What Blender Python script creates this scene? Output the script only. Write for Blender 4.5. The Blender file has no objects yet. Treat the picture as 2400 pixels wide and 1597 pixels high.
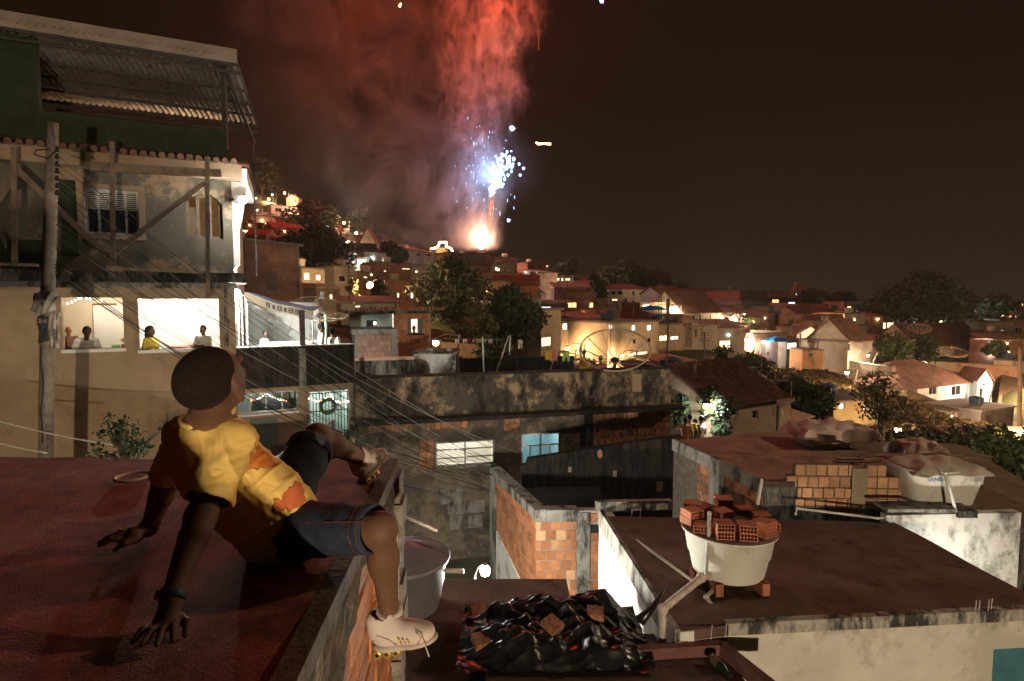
import bpy, bmesh, math, random
import numpy as np
from mathutils import Vector, Matrix, Euler
R = random.Random(7)
SC = bpy.context.scene
COL = SC.collection
# ---------------------------------------------------------------- camera
FPX, CX, CY, HC, PITCH = 1400.0, 1200.0, 798.5, 0.8, math.radians(4.0)
cam_data = bpy.data.cameras.new('camera'); cam = bpy.data.objects.new('camera', cam_data)
COL.objects.link(cam); SC.camera = cam
cam.location = (0, 0, HC); cam.rotation_euler = (math.pi/2 - PITCH, 0, 0)
cam_data.sensor_width = 36.0; cam_data.lens = 36.0*FPX/2400.0
cam_data.clip_start = 0.05; cam_data.clip_end = 3000
# ---------------------------------------------------------------- world: night sky over a lit city
wd = bpy.data.worlds.new('World'); SC.world = wd; wd.use_nodes = True
nt = wd.node_tree; nt.nodes.clear()
def wn(t): return nt.nodes.new(t)
tc = wn('ShaderNodeTexCoord'); sp = wn('ShaderNodeSeparateXYZ'); nt.links.new(tc.outputs['Generated'], sp.inputs[0])
rmp = wn('ShaderNodeValToRGB'); nt.links.new(sp.outputs['Z'], rmp.inputs[0])
els = rmp.color_ramp.elements
els[0].position = 0.0; els[0].color = (.024, .0145, .0075, 1)
els[1].position = 1.0; els[1].color = (.0025, .0016, .001, 1)
e = els.new(.10); e.color = (.0165, .0088, .0042, 1)
e = els.new(.30); e.color = (.0068, .0033, .0014, 1)
nz = wn('ShaderNodeTexNoise'); nz.inputs['Scale'].default_value = 2.3; nz.inputs['Detail'].default_value = 5
nt.links.new(tc.outputs['Generated'], nz.inputs['Vector'])
mr = wn('ShaderNodeMapRange'); mr.inputs[1].default_value = .35; mr.inputs[2].default_value = .75; mr.inputs[3].default_value = .82; mr.inputs[4].default_value = 1.2
nt.links.new(nz.outputs[0], mr.inputs[0])
mu = wn('ShaderNodeMix'); mu.data_type = 'RGBA'; mu.blend_type = 'MULTIPLY'; mu.inputs[0].default_value = 1
nt.links.new(rmp.outputs[0], mu.inputs[6]); nt.links.new(mr.outputs[0], mu.inputs[7])
bg = wn('ShaderNodeBackground'); bg.inputs[1].default_value = 1.0; nt.links.new(mu.outputs[2], bg.inputs[0])
wo = wn('ShaderNodeOutputWorld'); nt.links.new(bg.outputs[0], wo.inputs[0])
# a dim low sun: the glow of the fireworks and lit clouds beyond the hill
sd = bpy.data.lights.new('sky_glow', 'SUN'); sd.energy = .12; sd.angle = math.radians(9); sd.color = (1, .66, .46)
so = bpy.data.objects.new('sky_glow', sd); so.rotation_euler = (Vector((-math.sin(math.radians(38))*math.cos(math.radians(23)), -math.cos(math.radians(38))*math.cos(math.radians(23)), -math.sin(math.radians(23)))).to_track_quat('-Z', 'Y').to_euler()); COL.objects.link(so)
SC.view_settings.view_transform = 'Standard'; SC.view_settings.look = 'None'
SC.view_settings.exposure = 0.0; SC.view_settings.gamma = 1.0
cy = SC.cycles
SC.render.engine = 'CYCLES'
cy.use_denoising = True
try: cy.denoiser = 'OPENIMAGEDENOISE'
except Exception: pass
cy.max_bounces = 4; cy.diffuse_bounces = 2; cy.glossy_bounces = 2; cy.transmission_bounces = 3; cy.volume_bounces = 0; cy.transparent_max_bounces = 8
cy.sample_clamp_indirect = 2.0; cy.sample_clamp_direct = 0; cy.caustics_reflective = False; cy.caustics_refractive = False
cy.volume_step_rate = 1.0; cy.volume_max_steps = 96
cy.use_light_tree = True
# ---------------------------------------------------------------- pixel -> place helpers
cp, sp_ = math.cos(PITCH), math.sin(PITCH)
def ray(px, py):
    dx = (px-CX)/FPX; dy = -(py-CY)/FPX
    return Vector((dx, cp + dy*sp_, -sp_ + dy*cp))
def P(px, py, Y):
    d = ray(px, py); t = Y/d.y
    return Vector((d.x*t, Y, HC + d.z*t))
def PZ(px, py, z):
    d = ray(px, py); t = (z-HC)/d.z
    return Vector((d.x*t, d.y*t, z))
class Wall:
    """vertical plane through two plan points; u along it, z up, n towards the camera"""
    def __init__(s, a, b):
        s.o = Vector((a[0], a[1], 0)); d = Vector((b[0]-a[0], b[1]-a[1], 0)); s.len = d.length; s.u = d.normalized()
        s.n = Vector((s.u.y, -s.u.x, 0))
        if s.n.dot(Vector((0, 0, 0)) - s.o) < 0: s.n = -s.n
    def uz(s, px, py):
        d = ray(px, py); o = Vector((0, 0, HC))
        t = (s.o-o).dot(s.n)/d.dot(s.n); p = o + d*t
        return (p-s.o).dot(s.u), p.z
    def pt(s, u, z, out=0.0):
        p = s.o + s.u*u + s.n*out; return Vector((p.x, p.y, z))
    def px(s, px, py, out=0.0):
        u, z = s.uz(px, py); return s.pt(u, z, out)
def lerp(a, b, t): return a + (b-a)*t
# ---------------------------------------------------------------- mesh builder
class MB:
    def __init__(s): s.v = []; s.f = []
    def add(s, vs, fs):
        n = len(s.v); s.v += [tuple(v) for v in vs]; s.f += [tuple(i+n for i in f) for f in fs]; return s
    def obox(s, c, ax, ay, az):
        """box with centre and three half-axis vectors"""
        c, ax, ay, az = Vector(c), Vector(ax), Vector(ay), Vector(az)
        vs = [c + i*ax + j*ay + k*az for k in (-1, 1) for j in (-1, 1) for i in (-1, 1)]
        return s.add(vs, [(0, 2, 3, 1), (4, 5, 7, 6), (0, 1, 5, 4), (2, 6, 7, 3), (0, 4, 6, 2), (1, 3, 7, 5)])
    def box(s, x0, x1, y0, y1, z0, z1):
        return s.obox(((x0+x1)/2, (y0+y1)/2, (z0+z1)/2), ((x1-x0)/2, 0, 0), (0, (y1-y0)/2, 0), (0, 0, (z1-z0)/2))
    def wbox(s, W, u0, u1, z0, z1, o0, o1):
        c = W.pt((u0+u1)/2, (z0+z1)/2, (o0+o1)/2)
        return s.obox(c, W.u*((u1-u0)/2), W.n*((o1-o0)/2), (0, 0, (z1-z0)/2))
    def bar(s, a, b, w, h=None, up=(0, 0, 1)):
        a, b = Vector(a), Vector(b); h = h or w; d = (b-a)
        if d.length < 1e-6: return s
        z = d.normalized(); x = z.cross(Vector(up))
        if x.length < 1e-3: x = z.cross(Vector((1, 0, 0)))
        x.normalize(); y = x.cross(z)
        return s.obox((a+b)/2, x*(w/2), y*(h/2), d/2)
    def tube(s, pts, r, n=6, cap=True):
        pts = [Vector(p) for p in pts]; rs = r if isinstance(r, (list, tuple)) else [r]*len(pts)
        vs = []; fs = []
        ref = Vector((0, 0, 1)); d0 = (pts[1]-pts[0]).normalized()
        x = d0.cross(ref)
        if x.length < 1e-2: x = d0.cross(Vector((1, 0, 0)))
        x.normalize()
        for i, p in enumerate(pts):
            d = (pts[min(i+1, len(pts)-1)] - pts[max(i-1, 0)]).normalized()
            x = (x - d*x.dot(d)); x.normalize(); y = d.cross(x)
            for k in range(n):
                a = 2*math.pi*k/n; vs.append(p + (x*math.cos(a) + y*math.sin(a))*rs[i])
        for i in range(len(pts)-1):
            for k in range(n):
                k2 = (k+1) % n; fs.append((i*n+k, i*n+k2, (i+1)*n+k2, (i+1)*n+k))
        if cap: fs.append(tuple(range(n-1, -1, -1))); fs.append(tuple((len(pts)-1)*n+k for k in range(n)))
        return s.add(vs, fs)
    def lathe(s, prof, n=24, M=None, closed=False):
        vs = []; fs = []
        for (r, z) in prof:
            for k in range(n):
                a = 2*math.pi*k/n; v = Vector((r*math.cos(a), r*math.sin(a), z)); vs.append(M @ v if M else v)
        for i in range(len(prof)-1):
            for k in range(n):
                k2 = (k+1) % n; fs.append((i*n+k, i*n+k2, (i+1)*n+k2, (i+1)*n+k))
        if closed: fs.append(tuple(range(n-1, -1, -1))); fs.append(tuple((len(prof)-1)*n+k for k in range(n)))
        return s.add(vs, fs)
    def quad(s, a, b, c, d): return s.add([a, b, c, d], [(0, 1, 2, 3)])
    def prism(s, poly, off):
        """extrude polygon (list of Vectors) by vector off"""
        n = len(poly); off = Vector(off); vs = [Vector(p) for p in poly] + [Vector(p)+off for p in poly]
        fs = [tuple(range(n-1, -1, -1)), tuple(range(n, 2*n))] + [(i, (i+1) % n, n+(i+1) % n, n+i) for i in range(n)]
        return s.add(vs, fs)
    def ball(s, c, r, n=10, m=7, sc=(1, 1, 1)):
        vs = []; fs = []; c = Vector(c)
        for j in range(m+1):
            t = math.pi*j/m
            for k in range(n):
                a = 2*math.pi*k/n; vs.append(c + Vector((math.sin(t)*math.cos(a)*sc[0], math.sin(t)*math.sin(a)*sc[1], math.cos(t)*sc[2]))*r)
        for j in range(m):
            for k in range(n):
                k2 = (k+1) % n; fs.append((j*n+k, (j+1)*n+k, (j+1)*n+k2, j*n+k2))
        return s.add(vs, fs)
    def build(s, name, mat, parent=None, smooth=False):
        me = bpy.data.meshes.new(name); me.from_pydata(s.v, [], s.f); me.update()
        return link(name, me, mat, parent, smooth)
def link(name, me, mat, parent=None, smooth=False):
    o = bpy.data.objects.new(name, me); COL.objects.link(o)
    if mat is not None:
        me.materials.clear(); me.materials.append(mat)
    if smooth: me.polygons.foreach_set('use_smooth', [True]*len(me.polygons))
    if parent is not None: attach(o, parent)
    return o
def attach(o, p):
    o.parent = p
    if p.type == 'EMPTY': o.matrix_parent_inverse = Matrix.Translation(-Vector(p.location))
def tag(o, label, cat, group=None, kind=None):
    o['label'] = label; o['category'] = cat
    if group: o['group'] = group
    if kind: o['kind'] = kind
    return o
def empty(name, loc, label=None, cat=None, group=None):
    o = bpy.data.objects.new(name, None); COL.objects.link(o); o.location = loc; o.empty_display_size = .1
    if label: tag(o, label, cat, group)
    return o
def structure(o): o['kind'] = 'structure'; return o
def wall_mesh(mb, W, u0, u1, z0, z1, th, holes=(), out=0.0):
    """wall slab with rectangular holes (u0,u1,z0,z1); front face at `out`"""
    us = sorted({u0, u1} | {min(max(x, u0), u1) for h in holes for x in h[:2]})
    zs = sorted({z0, z1} | {min(max(x, z0), z1) for h in holes for x in h[2:4]})
    def solid(i, j):
        if i < 0 or j < 0 or i >= len(us)-1 or j >= len(zs)-1: return False
        uc, zc = (us[i]+us[i+1])/2, (zs[j]+zs[j+1])/2
        return not any(h[0] < uc < h[1] and h[2] < zc < h[3] for h in holes)
    for i in range(len(us)-1):
        for j in range(len(zs)-1):
            if not solid(i, j): continue
            a, b, c, d = us[i], us[i+1], zs[j], zs[j+1]
            f, k = out, out-th
            mb.quad(W.pt(a, c, f), W.pt(b, c, f), W.pt(b, d, f), W.pt(a, d, f))
            mb.quad(W.pt(a, c, k), W.pt(a, d, k), W.pt(b, d, k), W.pt(b, c, k))
            if not solid(i-1, j): mb.quad(W.pt(a, c, f), W.pt(a, d, f), W.pt(a, d, k), W.pt(a, c, k))
            if not solid(i+1, j): mb.quad(W.pt(b, c, f), W.pt(b, c, k), W.pt(b, d, k), W.pt(b, d, f))
            if not solid(i, j-1): mb.quad(W.pt(a, c, f), W.pt(a, c, k), W.pt(b, c, k), W.pt(b, c, f))
            if not solid(i, j+1): mb.quad(W.pt(a, d, f), W.pt(b, d, f), W.pt(b, d, k), W.pt(a, d, k))
    return mb
# ---------------------------------------------------------------- materials
MATS = {}
def _new(name):
    m = bpy.data.materials.new(name); m.use_nodes = True; n = m.node_tree; n.nodes.clear()
    o = n.nodes.new('ShaderNodeOutputMaterial'); return m, n, o
def mat(name, col, rough=.85, var=.3, scale=5.0, stain=None, stain_amt=0.0, stain_scale=1.5, streak=6.0, bump=.25, bscale=None,
        spec=.3, metal=0.0, rnd=0.0, second=None, second_amt=.5, wave=None, bdist=.008, smap=None):
    if name in MATS: return MATS[name]
    m, n, o = _new(name); L = n.links.new; N = n.nodes.new
    pb = N('ShaderNodeBsdfPrincipled'); L(pb.outputs[0], o.inputs[0])
    pb.inputs['Roughness'].default_value = rough; pb.inputs['Metallic'].default_value = metal
    pb.inputs['Specular IOR Level'].default_value = spec
    g = N('ShaderNodeNewGeometry'); pos = g.outputs['Position']
    if rnd:
        oi = N('ShaderNodeObjectInfo'); va = N('ShaderNodeVectorMath'); va.operation = 'MULTIPLY_ADD'
        cx = N('ShaderNodeCombineXYZ'); L(oi.outputs['Random'], cx.inputs[0]); L(oi.outputs['Random'], cx.inputs[1])
        L(cx.outputs[0], va.inputs[0]); va.inputs[1].default_value = (13, 7, 5); L(pos, va.inputs[2]); pos = va.outputs[0]
    nz = N('ShaderNodeTexNoise'); nz.inputs['Scale'].default_value = scale; nz.inputs['Detail'].default_value = 6; nz.inputs['Roughness'].default_value = .65
    L(pos, nz.inputs['Vector'])
    lo = tuple(c*(1-var) for c in col) + (1,); hi = tuple(min(1, c*(1+var)) for c in col) + (1,)
    mr = N('ShaderNodeMapRange'); mr.inputs[1].default_value = .3; mr.inputs[2].default_value = .7; L(nz.outputs[0], mr.inputs[0])
    mx = N('ShaderNodeMix'); mx.data_type = 'RGBA'; mx.inputs[6].default_value = lo; mx.inputs[7].default_value = hi; L(mr.outputs[0], mx.inputs[0])
    out = mx.outputs[2]
    if second is not None:
        n3 = N('ShaderNodeTexNoise'); n3.inputs['Scale'].default_value = scale*.35; n3.inputs['Detail'].default_value = 8; n3.inputs['Roughness'].default_value = .7
        L(pos, n3.inputs['Vector']); r3 = N('ShaderNodeMapRange'); r3.inputs[1].default_value = .62-.25*second_amt; r3.inputs[2].default_value = .68-.25*second_amt
        L(n3.outputs[0], r3.inputs[0]); m3 = N('ShaderNodeMix'); m3.data_type = 'RGBA'; m3.inputs[7].default_value = tuple(second)+(1,)
        L(r3.outputs[0], m3.inputs[0]); L(out, m3.inputs[6]); out = m3.outputs[2]
    if stain is not None:
        mp = N('ShaderNodeMapping'); mp.inputs['Scale'].default_value = smap or (streak, streak, 1.0); L(pos, mp.inputs[0])
        n2 = N('ShaderNodeTexNoise'); n2.inputs['Scale'].default_value = stain_scale; n2.inputs['Detail'].default_value = 7; n2.inputs['Roughness'].default_value = .7
        L(mp.outputs[0], n2.inputs['Vector'])
        r2 = N('ShaderNodeMapRange'); r2.inputs[1].default_value = .66-.3*stain_amt; r2.inputs[2].default_value = .80-.3*stain_amt; L(n2.outputs[0], r2.inputs[0])
        m2 = N('ShaderNodeMix'); m2.data_type = 'RGBA'; m2.inputs[7].default_value = tuple(stain)+(1,)
        L(r2.outputs[0], m2.inputs[0]); L(out, m2.inputs[6]); out = m2.outputs[2]
    if rnd:
        hs = N('ShaderNodeHueSaturation'); r4 = N('ShaderNodeMapRange'); r4.inputs[3].default_value = 1-rnd; r4.inputs[4].default_value = 1+rnd
        L(oi.outputs['Random'], r4.inputs[0]); L(r4.outputs[0], hs.inputs['Value']); L(out, hs.inputs['Color']); out = hs.outputs[0]
    L(out, pb.inputs['Base Color'])
    if bump:
        nb = N('ShaderNodeTexNoise'); nb.inputs['Scale'].default_value = bscale or scale*5; nb.inputs['Detail'].default_value = 5; L(pos, nb.inputs['Vector'])
        bp = N('ShaderNodeBump'); bp.inputs['Strength'].default_value = bump; bp.inputs['Distance'].default_value = bdist
        h = nb.outputs[0]
        if wave:
            wv = N('ShaderNodeTexWave'); wv.bands_direction = wave[0]; wv.inputs['Scale'].default_value = wave[1]; wv.inputs['Distortion'].default_value = wave[2]; L(pos, wv.inputs['Vector'])
            ad = N('ShaderNodeMath'); ad.operation = 'ADD'; L(h, ad.inputs[0]); L(wv.outputs[1], ad.inputs[1]); h = ad.outputs[0]
        L(h, bp.inputs['Height']); L(bp.outputs[0], pb.inputs['Normal'])
    MATS[name] = m; return m
def emis(name, col, strength):
    if name in MATS: return MATS[name]
    m, n, o = _new(name); e = n.nodes.new('ShaderNodeEmission'); e.inputs[0].default_value = tuple(col)+(1,); e.inputs[1].default_value = strength
    n.links.new(e.outputs[0], o.inputs[0]); MATS[name] = m; return m
def glass_dark(name='dark_glass', col=(.01, .012, .014)):
    if name in MATS: return MATS[name]
    m, n, o = _new(name); p = n.nodes.new('ShaderNodeBsdfPrincipled'); p.inputs['Base Color'].default_value = tuple(col)+(1,)
    p.inputs['Roughness'].default_value = .12; p.inputs['Specular IOR Level'].default_value = .6; n.links.new(p.outputs[0], o.inputs[0]); MATS[name] = m; return m
def lamp(name, loc, col, watts, r=.06, parent=None):
    d = bpy.data.lights.new(name, 'POINT'); d.energy = watts; d.color = col; d.shadow_soft_size = r
    o = bpy.data.objects.new(name, d); COL.objects.link(o); o.location = loc
    if parent is not None: attach(o, parent)
    return o
# ---------------------------------------------------------------- signed distance bodies -> mesh (surface nets)
def rc(a, b, ra, rb=None, k=.02, op='u'): return ('rc', Vector(a), Vector(b), ra, ra if rb is None else rb, k, op)
def el(c, rad, M=None, k=.02, op='u'): return ('el', Vector(c), Vector(rad), M, k, op)
def sdf_grid(prims, lo, hi, h):
    nx, ny, nz_ = [int(math.ceil((hi[i]-lo[i])/h))+1 for i in range(3)]
    g = np.full((nx, ny, nz_), 1.0, np.float32)
    ax = [np.float32(lo[i]) + np.arange(n, dtype=np.float32)*np.float32(h) for i, n in enumerate((nx, ny, nz_))]
    for pr in prims:
        k = pr[-2]; pad = max(k*1.5, 3*h)
        if pr[0] == 'rc':
            a, b, ra, rb = pr[1:5]; m = max(ra, rb)+pad
            bl = [min(a[i], b[i])-m for i in range(3)]; bh = [max(a[i], b[i])+m for i in range(3)]
        elif pr[0] == 'el':
            c, rad, M = pr[1:4]; m = max(rad)*1.02+pad; bl = [c[i]-m for i in range(3)]; bh = [c[i]+m for i in range(3)]
        else:  # half space inside a ball
            c, nrm, rr = pr[1:4]; m = rr+pad; bl = [c[i]-m for i in range(3)]; bh = [c[i]+m for i in range(3)]
        sl = []
        for i, n in enumerate((nx, ny, nz_)):
            s0 = max(0, int((bl[i]-lo[i])/h)); s1 = min(n, int((bh[i]-lo[i])/h)+2)
            sl.append(slice(s0, max(s0, s1)))
        X, Y, Z = np.meshgrid(ax[0][sl[0]], ax[1][sl[1]], ax[2][sl[2]], indexing='ij', sparse=True)
        if X.size == 0 or Y.size == 0 or Z.size == 0: continue
        if pr[0] == 'rc':
            d = b-a; L2 = max(d.length_squared, 1e-9)
            t = np.clip(((X-a.x)*d.x + (Y-a.y)*d.y + (Z-a.z)*d.z)/L2, 0, 1)
            D = np.sqrt((X-a.x-t*d.x)**2 + (Y-a.y-t*d.y)**2 + (Z-a.z-t*d.z)**2) - (ra + (rb-ra)*t)
        elif pr[0] == 'el':
            px_, py_, pz_ = X-c.x, Y-c.y, Z-c.z
            if M is not None:
                I = M.transposed()
                px_, py_, pz_ = (I[0][0]*px_+I[0][1]*py_+I[0][2]*pz_, I[1][0]*px_+I[1][1]*py_+I[1][2]*pz_, I[2][0]*px_+I[2][1]*py_+I[2][2]*pz_)
            k0 = np.sqrt((px_/rad[0])**2 + (py_/rad[1])**2 + (pz_/rad[2])**2)
            k1 = np.sqrt((px_/rad[0]**2)**2 + (py_/rad[1]**2)**2 + (pz_/rad[2]**2)**2)+1e-6
            D = k0*(k0-1)/k1
        else:
            D = np.maximum(-((X-c.x)*nrm.x + (Y-c.y)*nrm.y + (Z-c.z)*nrm.z), np.sqrt((X-c.x)**2+(Y-c.y)**2+(Z-c.z)**2)-rr)
        cur = g[sl[0], sl[1], sl[2]]; D = D.astype(np.float32)
        if pr[-1] == 'u':
            if k > 0:
                hh = np.clip(.5 + .5*(D-cur)/k, 0, 1); new = D + (cur-D)*hh*1.0; new = (1-hh)*D + hh*cur - k*hh*(1-hh)
            else: new = np.minimum(cur, D)
        else: new = np.maximum(cur, -D)
        g[sl[0], sl[1], sl[2]] = new
    return g
def nets(g, lo, h):
    s = g < 0
    c = [s[i:s.shape[0]-1+i, j:s.shape[1]-1+j, k:s.shape[2]-1+k] for i in (0, 1) for j in (0, 1) for k in (0, 1)]
    a = c[0].copy(); o = c[0].copy()
    for q in c[1:]: a &= q; o |= q
    mix = o & ~a; idx = np.argwhere(mix); n = len(idx)
    ids = np.full(mix.shape, -1, np.int64); ids[mix] = np.arange(n)
    acc = np.zeros((n, 3)); cnt = np.zeros(n)
    offs = [(0, 0, 0), (0, 0, 1), (0, 1, 0), (0, 1, 1), (1, 0, 0), (1, 0, 1), (1, 1, 0), (1, 1, 1)]
    val = [g[idx[:, 0]+q[0], idx[:, 1]+q[1], idx[:, 2]+q[2]].astype(np.float64) for q in offs]
    for i in range(8):
        for j in range(i+1, 8):
            df = [abs(offs[i][q]-offs[j][q]) for q in range(3)]
            if sum(df) != 1: continue
            m = (val[i] < 0) != (val[j] < 0); t = np.where(m, val[i]/(val[i]-val[j]+1e-12), 0)
            for q in range(3): acc[:, q] += np.where(m, offs[i][q] + t*(offs[j][q]-offs[i][q]), 0)
            cnt += m
    V = (idx + acc/cnt[:, None])*h + np.array(lo)[None]
    F = []
    for axn in range(3):
        s0 = [slice(None)]*3; s1 = [slice(None)]*3; s0[axn] = slice(0, -1); s1[axn] = slice(1, None)
        e = np.argwhere(s[tuple(s0)] != s[tuple(s1)])
        b_, c_ = (axn+1) % 3, (axn+2) % 3
        e = e[(e[:, b_] > 0) & (e[:, c_] > 0) & (e[:, b_] < s.shape[b_]-1) & (e[:, c_] < s.shape[c_]-1)]
        def cid(db, dc):
            q = e.copy(); q[:, b_] -= db; q[:, c_] -= dc; return ids[q[:, 0], q[:, 1], q[:, 2]]
        quad = np.stack([cid(1, 1), cid(0, 1), cid(0, 0), cid(1, 0)], 1)
        inside = s[e[:, 0], e[:, 1], e[:, 2]]
        quad[~inside] = quad[~inside][:, ::-1]
        F.append(quad)
    F = np.concatenate(F); F = F[(F >= 0).all(1)]
    return V, F
def sdf_obj(name, prims, h, material, parent=None, shell=None, cuts=(), displace=None, pad=.03, relax=1):
    pts = []
    for p in prims:
        if p[0] == 'rc': pts += [(p[1], p[3]), (p[2], p[4])]
        elif p[0] == 'el': pts += [(p[1], max(p[2]))]
    lo = [min(q[0][i]-q[1] for q in pts)-pad for i in range(3)]; hi = [max(q[0][i]+q[1] for q in pts)+pad for i in range(3)]
    g = sdf_grid(prims, lo, hi, h)
    if shell: g = np.maximum(g, -(g+shell))
    for (c, nrm, rr) in cuts:
        c = Vector(c); nrm = Vector(nrm).normalized(); sl = []
        for i in range(3):
            s0 = max(0, int((c[i]-rr-lo[i])/h)); s1 = min(g.shape[i], int((c[i]+rr-lo[i])/h)+2); sl.append(slice(s0, max(s0, s1)))
        X, Y, Z = np.meshgrid(*[np.float32(lo[i])+np.arange(sl[i].start, sl[i].stop, dtype=np.float32)*np.float32(h) for i in range(3)], indexing='ij', sparse=True)
        D = np.maximum(-((X-c.x)*nrm.x+(Y-c.y)*nrm.y+(Z-c.z)*nrm.z), np.sqrt((X-c.x)**2+(Y-c.y)**2+(Z-c.z)**2)-rr)
        g[tuple(sl)] = np.maximum(g[tuple(sl)], -D)
    V, F = nets(g, lo, h)
    for _ in range(relax):
        S = np.zeros_like(V); C = np.zeros(len(V))
        for i in range(4):
            a, b = F[:, i], F[:, (i+1) % 4]
            for q in range(3):
                S[:, q] += np.bincount(a, V[b, q], len(V)) + np.bincount(b, V[a, q], len(V))
            C += np.bincount(a, minlength=len(V)) + np.bincount(b, minlength=len(V))
        V = V*.5 + .5*S/np.maximum(C, 1)[:, None]
    me = bpy.data.meshes.new(name); me.from_pydata(V.tolist(), [], F.tolist()); me.update()
    if displace is not None:
        nrm = np.zeros(len(V)*3, np.float32); me.vertices.foreach_get('normal', nrm); nrm = nrm.reshape(-1, 3)
        V = V + nrm*displace(V, nrm)[:, None]; me.vertices.foreach_set('co', V.astype(np.float32).ravel()); me.update()
    return link(name, me, material, parent, True)
# ================================================================ shared materials
brick_m = mat('brick_clay', (.42, .17, .075), .85, .22, 9, rnd=.28, bump=.5, wave=('Z', 9, .6), stain=(.20, .10, .06), stain_amt=.25, stain_scale=3)
brick_pale = mat('brick_clay_pale', (.54, .30, .16), .85, .18, 9, rnd=.2, bump=.45, wave=('Z', 9, .4))
brick_dark = mat('brick_clay_dirty', (.36, .155, .08), .9, .3, 8, rnd=.35, bump=.45, stain=(.09, .065, .045), stain_amt=.55, stain_scale=2)
brick_pink = mat('brick_clay_pink', (.40, .235, .165), .88, .15, 8, rnd=.16, bump=.35)
mortar_m = mat('mortar', (.30, .27, .23), .95, .25, 9, bump=.6)
mortar_dark = mat('mortar_dirty', (.15, .12, .09), .95, .35, 7, bump=.6)
conc_m = mat('weathered_concrete', (.27, .25, .215), .93, .3, 4, stain=(.035, .032, .028), stain_amt=.62, stain_scale=1.2, streak=3, bump=.7)
conc_dark = mat('mouldy_concrete', (.17, .15, .12), .95, .35, 3.5, stain=(.022, .020, .017), stain_amt=.8, stain_scale=.9, streak=3.5, bump=.6)
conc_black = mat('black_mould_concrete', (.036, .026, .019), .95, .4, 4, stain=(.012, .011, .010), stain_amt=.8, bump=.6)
plaster_w = mat('white_plaster', (.66, .63, .56), .9, .12, 3, stain=(.10, .095, .08), stain_amt=.5, stain_scale=1.1, streak=2.5, bump=.5)
plaster_cream = mat('cream_plaster', (.28, .188, .12), .9, .16, 2.2, second=(.26, .19, .13), second_amt=.35, stain=(.14, .11, .085), stain_amt=.35, stain_scale=.8, streak=2, bump=.3)
plaster_tan = mat('tan_plaster', (.33, .235, .15), .9, .18, 1.6, stain=(.15, .12, .09), stain_amt=.35, stain_scale=.7, streak=1.6, bump=.25)
plaster_peel = mat('peeling_plaster', (.27, .185, .115), .9, .12, 2.4, second=(.105, .09, .065), second_amt=.8, stain=(.07, .06, .045), stain_amt=.4, stain_scale=.6, streak=2, bump=.3)
green_m = mat('green_paint', (.020, .029, .010), .85, .25, 2.5, stain=(.03, .035, .02), stain_amt=.4, bump=.2)
white_m = mat('white_paint', (.74, .72, .67), .7, .08, 3, bump=.1)
room_white = mat('room_white', (.80, .76, .66), .8, .05, 2, bump=0)
room_beige = mat('room_beige', (.70, .60, .45), .8, .05, 2, bump=0)
wood_m = mat('old_timber', (.16, .115, .08), .85, .4, 6, bump=.5, stain=(.05, .04, .03), stain_amt=.4, streak=1)
wood_pale = mat('pale_timber', (.30, .215, .135), .85, .3, 6, bump=.5, rnd=.2)
metal_dark = mat('dark_steel', (.06, .05, .045), .6, .35, 8, metal=.3, bump=.2)
metal_sheet = mat('corrugated_metal', (.36, .33, .30), .42, .22, 2.0, metal=.65, stain=(.16, .08, .045), stain_amt=.4, stain_scale=1.2, streak=3, bump=.1)
metal_pale = mat('pale_steel', (.48, .46, .42), .5, .2, 8, metal=.3, bump=.1)
dish_rib_m = mat('dish_tube', (.42, .34, .23), .6, .25, 9, metal=.2, bump=.1)
tile_m = mat('clay_tile', (.13, .058, .036), .85, .3, 7, rnd=.25, bump=.4, stain=(.06, .045, .035), stain_amt=.45)
black_m = mat('black_rubber', (.012, .012, .012), .7, .3, 8, bump=.1)
cable_m = mat('black_cable', (.02, .018, .016), .6, .3, 8, bump=0)
cable_pale = mat('pale_cable', (.20, .18, .15), .6, .2, 8, bump=0)
pvc_m = mat('pvc_pipe', (.48, .40, .33), .5, .25, 10, stain=(.15, .08, .05), stain_amt=.35, bump=.1)
pvc_white = mat('pvc_pipe_white', (.68, .65, .58), .5, .1, 10, bump=.05)
leaf_m = mat('leaf_green', (.055, .085, .025), .6, .45, 1.2, bump=0, spec=.4)
leaf_dark = mat('leaf_dark', (.035, .055, .02), .6, .4, 1.0, bump=0, spec=.4)
leaf_brown = mat('leaf_olive', (.085, .08, .03), .7, .4, 1.0, bump=0, spec=.3)
bark_m = mat('bark', (.09, .07, .05), .95, .4, 5, bump=.8)
roof_red = mat('red_oxide_roof', (.23, .062, .038), .95, .45, 11, second=(.30, .115, .085), second_amt=.35, stain=(.10, .036, .028), stain_amt=.45, stain_scale=1.1, streak=1, bump=.8, bscale=130, bdist=.004)
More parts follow.
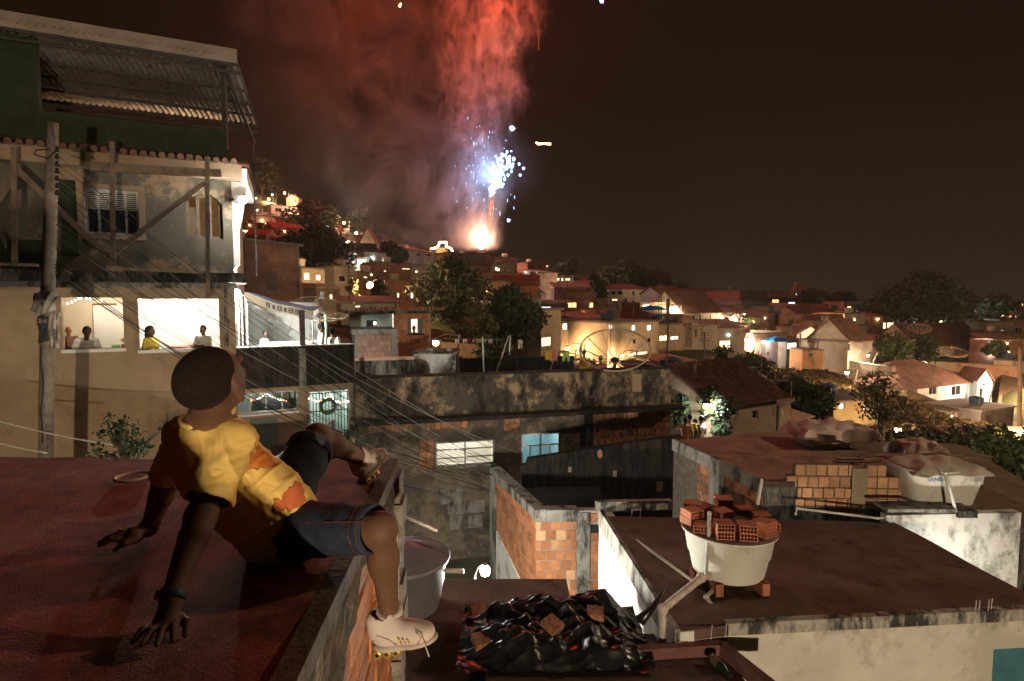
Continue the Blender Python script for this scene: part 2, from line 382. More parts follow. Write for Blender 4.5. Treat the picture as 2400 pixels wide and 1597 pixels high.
def add_cracks(m, scale, width, dark):
    n = m.node_tree; L = n.links.new; N = n.nodes.new; pb = [q for q in n.nodes if q.type == 'BSDF_PRINCIPLED'][0]; src = pb.inputs['Base Color'].links[0].from_socket
    g = N('ShaderNodeNewGeometry'); z = N('ShaderNodeTexNoise'); z.inputs['Scale'].default_value = 2.5; z.inputs['Detail'].default_value = 6; L(g.outputs['Position'], z.inputs['Vector'])
    va = N('ShaderNodeVectorMath'); va.operation = 'MULTIPLY_ADD'; L(z.outputs['Color'], va.inputs[0]); va.inputs[1].default_value = (.55, .55, .1); L(g.outputs['Position'], va.inputs[2])
    v = N('ShaderNodeTexVoronoi'); v.feature = 'DISTANCE_TO_EDGE'; v.inputs['Scale'].default_value = scale; L(va.outputs[0], v.inputs['Vector'])
    r = N('ShaderNodeMapRange'); r.inputs[1].default_value = width*.3; r.inputs[2].default_value = width; r.inputs[3].default_value = .8; r.inputs[4].default_value = 0; L(v.outputs['Distance'], r.inputs[0])
    z2 = N('ShaderNodeTexNoise'); z2.inputs['Scale'].default_value = 1.1; L(g.outputs['Position'], z2.inputs['Vector']); r2 = N('ShaderNodeMapRange'); r2.inputs[1].default_value = .48; r2.inputs[2].default_value = .58; L(z2.outputs[0], r2.inputs[0])
    mu = N('ShaderNodeMath'); mu.operation = 'MULTIPLY'; L(r.outputs[0], mu.inputs[0]); L(r2.outputs[0], mu.inputs[1])
    x = N('ShaderNodeMix'); x.data_type = 'RGBA'; L(mu.outputs[0], x.inputs[0]); L(src, x.inputs[6]); x.inputs[7].default_value = tuple(dark)+(1,); L(x.outputs[2], pb.inputs['Base Color'])
    # pale scuffs and grit
    z3 = N('ShaderNodeTexNoise'); z3.inputs['Scale'].default_value = 45; z3.inputs['Detail'].default_value = 4; L(g.outputs['Position'], z3.inputs['Vector']); r3 = N('ShaderNodeMapRange'); r3.inputs[1].default_value = .60; r3.inputs[2].default_value = .72; r3.inputs[4].default_value = .55; L(z3.outputs[0], r3.inputs[0])
    y = N('ShaderNodeMix'); y.data_type = 'RGBA'; y.blend_type = 'ADD'; L(r3.outputs[0], y.inputs[0]); L(x.outputs[2], y.inputs[6]); y.inputs[7].default_value = (.10, .055, .04, 1); L(y.outputs[2], pb.inputs['Base Color'])
add_cracks(roof_red, 1.6, .010, (.05, .017, .012))
roof_dark = mat('dark_bitumen_roof', (.115, .066, .046), .95, .4, 2.2, second=(.15, .088, .064), second_amt=.4, stain=(.045, .028, .020), stain_amt=.45, streak=1, bump=.8, bscale=30)
roof_brown = mat('brown_roof', (.30, .185, .13), .95, .3, 1.4, stain=(.10, .065, .045), stain_amt=.5, stain_scale=.9, streak=1, bump=.7)
def gauze(name, col, cover):
    if name in MATS: return MATS[name]
    m, n, o = _new(name); d = n.nodes.new('ShaderNodeBsdfDiffuse'); d.inputs[0].default_value = tuple(col)+(1,)
    t = n.nodes.new('ShaderNodeBsdfTransparent'); x = n.nodes.new('ShaderNodeMixShader'); x.inputs[0].default_value = cover
    n.links.new(t.outputs[0], x.inputs[1]); n.links.new(d.outputs[0], x.inputs[2]); n.links.new(x.outputs[0], o.inputs[0]); MATS[name] = m; return m
mesh_m = gauze('dish_wire_mesh', (.38, .30, .2), .16)
win_warm = emis('lit_window_warm', (1, .72, .38), 3.2)
win_white = emis('lit_window_white', (1, .93, .80), 3.6)
win_cool = emis('lit_window_cool', (.72, .95, 1), 2.6)
win_amber = emis('lit_window_amber', (1, .52, .18), 2.6)
bulb_white = emis('bulb_white', (.90, 1, .96), 60)
bulb_warm = emis('bulb_warm', (1, .66, .30), 45)
bulb_orange = emis('bulb_orange', (1, .45, .13), 40)
# ================================================================ bricks
_BM = {}
def brick_mesh(w, h, d=.08):
    key = (round(w, 3), round(h, 3), round(d, 3))
    if key in _BM: return _BM[key]
    c = min(.008, w*.06)
    vs = [(-w/2, d, -h/2), (w/2, d, -h/2), (w/2, d, h/2), (-w/2, d, h/2),
          (-w/2, c, -h/2), (w/2, c, -h/2), (w/2, c, h/2), (-w/2, c, h/2),
          (-w/2+c, 0, -h/2+c), (w/2-c, 0, -h/2+c), (w/2-c, 0, h/2-c), (-w/2+c, 0, h/2-c)]
    fs = [(8, 9, 10, 11)] + [(4+i, 4+(i+1) % 4, 8+(i+1) % 4, 8+i) for i in range(4)] + [(i, (i+1) % 4, 4+(i+1) % 4, 4+i) for i in range(4)]
    me = bpy.data.meshes.new('brick'); me.from_pydata(vs, [], fs); me.update(); _BM[key] = me; return me
def bricks(W, u0, u1, z0, z1, parent, material, bw=.2, bh=.2, joint=.014, out=.012, holes=(), keep=None, jit=.006, mix=None):
    n = 0; rows = max(1, round((z1-z0)/(bh))); rh = (z1-z0)/rows
    for r in range(rows):
        z = z0 + (r+.5)*rh; u = u0 - (bw*.5 if r % 2 else 0)
        while u < u1-.02:
            a, b = max(u, u0), min(u+bw, u1); u += bw
            if b-a < .05: continue
            uc = (a+b)/2
            if any(h[0]-.01 < uc < h[1]+.01 and h[2]-.02 < z < h[3]+.02 for h in holes): continue
            if keep and not keep(uc, z): continue
            mm = mix(uc, z) if mix else material
            me = brick_mesh(round((b-a-joint)/.02)*.02 if abs((b-a)-bw) > .01 else bw-joint, rh-joint)
            key = (me.name, mm.name)
            if key not in _BM:
                m2 = me.copy(); m2.materials.append(mm); _BM[key] = m2
            ob = bpy.data.objects.new('brick', _BM[key]); COL.objects.link(ob)
            p = W.pt(uc, z, out + R.uniform(-jit, jit)); y = -W.n
            ob.matrix_world = Matrix(((W.u.x, y.x, 0, p.x), (W.u.y, y.y, 0, p.y), (0, 0, 1, p.z), (0, 0, 0, 1))) @ Matrix.Rotation(R.uniform(-.012, .012), 4, 'Y')
            attach(ob, parent); n += 1
    return n
# ================================================================ trees and plants
def leaf_cloud(name, centres, per, spread, leaf, material, parent, seed=0, flat=.0):
    rg = np.random.default_rng(seed); V = []; n = 0
    C = np.repeat(np.array(centres, dtype=float), per, 0); N = len(C)
    d = rg.normal(size=(N, 3)); d /= np.linalg.norm(d, axis=1)[:, None]
    rad = rg.uniform(.55, 1.05, N)[:, None]
    s = np.array(spread if hasattr(spread, '__len__') else (spread,)*3)[None]
    c = C + d*rad*s
    a = rg.normal(size=(N, 3)); a[:, 2] *= (1-flat); a /= np.linalg.norm(a, axis=1)[:, None]
    b = np.cross(a, d + rg.normal(size=(N, 3))*.5); b /= np.linalg.norm(b, axis=1)[:, None]+1e-9
    L = leaf*rg.uniform(.6, 1.3, N)[:, None]; wd_ = L*.45
    V = np.stack([c-a*L, c+b*wd_, c+a*L, c-b*wd_], 1).reshape(-1, 3)
    F = np.arange(N*4).reshape(-1, 4)
    me = bpy.data.meshes.new(name); me.from_pydata(V.tolist(), [], F.tolist()); me.update()
    return link(name, me, material, parent)
def tree(px, yt, yb, Y, wpx, label, material, n=26, per=70, group=None, seed=1, name='tree', leaf=None, flat=0.0, cat='tree', trunk_frac=.35, base=None):
    rg = random.Random(seed); b = base or P(px, yb, Y); top = P(px, yt, Y); H = top.z-b.z; w = wpx/FPX*Y
    t = empty(name, b, label, cat, group)
    m = MB(); cz = b.z + H*trunk_frac; r0 = max(.05, H*.035)
    m.tube([b - Vector((0, 0, .5)), b + Vector((rg.uniform(-.03, .03)*H, 0, H*.2)), Vector((b.x, b.y, cz))], [r0, r0*.8, r0*.65], 8)
    cs = []
    for i in range(n):
        th = rg.uniform(0, 6.283); ph = rg.random(); rr = math.sqrt(rg.random())
        zz = cz + (b.z+H*.97-cz)*ph; sh = math.sin(math.pi*min(1, max(.06, ph*.8+.16)))
        cs.append((b.x + math.cos(th)*rr*w*.42*sh, b.y + math.sin(th)*rr*w*.42*sh, zz))
    for c in cs[::3]:
        c = Vector(c); j = Vector((b.x, b.y, cz - rg.uniform(0, .12)*H)); m.tube([j, (j+c)/2 + Vector((0, 0, -.03*H)), c], [r0*.45, r0*.3, r0*.1], 5)
    m.build('trunk', bark_m, t)
    sp_r = w/ (n**(1/3)) * .62
    leaf_cloud('crown', cs, per, (sp_r, sp_r, sp_r*.8), leaf or max(.05, Y*.0042), material, t, seed, flat)
    return t
def bush(loc, w, h, label, material, seed=1, per=60, leaf=.12, group=None, n=9, name='bush'):
    rg = random.Random(seed); t = empty(name, loc, label, 'bush', group); loc = Vector(loc)
    cs = [(loc.x + rg.uniform(-.5, .5)*w, loc.y + rg.uniform(-.35, .35)*w, loc.z + rg.uniform(.1, .85)*h) for _ in range(n)]
    m = MB()
    for c in cs: m.tube([loc - Vector((0, 0, .2)), (loc+Vector(c))/2, c], [.03, .02, .008], 5)
    m.build('stem', bark_m, t)
    leaf_cloud('foliage', cs, per, (w*.24, w*.24, h*.24), leaf, material, t, seed); return t
# ================================================================ people (small)
def person(label, loc, H, yaw, shirt, lower, skin=(.12, .06, .035), hair=(.012, .01, .009), arms=None, skirt=False, lean=0.0, long_hair=False, vox=.016, group=None, bald=False, sleeveless=False):
    s = H/1.75; Mz = Matrix.Translation(Vector(loc)) @ Matrix.Rotation(yaw, 4, 'Z') @ Matrix.Scale(s, 4)
    def T(x, y, z):
        if z > .95: y = y + math.sin(lean)*(z-.95); z = .95 + (z-.95)*math.cos(lean)
        return Mz @ Vector((x, y, z))
    t = empty('person', loc, label, 'person', group)
    sk = mat('skin_%d_%d' % (skin[0]*1000, skin[1]*1000), skin, .55, .1, 20, bump=0)
    def clothm(c): return mat('cloth_%d_%d_%d' % tuple(int(q*999) for q in c), c, .9, .15, 12, bump=.2)
    arms = arms or {-1: ((-.25, -.02, 1.14), (-.24, .08, .88)), 1: ((.25, -.02, 1.14), (.24, .08, .88))}
    B = []; S = []; L = []
    q = s
    for k in (-1, 1):
        hip, kn, an = T(k*.09, 0, .92), T(k*.1, .02, .5), T(k*.1, -.01, .08)
        B += [rc(hip, kn, .075*q, .055*q, .03*q), rc(kn, an, .052*q, .035*q, .02*q), rc(T(k*.1, -.03, .035), T(k*.11, .15, .03), .036*q, .03*q, .02*q)]
        sh = T(k*.175, 0, 1.41); e_, h_ = (T(*arms[k][0]), T(*arms[k][1]))
        B += [rc(sh, e_, .046*q, .036*q, .02*q), rc(e_, h_, .034*q, .025*q, .015*q)]
        d = (h_-e_).normalized(); sd_ = d.cross(Vector((0, 0, 1)));  sd_ = sd_.normalized() if sd_.length > .1 else Vector((1, 0, 0))
        pm = h_ + d*.05*q; B.append(rc(h_, pm, .028*q, .03*q, .015*q))
        for fi, ln in enumerate((.055, .07, .075, .062)):
            r_ = pm + sd_*(fi-1.5)*.02*q; B.append(rc(r_, r_ + d*ln*q, .011*q, .008*q, .004*q))
        B.append(rc(h_ + sd_*-.02*q, h_ + sd_*-.055*q + d*.04*q, .011*q, .009*q, .006*q))
        if not sleeveless: S.append(rc(sh, sh.lerp(e_, .72), .058*q, .056*q, .03*q))
        L += [rc(hip, kn, .088*q, .072*q, .03*q)] + ([] if skirt else [rc(kn, an + Vector((0, 0, .02)), .07*q, .055*q, .02*q)])
    B += [el(T(0, .01, 1.0), (.155*q, .1*q, .14*q), Mz.to_3x3().normalized(), .05*q), el(T(0, .01, 1.27), (.165*q, .1*q, .2*q), Mz.to_3x3().normalized(), .05*q),
          rc(T(0, -.01, 1.4), T(0, .01, 1.54), .05*q, .047*q, .03*q), el(T(0, .02, 1.63), (.072*q, .092*q, .115*q), Mz.to_3x3().normalized(), .02*q),
          el(T(0, .115, 1.615), (.014*q, .022*q, .022*q), None, .012*q), el(T(0, .07, 1.56), (.045*q, .035*q, .04*q), None, .02*q)]
    for k in (-1, 1): B.append(el(T(k*.074, .01, 1.62), (.014*q, .02*q, .032*q), None, .008*q))
    body = sdf_obj('body', B, vox*s, sk, t)
    S += [el(T(0, .01, 1.02), (.17*q, .118*q, .16*q), Mz.to_3x3().normalized(), .05*q), el(T(0, .01, 1.28), (.18*q, .117*q, .2*q), Mz.to_3x3().normalized(), .06*q)]
    sdf_obj('shirt', S, vox*s, clothm(shirt), t, cuts=[(T(0, 0, .93), (0, 0, -1), .4*q)])
    L.append(el(T(0, .01, .93), (.165*q, .115*q, .13*q), Mz.to_3x3().normalized(), .05*q))
    if skirt: L += [rc(T(0, 0, .9), T(0, 0, .55), .14*q, .2*q, .03*q)]
    sdf_obj('skirt' if skirt else 'trousers', L, vox*s, clothm(lower), t, cuts=[(T(0, 0, 1.02), (0, 0, 1), .4*q)])
    if not bald:
        Hh = [el(T(0, .002, 1.655), (.083*q, .1*q, .108*q), Mz.to_3x3().normalized(), .01*q)]
        if long_hair: Hh += [rc(T(0, -.06, 1.66), T(0, -.09, 1.42), .075*q, .06*q, .03*q)]
        f = (Mz.to_3x3() @ Vector((0, 1, -.55))).normalized()
        sdf_obj('hair', Hh, vox*s*.8, clothm(hair), t, cuts=[(T(0, .045, 1.655), f, .13*q)])
    return t
# ================================================================ satellite dish, lamp, catenary cable
def dish(c, n, rad, depth, label, mast_to, feed=True, ribs=12, tube=.022, name='satellite_dish'):
    n = Vector(n).normalized(); c = Vector(c); x = n.cross(Vector((0, 0, 1))).normalized(); y = x.cross(n)
    t = empty(name, mast_to, label, 'satellite dish')
    def pt(a, r): return c + (x*math.cos(a) + y*math.sin(a))*r*rad + n*(depth*r*r)
    m = MB(); m.tube([pt(2*math.pi*i/40, 1) for i in range(41)], tube, 6, False); m.build('rim', dish_rib_m, t, True)
    for i in range(ribs):
        a = 2*math.pi*i/ribs + .1; MB().tube([pt(a, r) for r in (.06, .3, .55, .8, 1)], tube*.7, 5).build('rib', dish_rib_m, t, True)
    vs = [pt(2*math.pi*k/36, r/6) for r in range(1, 7) for k in range(36)]; fs = [(r*36+k, r*36+(k+1) % 36, (r+1)*36+(k+1) % 36, (r+1)*36+k) for r in range(5) for k in range(36)]
    MB().add(vs, fs).build('wire_mesh', mesh_m, t, True)
    MB().lathe([(0, -.06), (.11*rad, -.05), (.13*rad, .02), (.08*rad, .05), (0, .05)], 14, Matrix.Translation(c) @ Matrix(((x.x, y.x, n.x), (x.y, y.y, n.y), (x.z, y.z, n.z))).to_4x4()).build('hub', metal_dark, t)
    MB().tube([mast_to, Vector((mast_to[0], mast_to[1], c.z-.1)), c - n*.1], [.05, .045, .045], 8).build('mast', metal_dark, t)
    if feed:
        fp = c + n*rad*.8
        for i in range(3): MB().tube([pt(2*math.pi*i/3+.5, .55), fp], tube*.5, 5).build('feed_strut', metal_pale, t)
        MB().tube([fp - n*.08, fp + n*.1], .06, 8).build('feed_horn', metal_pale, t)
    return t
def cable(a, b, sag, r, label=None, material=None, group='overhead cables strung from the pole', seg=14, name='overhead_cable'):
    a, b = Vector(a), Vector(b)
    pts = [a.lerp(b, i/seg) - Vector((0, 0, sag*4*(i/seg)*(1-i/seg))) for i in range(seg+1)]
    o = MB().tube(pts, r, 5).build(name, material or cable_m, None, True)
    tag(o, label or 'thin black overhead cable sagging from the wooden pole towards the brick houses', 'cable', group); return o
def street_lamp(px, py, Y, col, watts, label, ground_py=None, bulb=None, r=.16, group='street lamps on the hillside', pole=True, light=True, h=5.5):
    p = P(px, py, Y); base = Vector((p.x, p.y, p.z-h)) if ground_py is None else P(px, ground_py, Y)
    t = empty('street_lamp', base, label, 'street lamp', group)
    if pole:
        MB().tube([base - Vector((0, 0, .5)), (p.x+1.0, p.y+.15, p.z+.25)], [.1, .06], 6).build('post', metal_dark, t)
        MB().tube([(p.x+1.0, p.y+.15, p.z+.22), (p.x+.4, p.y+.05, p.z+.3), (p.x, p.y, p.z+.12)], .03, 5).build('arm', metal_dark, t)
        MB().lathe([(.02, .16), (.13, .12), (.17, .04), (.15, .03), (.02, .03)], 10, Matrix.Translation(p)).build('lamp_head', metal_dark, t)
    MB().ball(p - Vector((0, 0, .06)), r, 10, 7).build('globe', bulb or bulb_warm, t, True)
    if light: lamp('lamp_light', p - Vector((0, .1, .1)), col, watts, r*1.02+.02, t)
    return t
# ================================================================ the roof the boy sits on
E1 = PZ(925, 1078, 0); E0 = PZ(690, 1560, 0)
dE = (E1-E0).normalized(); EB = E0 - dE*3.2
rooft = empty('rooftop_house', (-2.2, 1.0, -6), 'house with flat red-brown roof and raw brick side wall, the boy sits on it', 'house')
far_l = PZ(-700, 1058, 0)
NX, NY = 70, 70; vs = []; fs = []
for j in range(NY+1):
    for i in range(NX+1):
        s, t_ = i/NX, j/NY
        a = Vector((-7.0, EB.y, 0)).lerp(Vector((-7.0, far_l.y, 0)), t_); b = EB.lerp(E1, t_); p = a.lerp(b, s**.6)
        z = .0035*math.sin(p.x*5.1+p.y*2.3) + .003*math.sin(p.y*7.7-p.x*3.9) + .002*math.sin(p.x*17+p.y*11) + R.uniform(-.0008, .0008)
        vs.append((p.x, p.y, z-.004))
for j in range(NY):
    for i in range(NX): k = j*(NX+1)+i; fs.append((k, k+1, k+NX+2, k+NX+1))
MB().add(vs, fs).build('roof_surface', roof_red, rooft, True)
MB().prism([Vector((-7, EB.y, -.02)), EB-Vector((0, 0, .02)), E1-Vector((0, 0, .02)), Vector((-7, far_l.y, -.02))], (0, 0, -.12)).build('roof_slab', conc_m, rooft)
WB = Wall((EB.x, EB.y), (E1.x, E1.y))
MB().wbox(WB, 0, WB.len, -6, -.02, -.2, -.03).build('mortar_wall', mortar_dark, rooft)
MB().wbox(WB, 0, WB.len+.01, -.055, .004, -.035, .022).build('roof_edge', mat('roof_edge_board', (.10, .075, .05), .9, .4, 10, bump=.8), rooft)
bricks(WB, 2.6, WB.len-.1, -1.90, -.06, rooft, mat('brick_near', (.52, .20, .075), .85, .25, 14, rnd=.16, bump=.7, stain=(.24, .095, .04), stain_amt=.6, stain_scale=1.0, smap=(5, 2.5, 34)), bw=.24, bh=.184, joint=.012, out=-.008, jit=.004)
# ragged render coat over the brick, running lower towards the near end
u_of = lambda y: (y-EB.y)/(E1.y-EB.y)*WB.len
top = []; bot = []; n = 44
for i in range(n+1):
    u = lerp(2.5, WB.len-.02, i/n); y = lerp(EB.y, E1.y, u/WB.len)
    zb = -.50 + max(0, (y-1.35))*.55 + .03*math.sin(u*31) + .02*math.sin(u*67+1) + R.uniform(-.02, .02)
    zb = min(zb, -.10)
    if y > 2.5: zb = -.22 - .25*(y-2.5) + R.uniform(-.03, .03)
    top.append(u); bot.append(zb)
m = MB()
for i in range(n):
    for k in range(6):
        def q(ii, kk): 
            z = lerp(-.055, bot[ii], kk/6); return WB.pt(top[ii], z, .012 + .006*math.sin(ii*1.7+kk*2.3) - (.012 if kk == 6 else 0))
        m.quad(q(i, k+1), q(i+1, k+1), q(i+1, k), q(i, k))
m.build('render_coat', mat('old_render_coat', (.115, .092, .066), .95, .5, 14, second=(.27, .235, .18), second_amt=.35, stain=(.045, .036, .027), stain_amt=.5, stain_scale=4, streak=2.5, bump=1.0, bscale=60), rooft, True)
m = MB()
for k in range(16):
    z0, z1 = -.06-k*.13, -.06-(k+1)*.13
    a = R.uniform(.0, .03); m.wbox(WB, WB.len-.11-R.uniform(0, .02), WB.len+.05, z1+.004, z0, -.12, .025+a)
m.build('corner_pillar', mat('pillar_render', (.20, .17, .13), .95, .45, 18, stain=(.05, .04, .03), stain_amt=.5, stain_scale=4, bump=1.0, bscale=50), rooft)
# white ring lying on the roof
rp = PZ(311, 1118, .012)
m = MB(); m.tube([rp + Vector((math.cos(a)*.066, math.sin(a)*.072, 0)) for a in [2*math.pi*i/40 for i in range(41)]], .0075, 8, False)
tag(m.build('plastic_ring', mat('ring_plastic', (.70, .55, .45), .5, .05, 20, bump=0), None, True), 'thin pale plastic ring lying on the red-brown roof beside the boy', 'ring')
# ================================================================ left house
A0 = P(0, 700, 12.0); B0 = P(550, 700, 13.9)
dL = (B0-A0).normalized(); WL = Wall((A0.x-dL.x*3, A0.y-dL.y*3), (B0.x, B0.y)); UR = WL.len
lh = empty('cream_house', (WL.pt(UR/2, -6).x, WL.pt(UR/2, -6).y, -6), 'tall cream house with peeling upper floor, lit windows and tin canopy on top', 'house')
def rect(W, x0, y0, x1, y1):
    a = W.uz(x0, (y0)); b = W.uz(x1, y1); return (a[0], b[0], b[1], a[1])
w1 = rect(WL, 142, 698, 292, 816); w2 = rect(WL, 322, 701, 516, 815)
zl = WL.uz(300, 645)[1]
uT = WL.uz(830, 880)[0]                       # right end of the lower storey (below the terrace)
zpar = WL.uz(690, 812)[1]                     # terrace parapet top
w3 = rect(WL, 545, 925, 700, 962); w4 = rect(WL, 724, 920, 820, 1062); w5 = rect(WL, 586, 982, 652, 1045)
m = MB(); wall_mesh(m, WL, 0, UR, -6.0, zl, .22, [w1, w2]); m.build('lower_wall', plaster_tan, lh)
zfas0, zfas1 = WL.uz(300, 405)[1], WL.uz(300, 372)[1]
w6 = rect(WL, 195, 440, 328, 553); w7 = rect(WL, 432, 452, 524, 562)
m = MB(); wall_mesh(m, WL, 0, UR, zl, zfas0+.3, .2, [w6, w7], out=.0); m.build('upper_wall', plaster_peel, lh)
# arch head over the second opening
m = MB(); cu = (w7[0]+w7[1])/2; rr = (w7[1]-w7[0])/2; arc = [WL.pt(cu+math.cos(a)*rr, w7[3]-rr*.85+math.sin(a)*rr*.85, -.02) for a in [math.pi*i/12 for i in range(13)]]
poly = [WL.pt(w7[1]+.01, w7[3]+.01, -.02), WL.pt(w7[0]-.01, w7[3]+.01, -.02)]
for i in range(12): m.prism([arc[i], WL.pt((arc[i]-WL.o).dot(WL.u), w7[3]+.01, -.02), WL.pt((arc[i+1]-WL.o).dot(WL.u), w7[3]+.01, -.02), arc[i+1]], WL.n*-.17)
m.build('arch_head', plaster_peel, lh)
m = MB(); m.wbox(WL, 0, UR+.25, zl-.16, zl+.06, -.02, .62); m.build('balcony_slab', conc_dark, lh)
m = MB(); m.wbox(WL, 0, UR+.05, zl-.28, zl-.16, 0, .08); m.build('ledge', conc_m, lh)
m = MB(); m.wbox(WL, 0, UR+.22, zfas0, zfas1, -.1, .38); m.build('fascia', plaster_cream, lh)
# clay tile ends along the fascia
m = MB(); m.wbox(WL, 0, UR+.2, zfas1, zfas1+.03, -.2, .42); m.build('tile_bed', conc_dark, lh)
tm = MB(); tm.tube([(0, 0, 0), (0, .55, .16)], [.068, .06], 8); tme = bpy.data.meshes.new('tile'); tme.from_pydata(tm.v, [], tm.f); tme.materials.append(tile_m)
u = .1
while u < UR+.2:
    ob = bpy.data.objects.new('tile', tme); COL.objects.link(ob); p = WL.pt(u, zfas1+.05+R.uniform(-.01, .01), .46+R.uniform(-.02, .02)); y = -WL.n
    ob.matrix_world = Matrix(((WL.u.x, y.x, 0, p.x), (WL.u.y, y.y, 0, p.y), (0, 0, 1, p.z), (0, 0, 0, 1))); attach(ob, lh); u += .172
# green storey: a low wall with a taller block on its end
zg = WL.uz(300, 279)[1]; ug = WL.uz(85, 200)[0]; zg2 = WL.uz(40, 60)[1]
m = MB(); wall_mesh(m, WL, 0, UR-.05, zfas1+.05, zg, .18, out=-.12); m.build('green_wall', green_m, lh)
m = MB(); m.wbox(WL, 0, ug, zg, zg2, -.4, -.13); m.build('green_block', green_m, lh)
# tin canopy
zc = WL.uz(275, 84)[1]
c0 = WL.pt(-.2, zc, .25); c1 = P(556, 128, 13.75); zc = c1.z-.22; c0.z = zc; c1.z = zc; c2 = P(606, 300, 17.2); c3 = c2 + (c0-c1)
def cpt(s, t): return c0.lerp(c1, s).lerp(c3.lerp(c2, s), t)
m = MB(); NS = 230; nz_ = Vector((0, 0, 1)); vs = []; fs = []
for i in range(NS+1):
    w_ = .035*math.cos(i*math.pi*.5*1.0)
    for t_ in (-.02, .33, .67, 1.02): vs.append(cpt(i/NS, t_) + nz_*(w_+.12))
for i in range(NS):
    for k in range(3): fs.append((i*4+k, (i+1)*4+k, (i+1)*4+k+1, i*4+k+1))
m.add(vs, fs).build('canopy_sheet', metal_sheet, lh)
MB().bar(cpt(-.02, -.01)+nz_*.16, cpt(1.0, -.01)+nz_*.16, .03, .30).build('canopy_fascia', mat('canopy_fascia_board', (.26, .20, .15), .9, .25, 2, bump=.2), lh)
for t_ in (.02, .12, .38, .58, .78, .98): MB().bar(cpt(0, t_)+nz_*.02, cpt(1.0, t_)+nz_*.02, .05, .06).build('purlin', metal_dark, lh)
for t_ in (.02, .98):
    MB().bar(cpt(.4, t_)-nz_*.16, cpt(1.0, t_)-nz_*.16, .04, .04).build('truss_chord', metal_dark, lh)
    m = MB()
    for i in range(16):
        s0, s1 = .4+.6*i/16, .4+.6*(i+1)/16; m.bar(cpt(s0, t_)+nz_*(.0 if i % 2 else -.16), cpt(s1, t_)+nz_*(-.16 if i % 2 else .0), .015)
    m.build('truss_web', metal_dark, lh)
pf = WL.pt(WL.uz(528, 300)[0], zg-.4, -.2)
MB().bar(pf, Vector((pf.x, pf.y, zc+.05)), .10).build('canopy_post', metal_dark, lh)
MB().bar(cpt(.96, .06), cpt(.985, 1.0)-nz_*.45, .07).build('canopy_brace', metal_dark, lh)
MB().tube([cpt(.985, .9)-nz_*.2, cpt(.985, .9)-nz_*4.2], .025, 6).build('drain_pipe', metal_dark, lh)
# side wall receding from the corner, with an eave bracket
WS = Wall((B0.x, B0.y), (B0.x-.35*3.4, B0.y+.94*3.4))
MB().wbox(WS, .02, WS.len, -1.0, zfas0+.2, -.18, 0).build('side_wall', plaster_cream, lh)
MB().wbox(WS, .0, WS.len, zfas0, zfas1, 0, .34).build('side_fascia', white_m, lh)
m = MB(); pr = [(0, zfas0), (.34, zfas0), (.22, zfas0-.75), (.14, zfas0-1.1), (.12, zfas0-1.9), (0, zfas0-2.0)]
m.prism([WS.pt(.12, z, o) for o, z in pr], WS.u*.14); m.build('eave_bracket', white_m, lh)
for k in range(9):
    ob = bpy.data.objects.new('tile', tme); COL.objects.link(ob); p = WS.pt(.1+.36*k, zfas1+.06, .38); y = -WS.n
    ob.matrix_world = Matrix(((WS.u.x, y.x, 0, p.x), (WS.u.y, y.y, 0, p.y), (0, 0, 1, p.z), (0, 0, 0, 1))); attach(ob, lh)
# windows of the upper floor
def window(W, r, parent, frame_m, pane_m, cols=2, rows=1, rec=.06, fw=.05, name='window'):
    u0, u1, z0, z1 = r; m = MB()
    m.wbox(W, u0, u1, z0, z0+fw, -rec-.04, -rec+.01); m.wbox(W, u0, u1, z1-fw, z1, -rec-.04, -rec+.01)
    m.wbox(W, u0, u0+fw, z0+fw, z1-fw, -rec-.04, -rec+.01); m.wbox(W, u1-fw, u1, z0+fw, z1-fw, -rec-.04, -rec+.01)
    for i in range(1, cols):
        u = lerp(u0, u1, i/cols); m.wbox(W, u-fw*.4, u+fw*.4, z0+fw, z1-fw, -rec-.035, -rec+.005)
    for j in range(1, rows):
        z = lerp(z0, z1, j/rows); m.wbox(W, u0+fw, u1-fw, z-fw*.35, z+fw*.35, -rec-.03, -rec)
    f = m.build(name, frame_m, parent)
    if pane_m is not None:
        for i in range(cols):
            for j in range(rows):
                MB().wbox(W, lerp(u0, u1, i/cols)+fw*.45, lerp(u0, u1, (i+1)/cols)-fw*.45, lerp(z0, z1, j/rows)+fw*.4, lerp(z0, z1, (j+1)/rows)-fw*.4, -rec-.028, -rec-.02).build('pane', pane_m, f)
    return f
alu = mat('aluminium_frame', (.42, .40, .36), .45, .15, 12, metal=.4, bump=0)
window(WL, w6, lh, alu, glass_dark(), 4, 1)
m = MB()
for k in range(9): z = lerp(w6[3]-.08, w6[3]-.42, k/8); m.wbox(WL, w6[0]+.05, w6[1]-.05, z, z+.022, -.05, -.03)
m.build('louvre', alu, lh)
for dx0, dx1, dz0, dz1 in ((-.12, 0, -.12, .12), (w6[1]-w6[0], w6[1]-w6[0]+.12, -.12, .12)):
    MB().wbox(WL, w6[0]+dx0, w6[0]+dx1, w6[2]-.1, w6[3]+.1, 0, .03).build('window_trim', plaster_cream, lh)
MB().wbox(WL, w6[0], w6[1], w6[3], w6[3]+.1, 0, .03).build('window_trim', plaster_cream, lh); MB().wbox(WL, w6[0], w6[1], w6[2]-.1, w6[2], 0, .06).build('window_sill', plaster_cream, lh)
window(WL, (w7[0], w7[1], w7[2], w7[3]), lh, wood_m, None, 3, 1, rec=.12, fw=.07)
MB().wbox(WL, w7[0]-.4, w7[1]+.4, w7[2]-.3, w7[3]+.4, -1.7, -1.6).build('inner_wall', mat('warm_inner_wall', (.45, .30, .17), .9, .2, 2, bump=0), lh)
MB().wbox(WL, w7[0], w7[1]-.55, w7[2]-.1, w7[3]-.2, -.9, -.82).build('inner_shutter', wood_pale, lh)
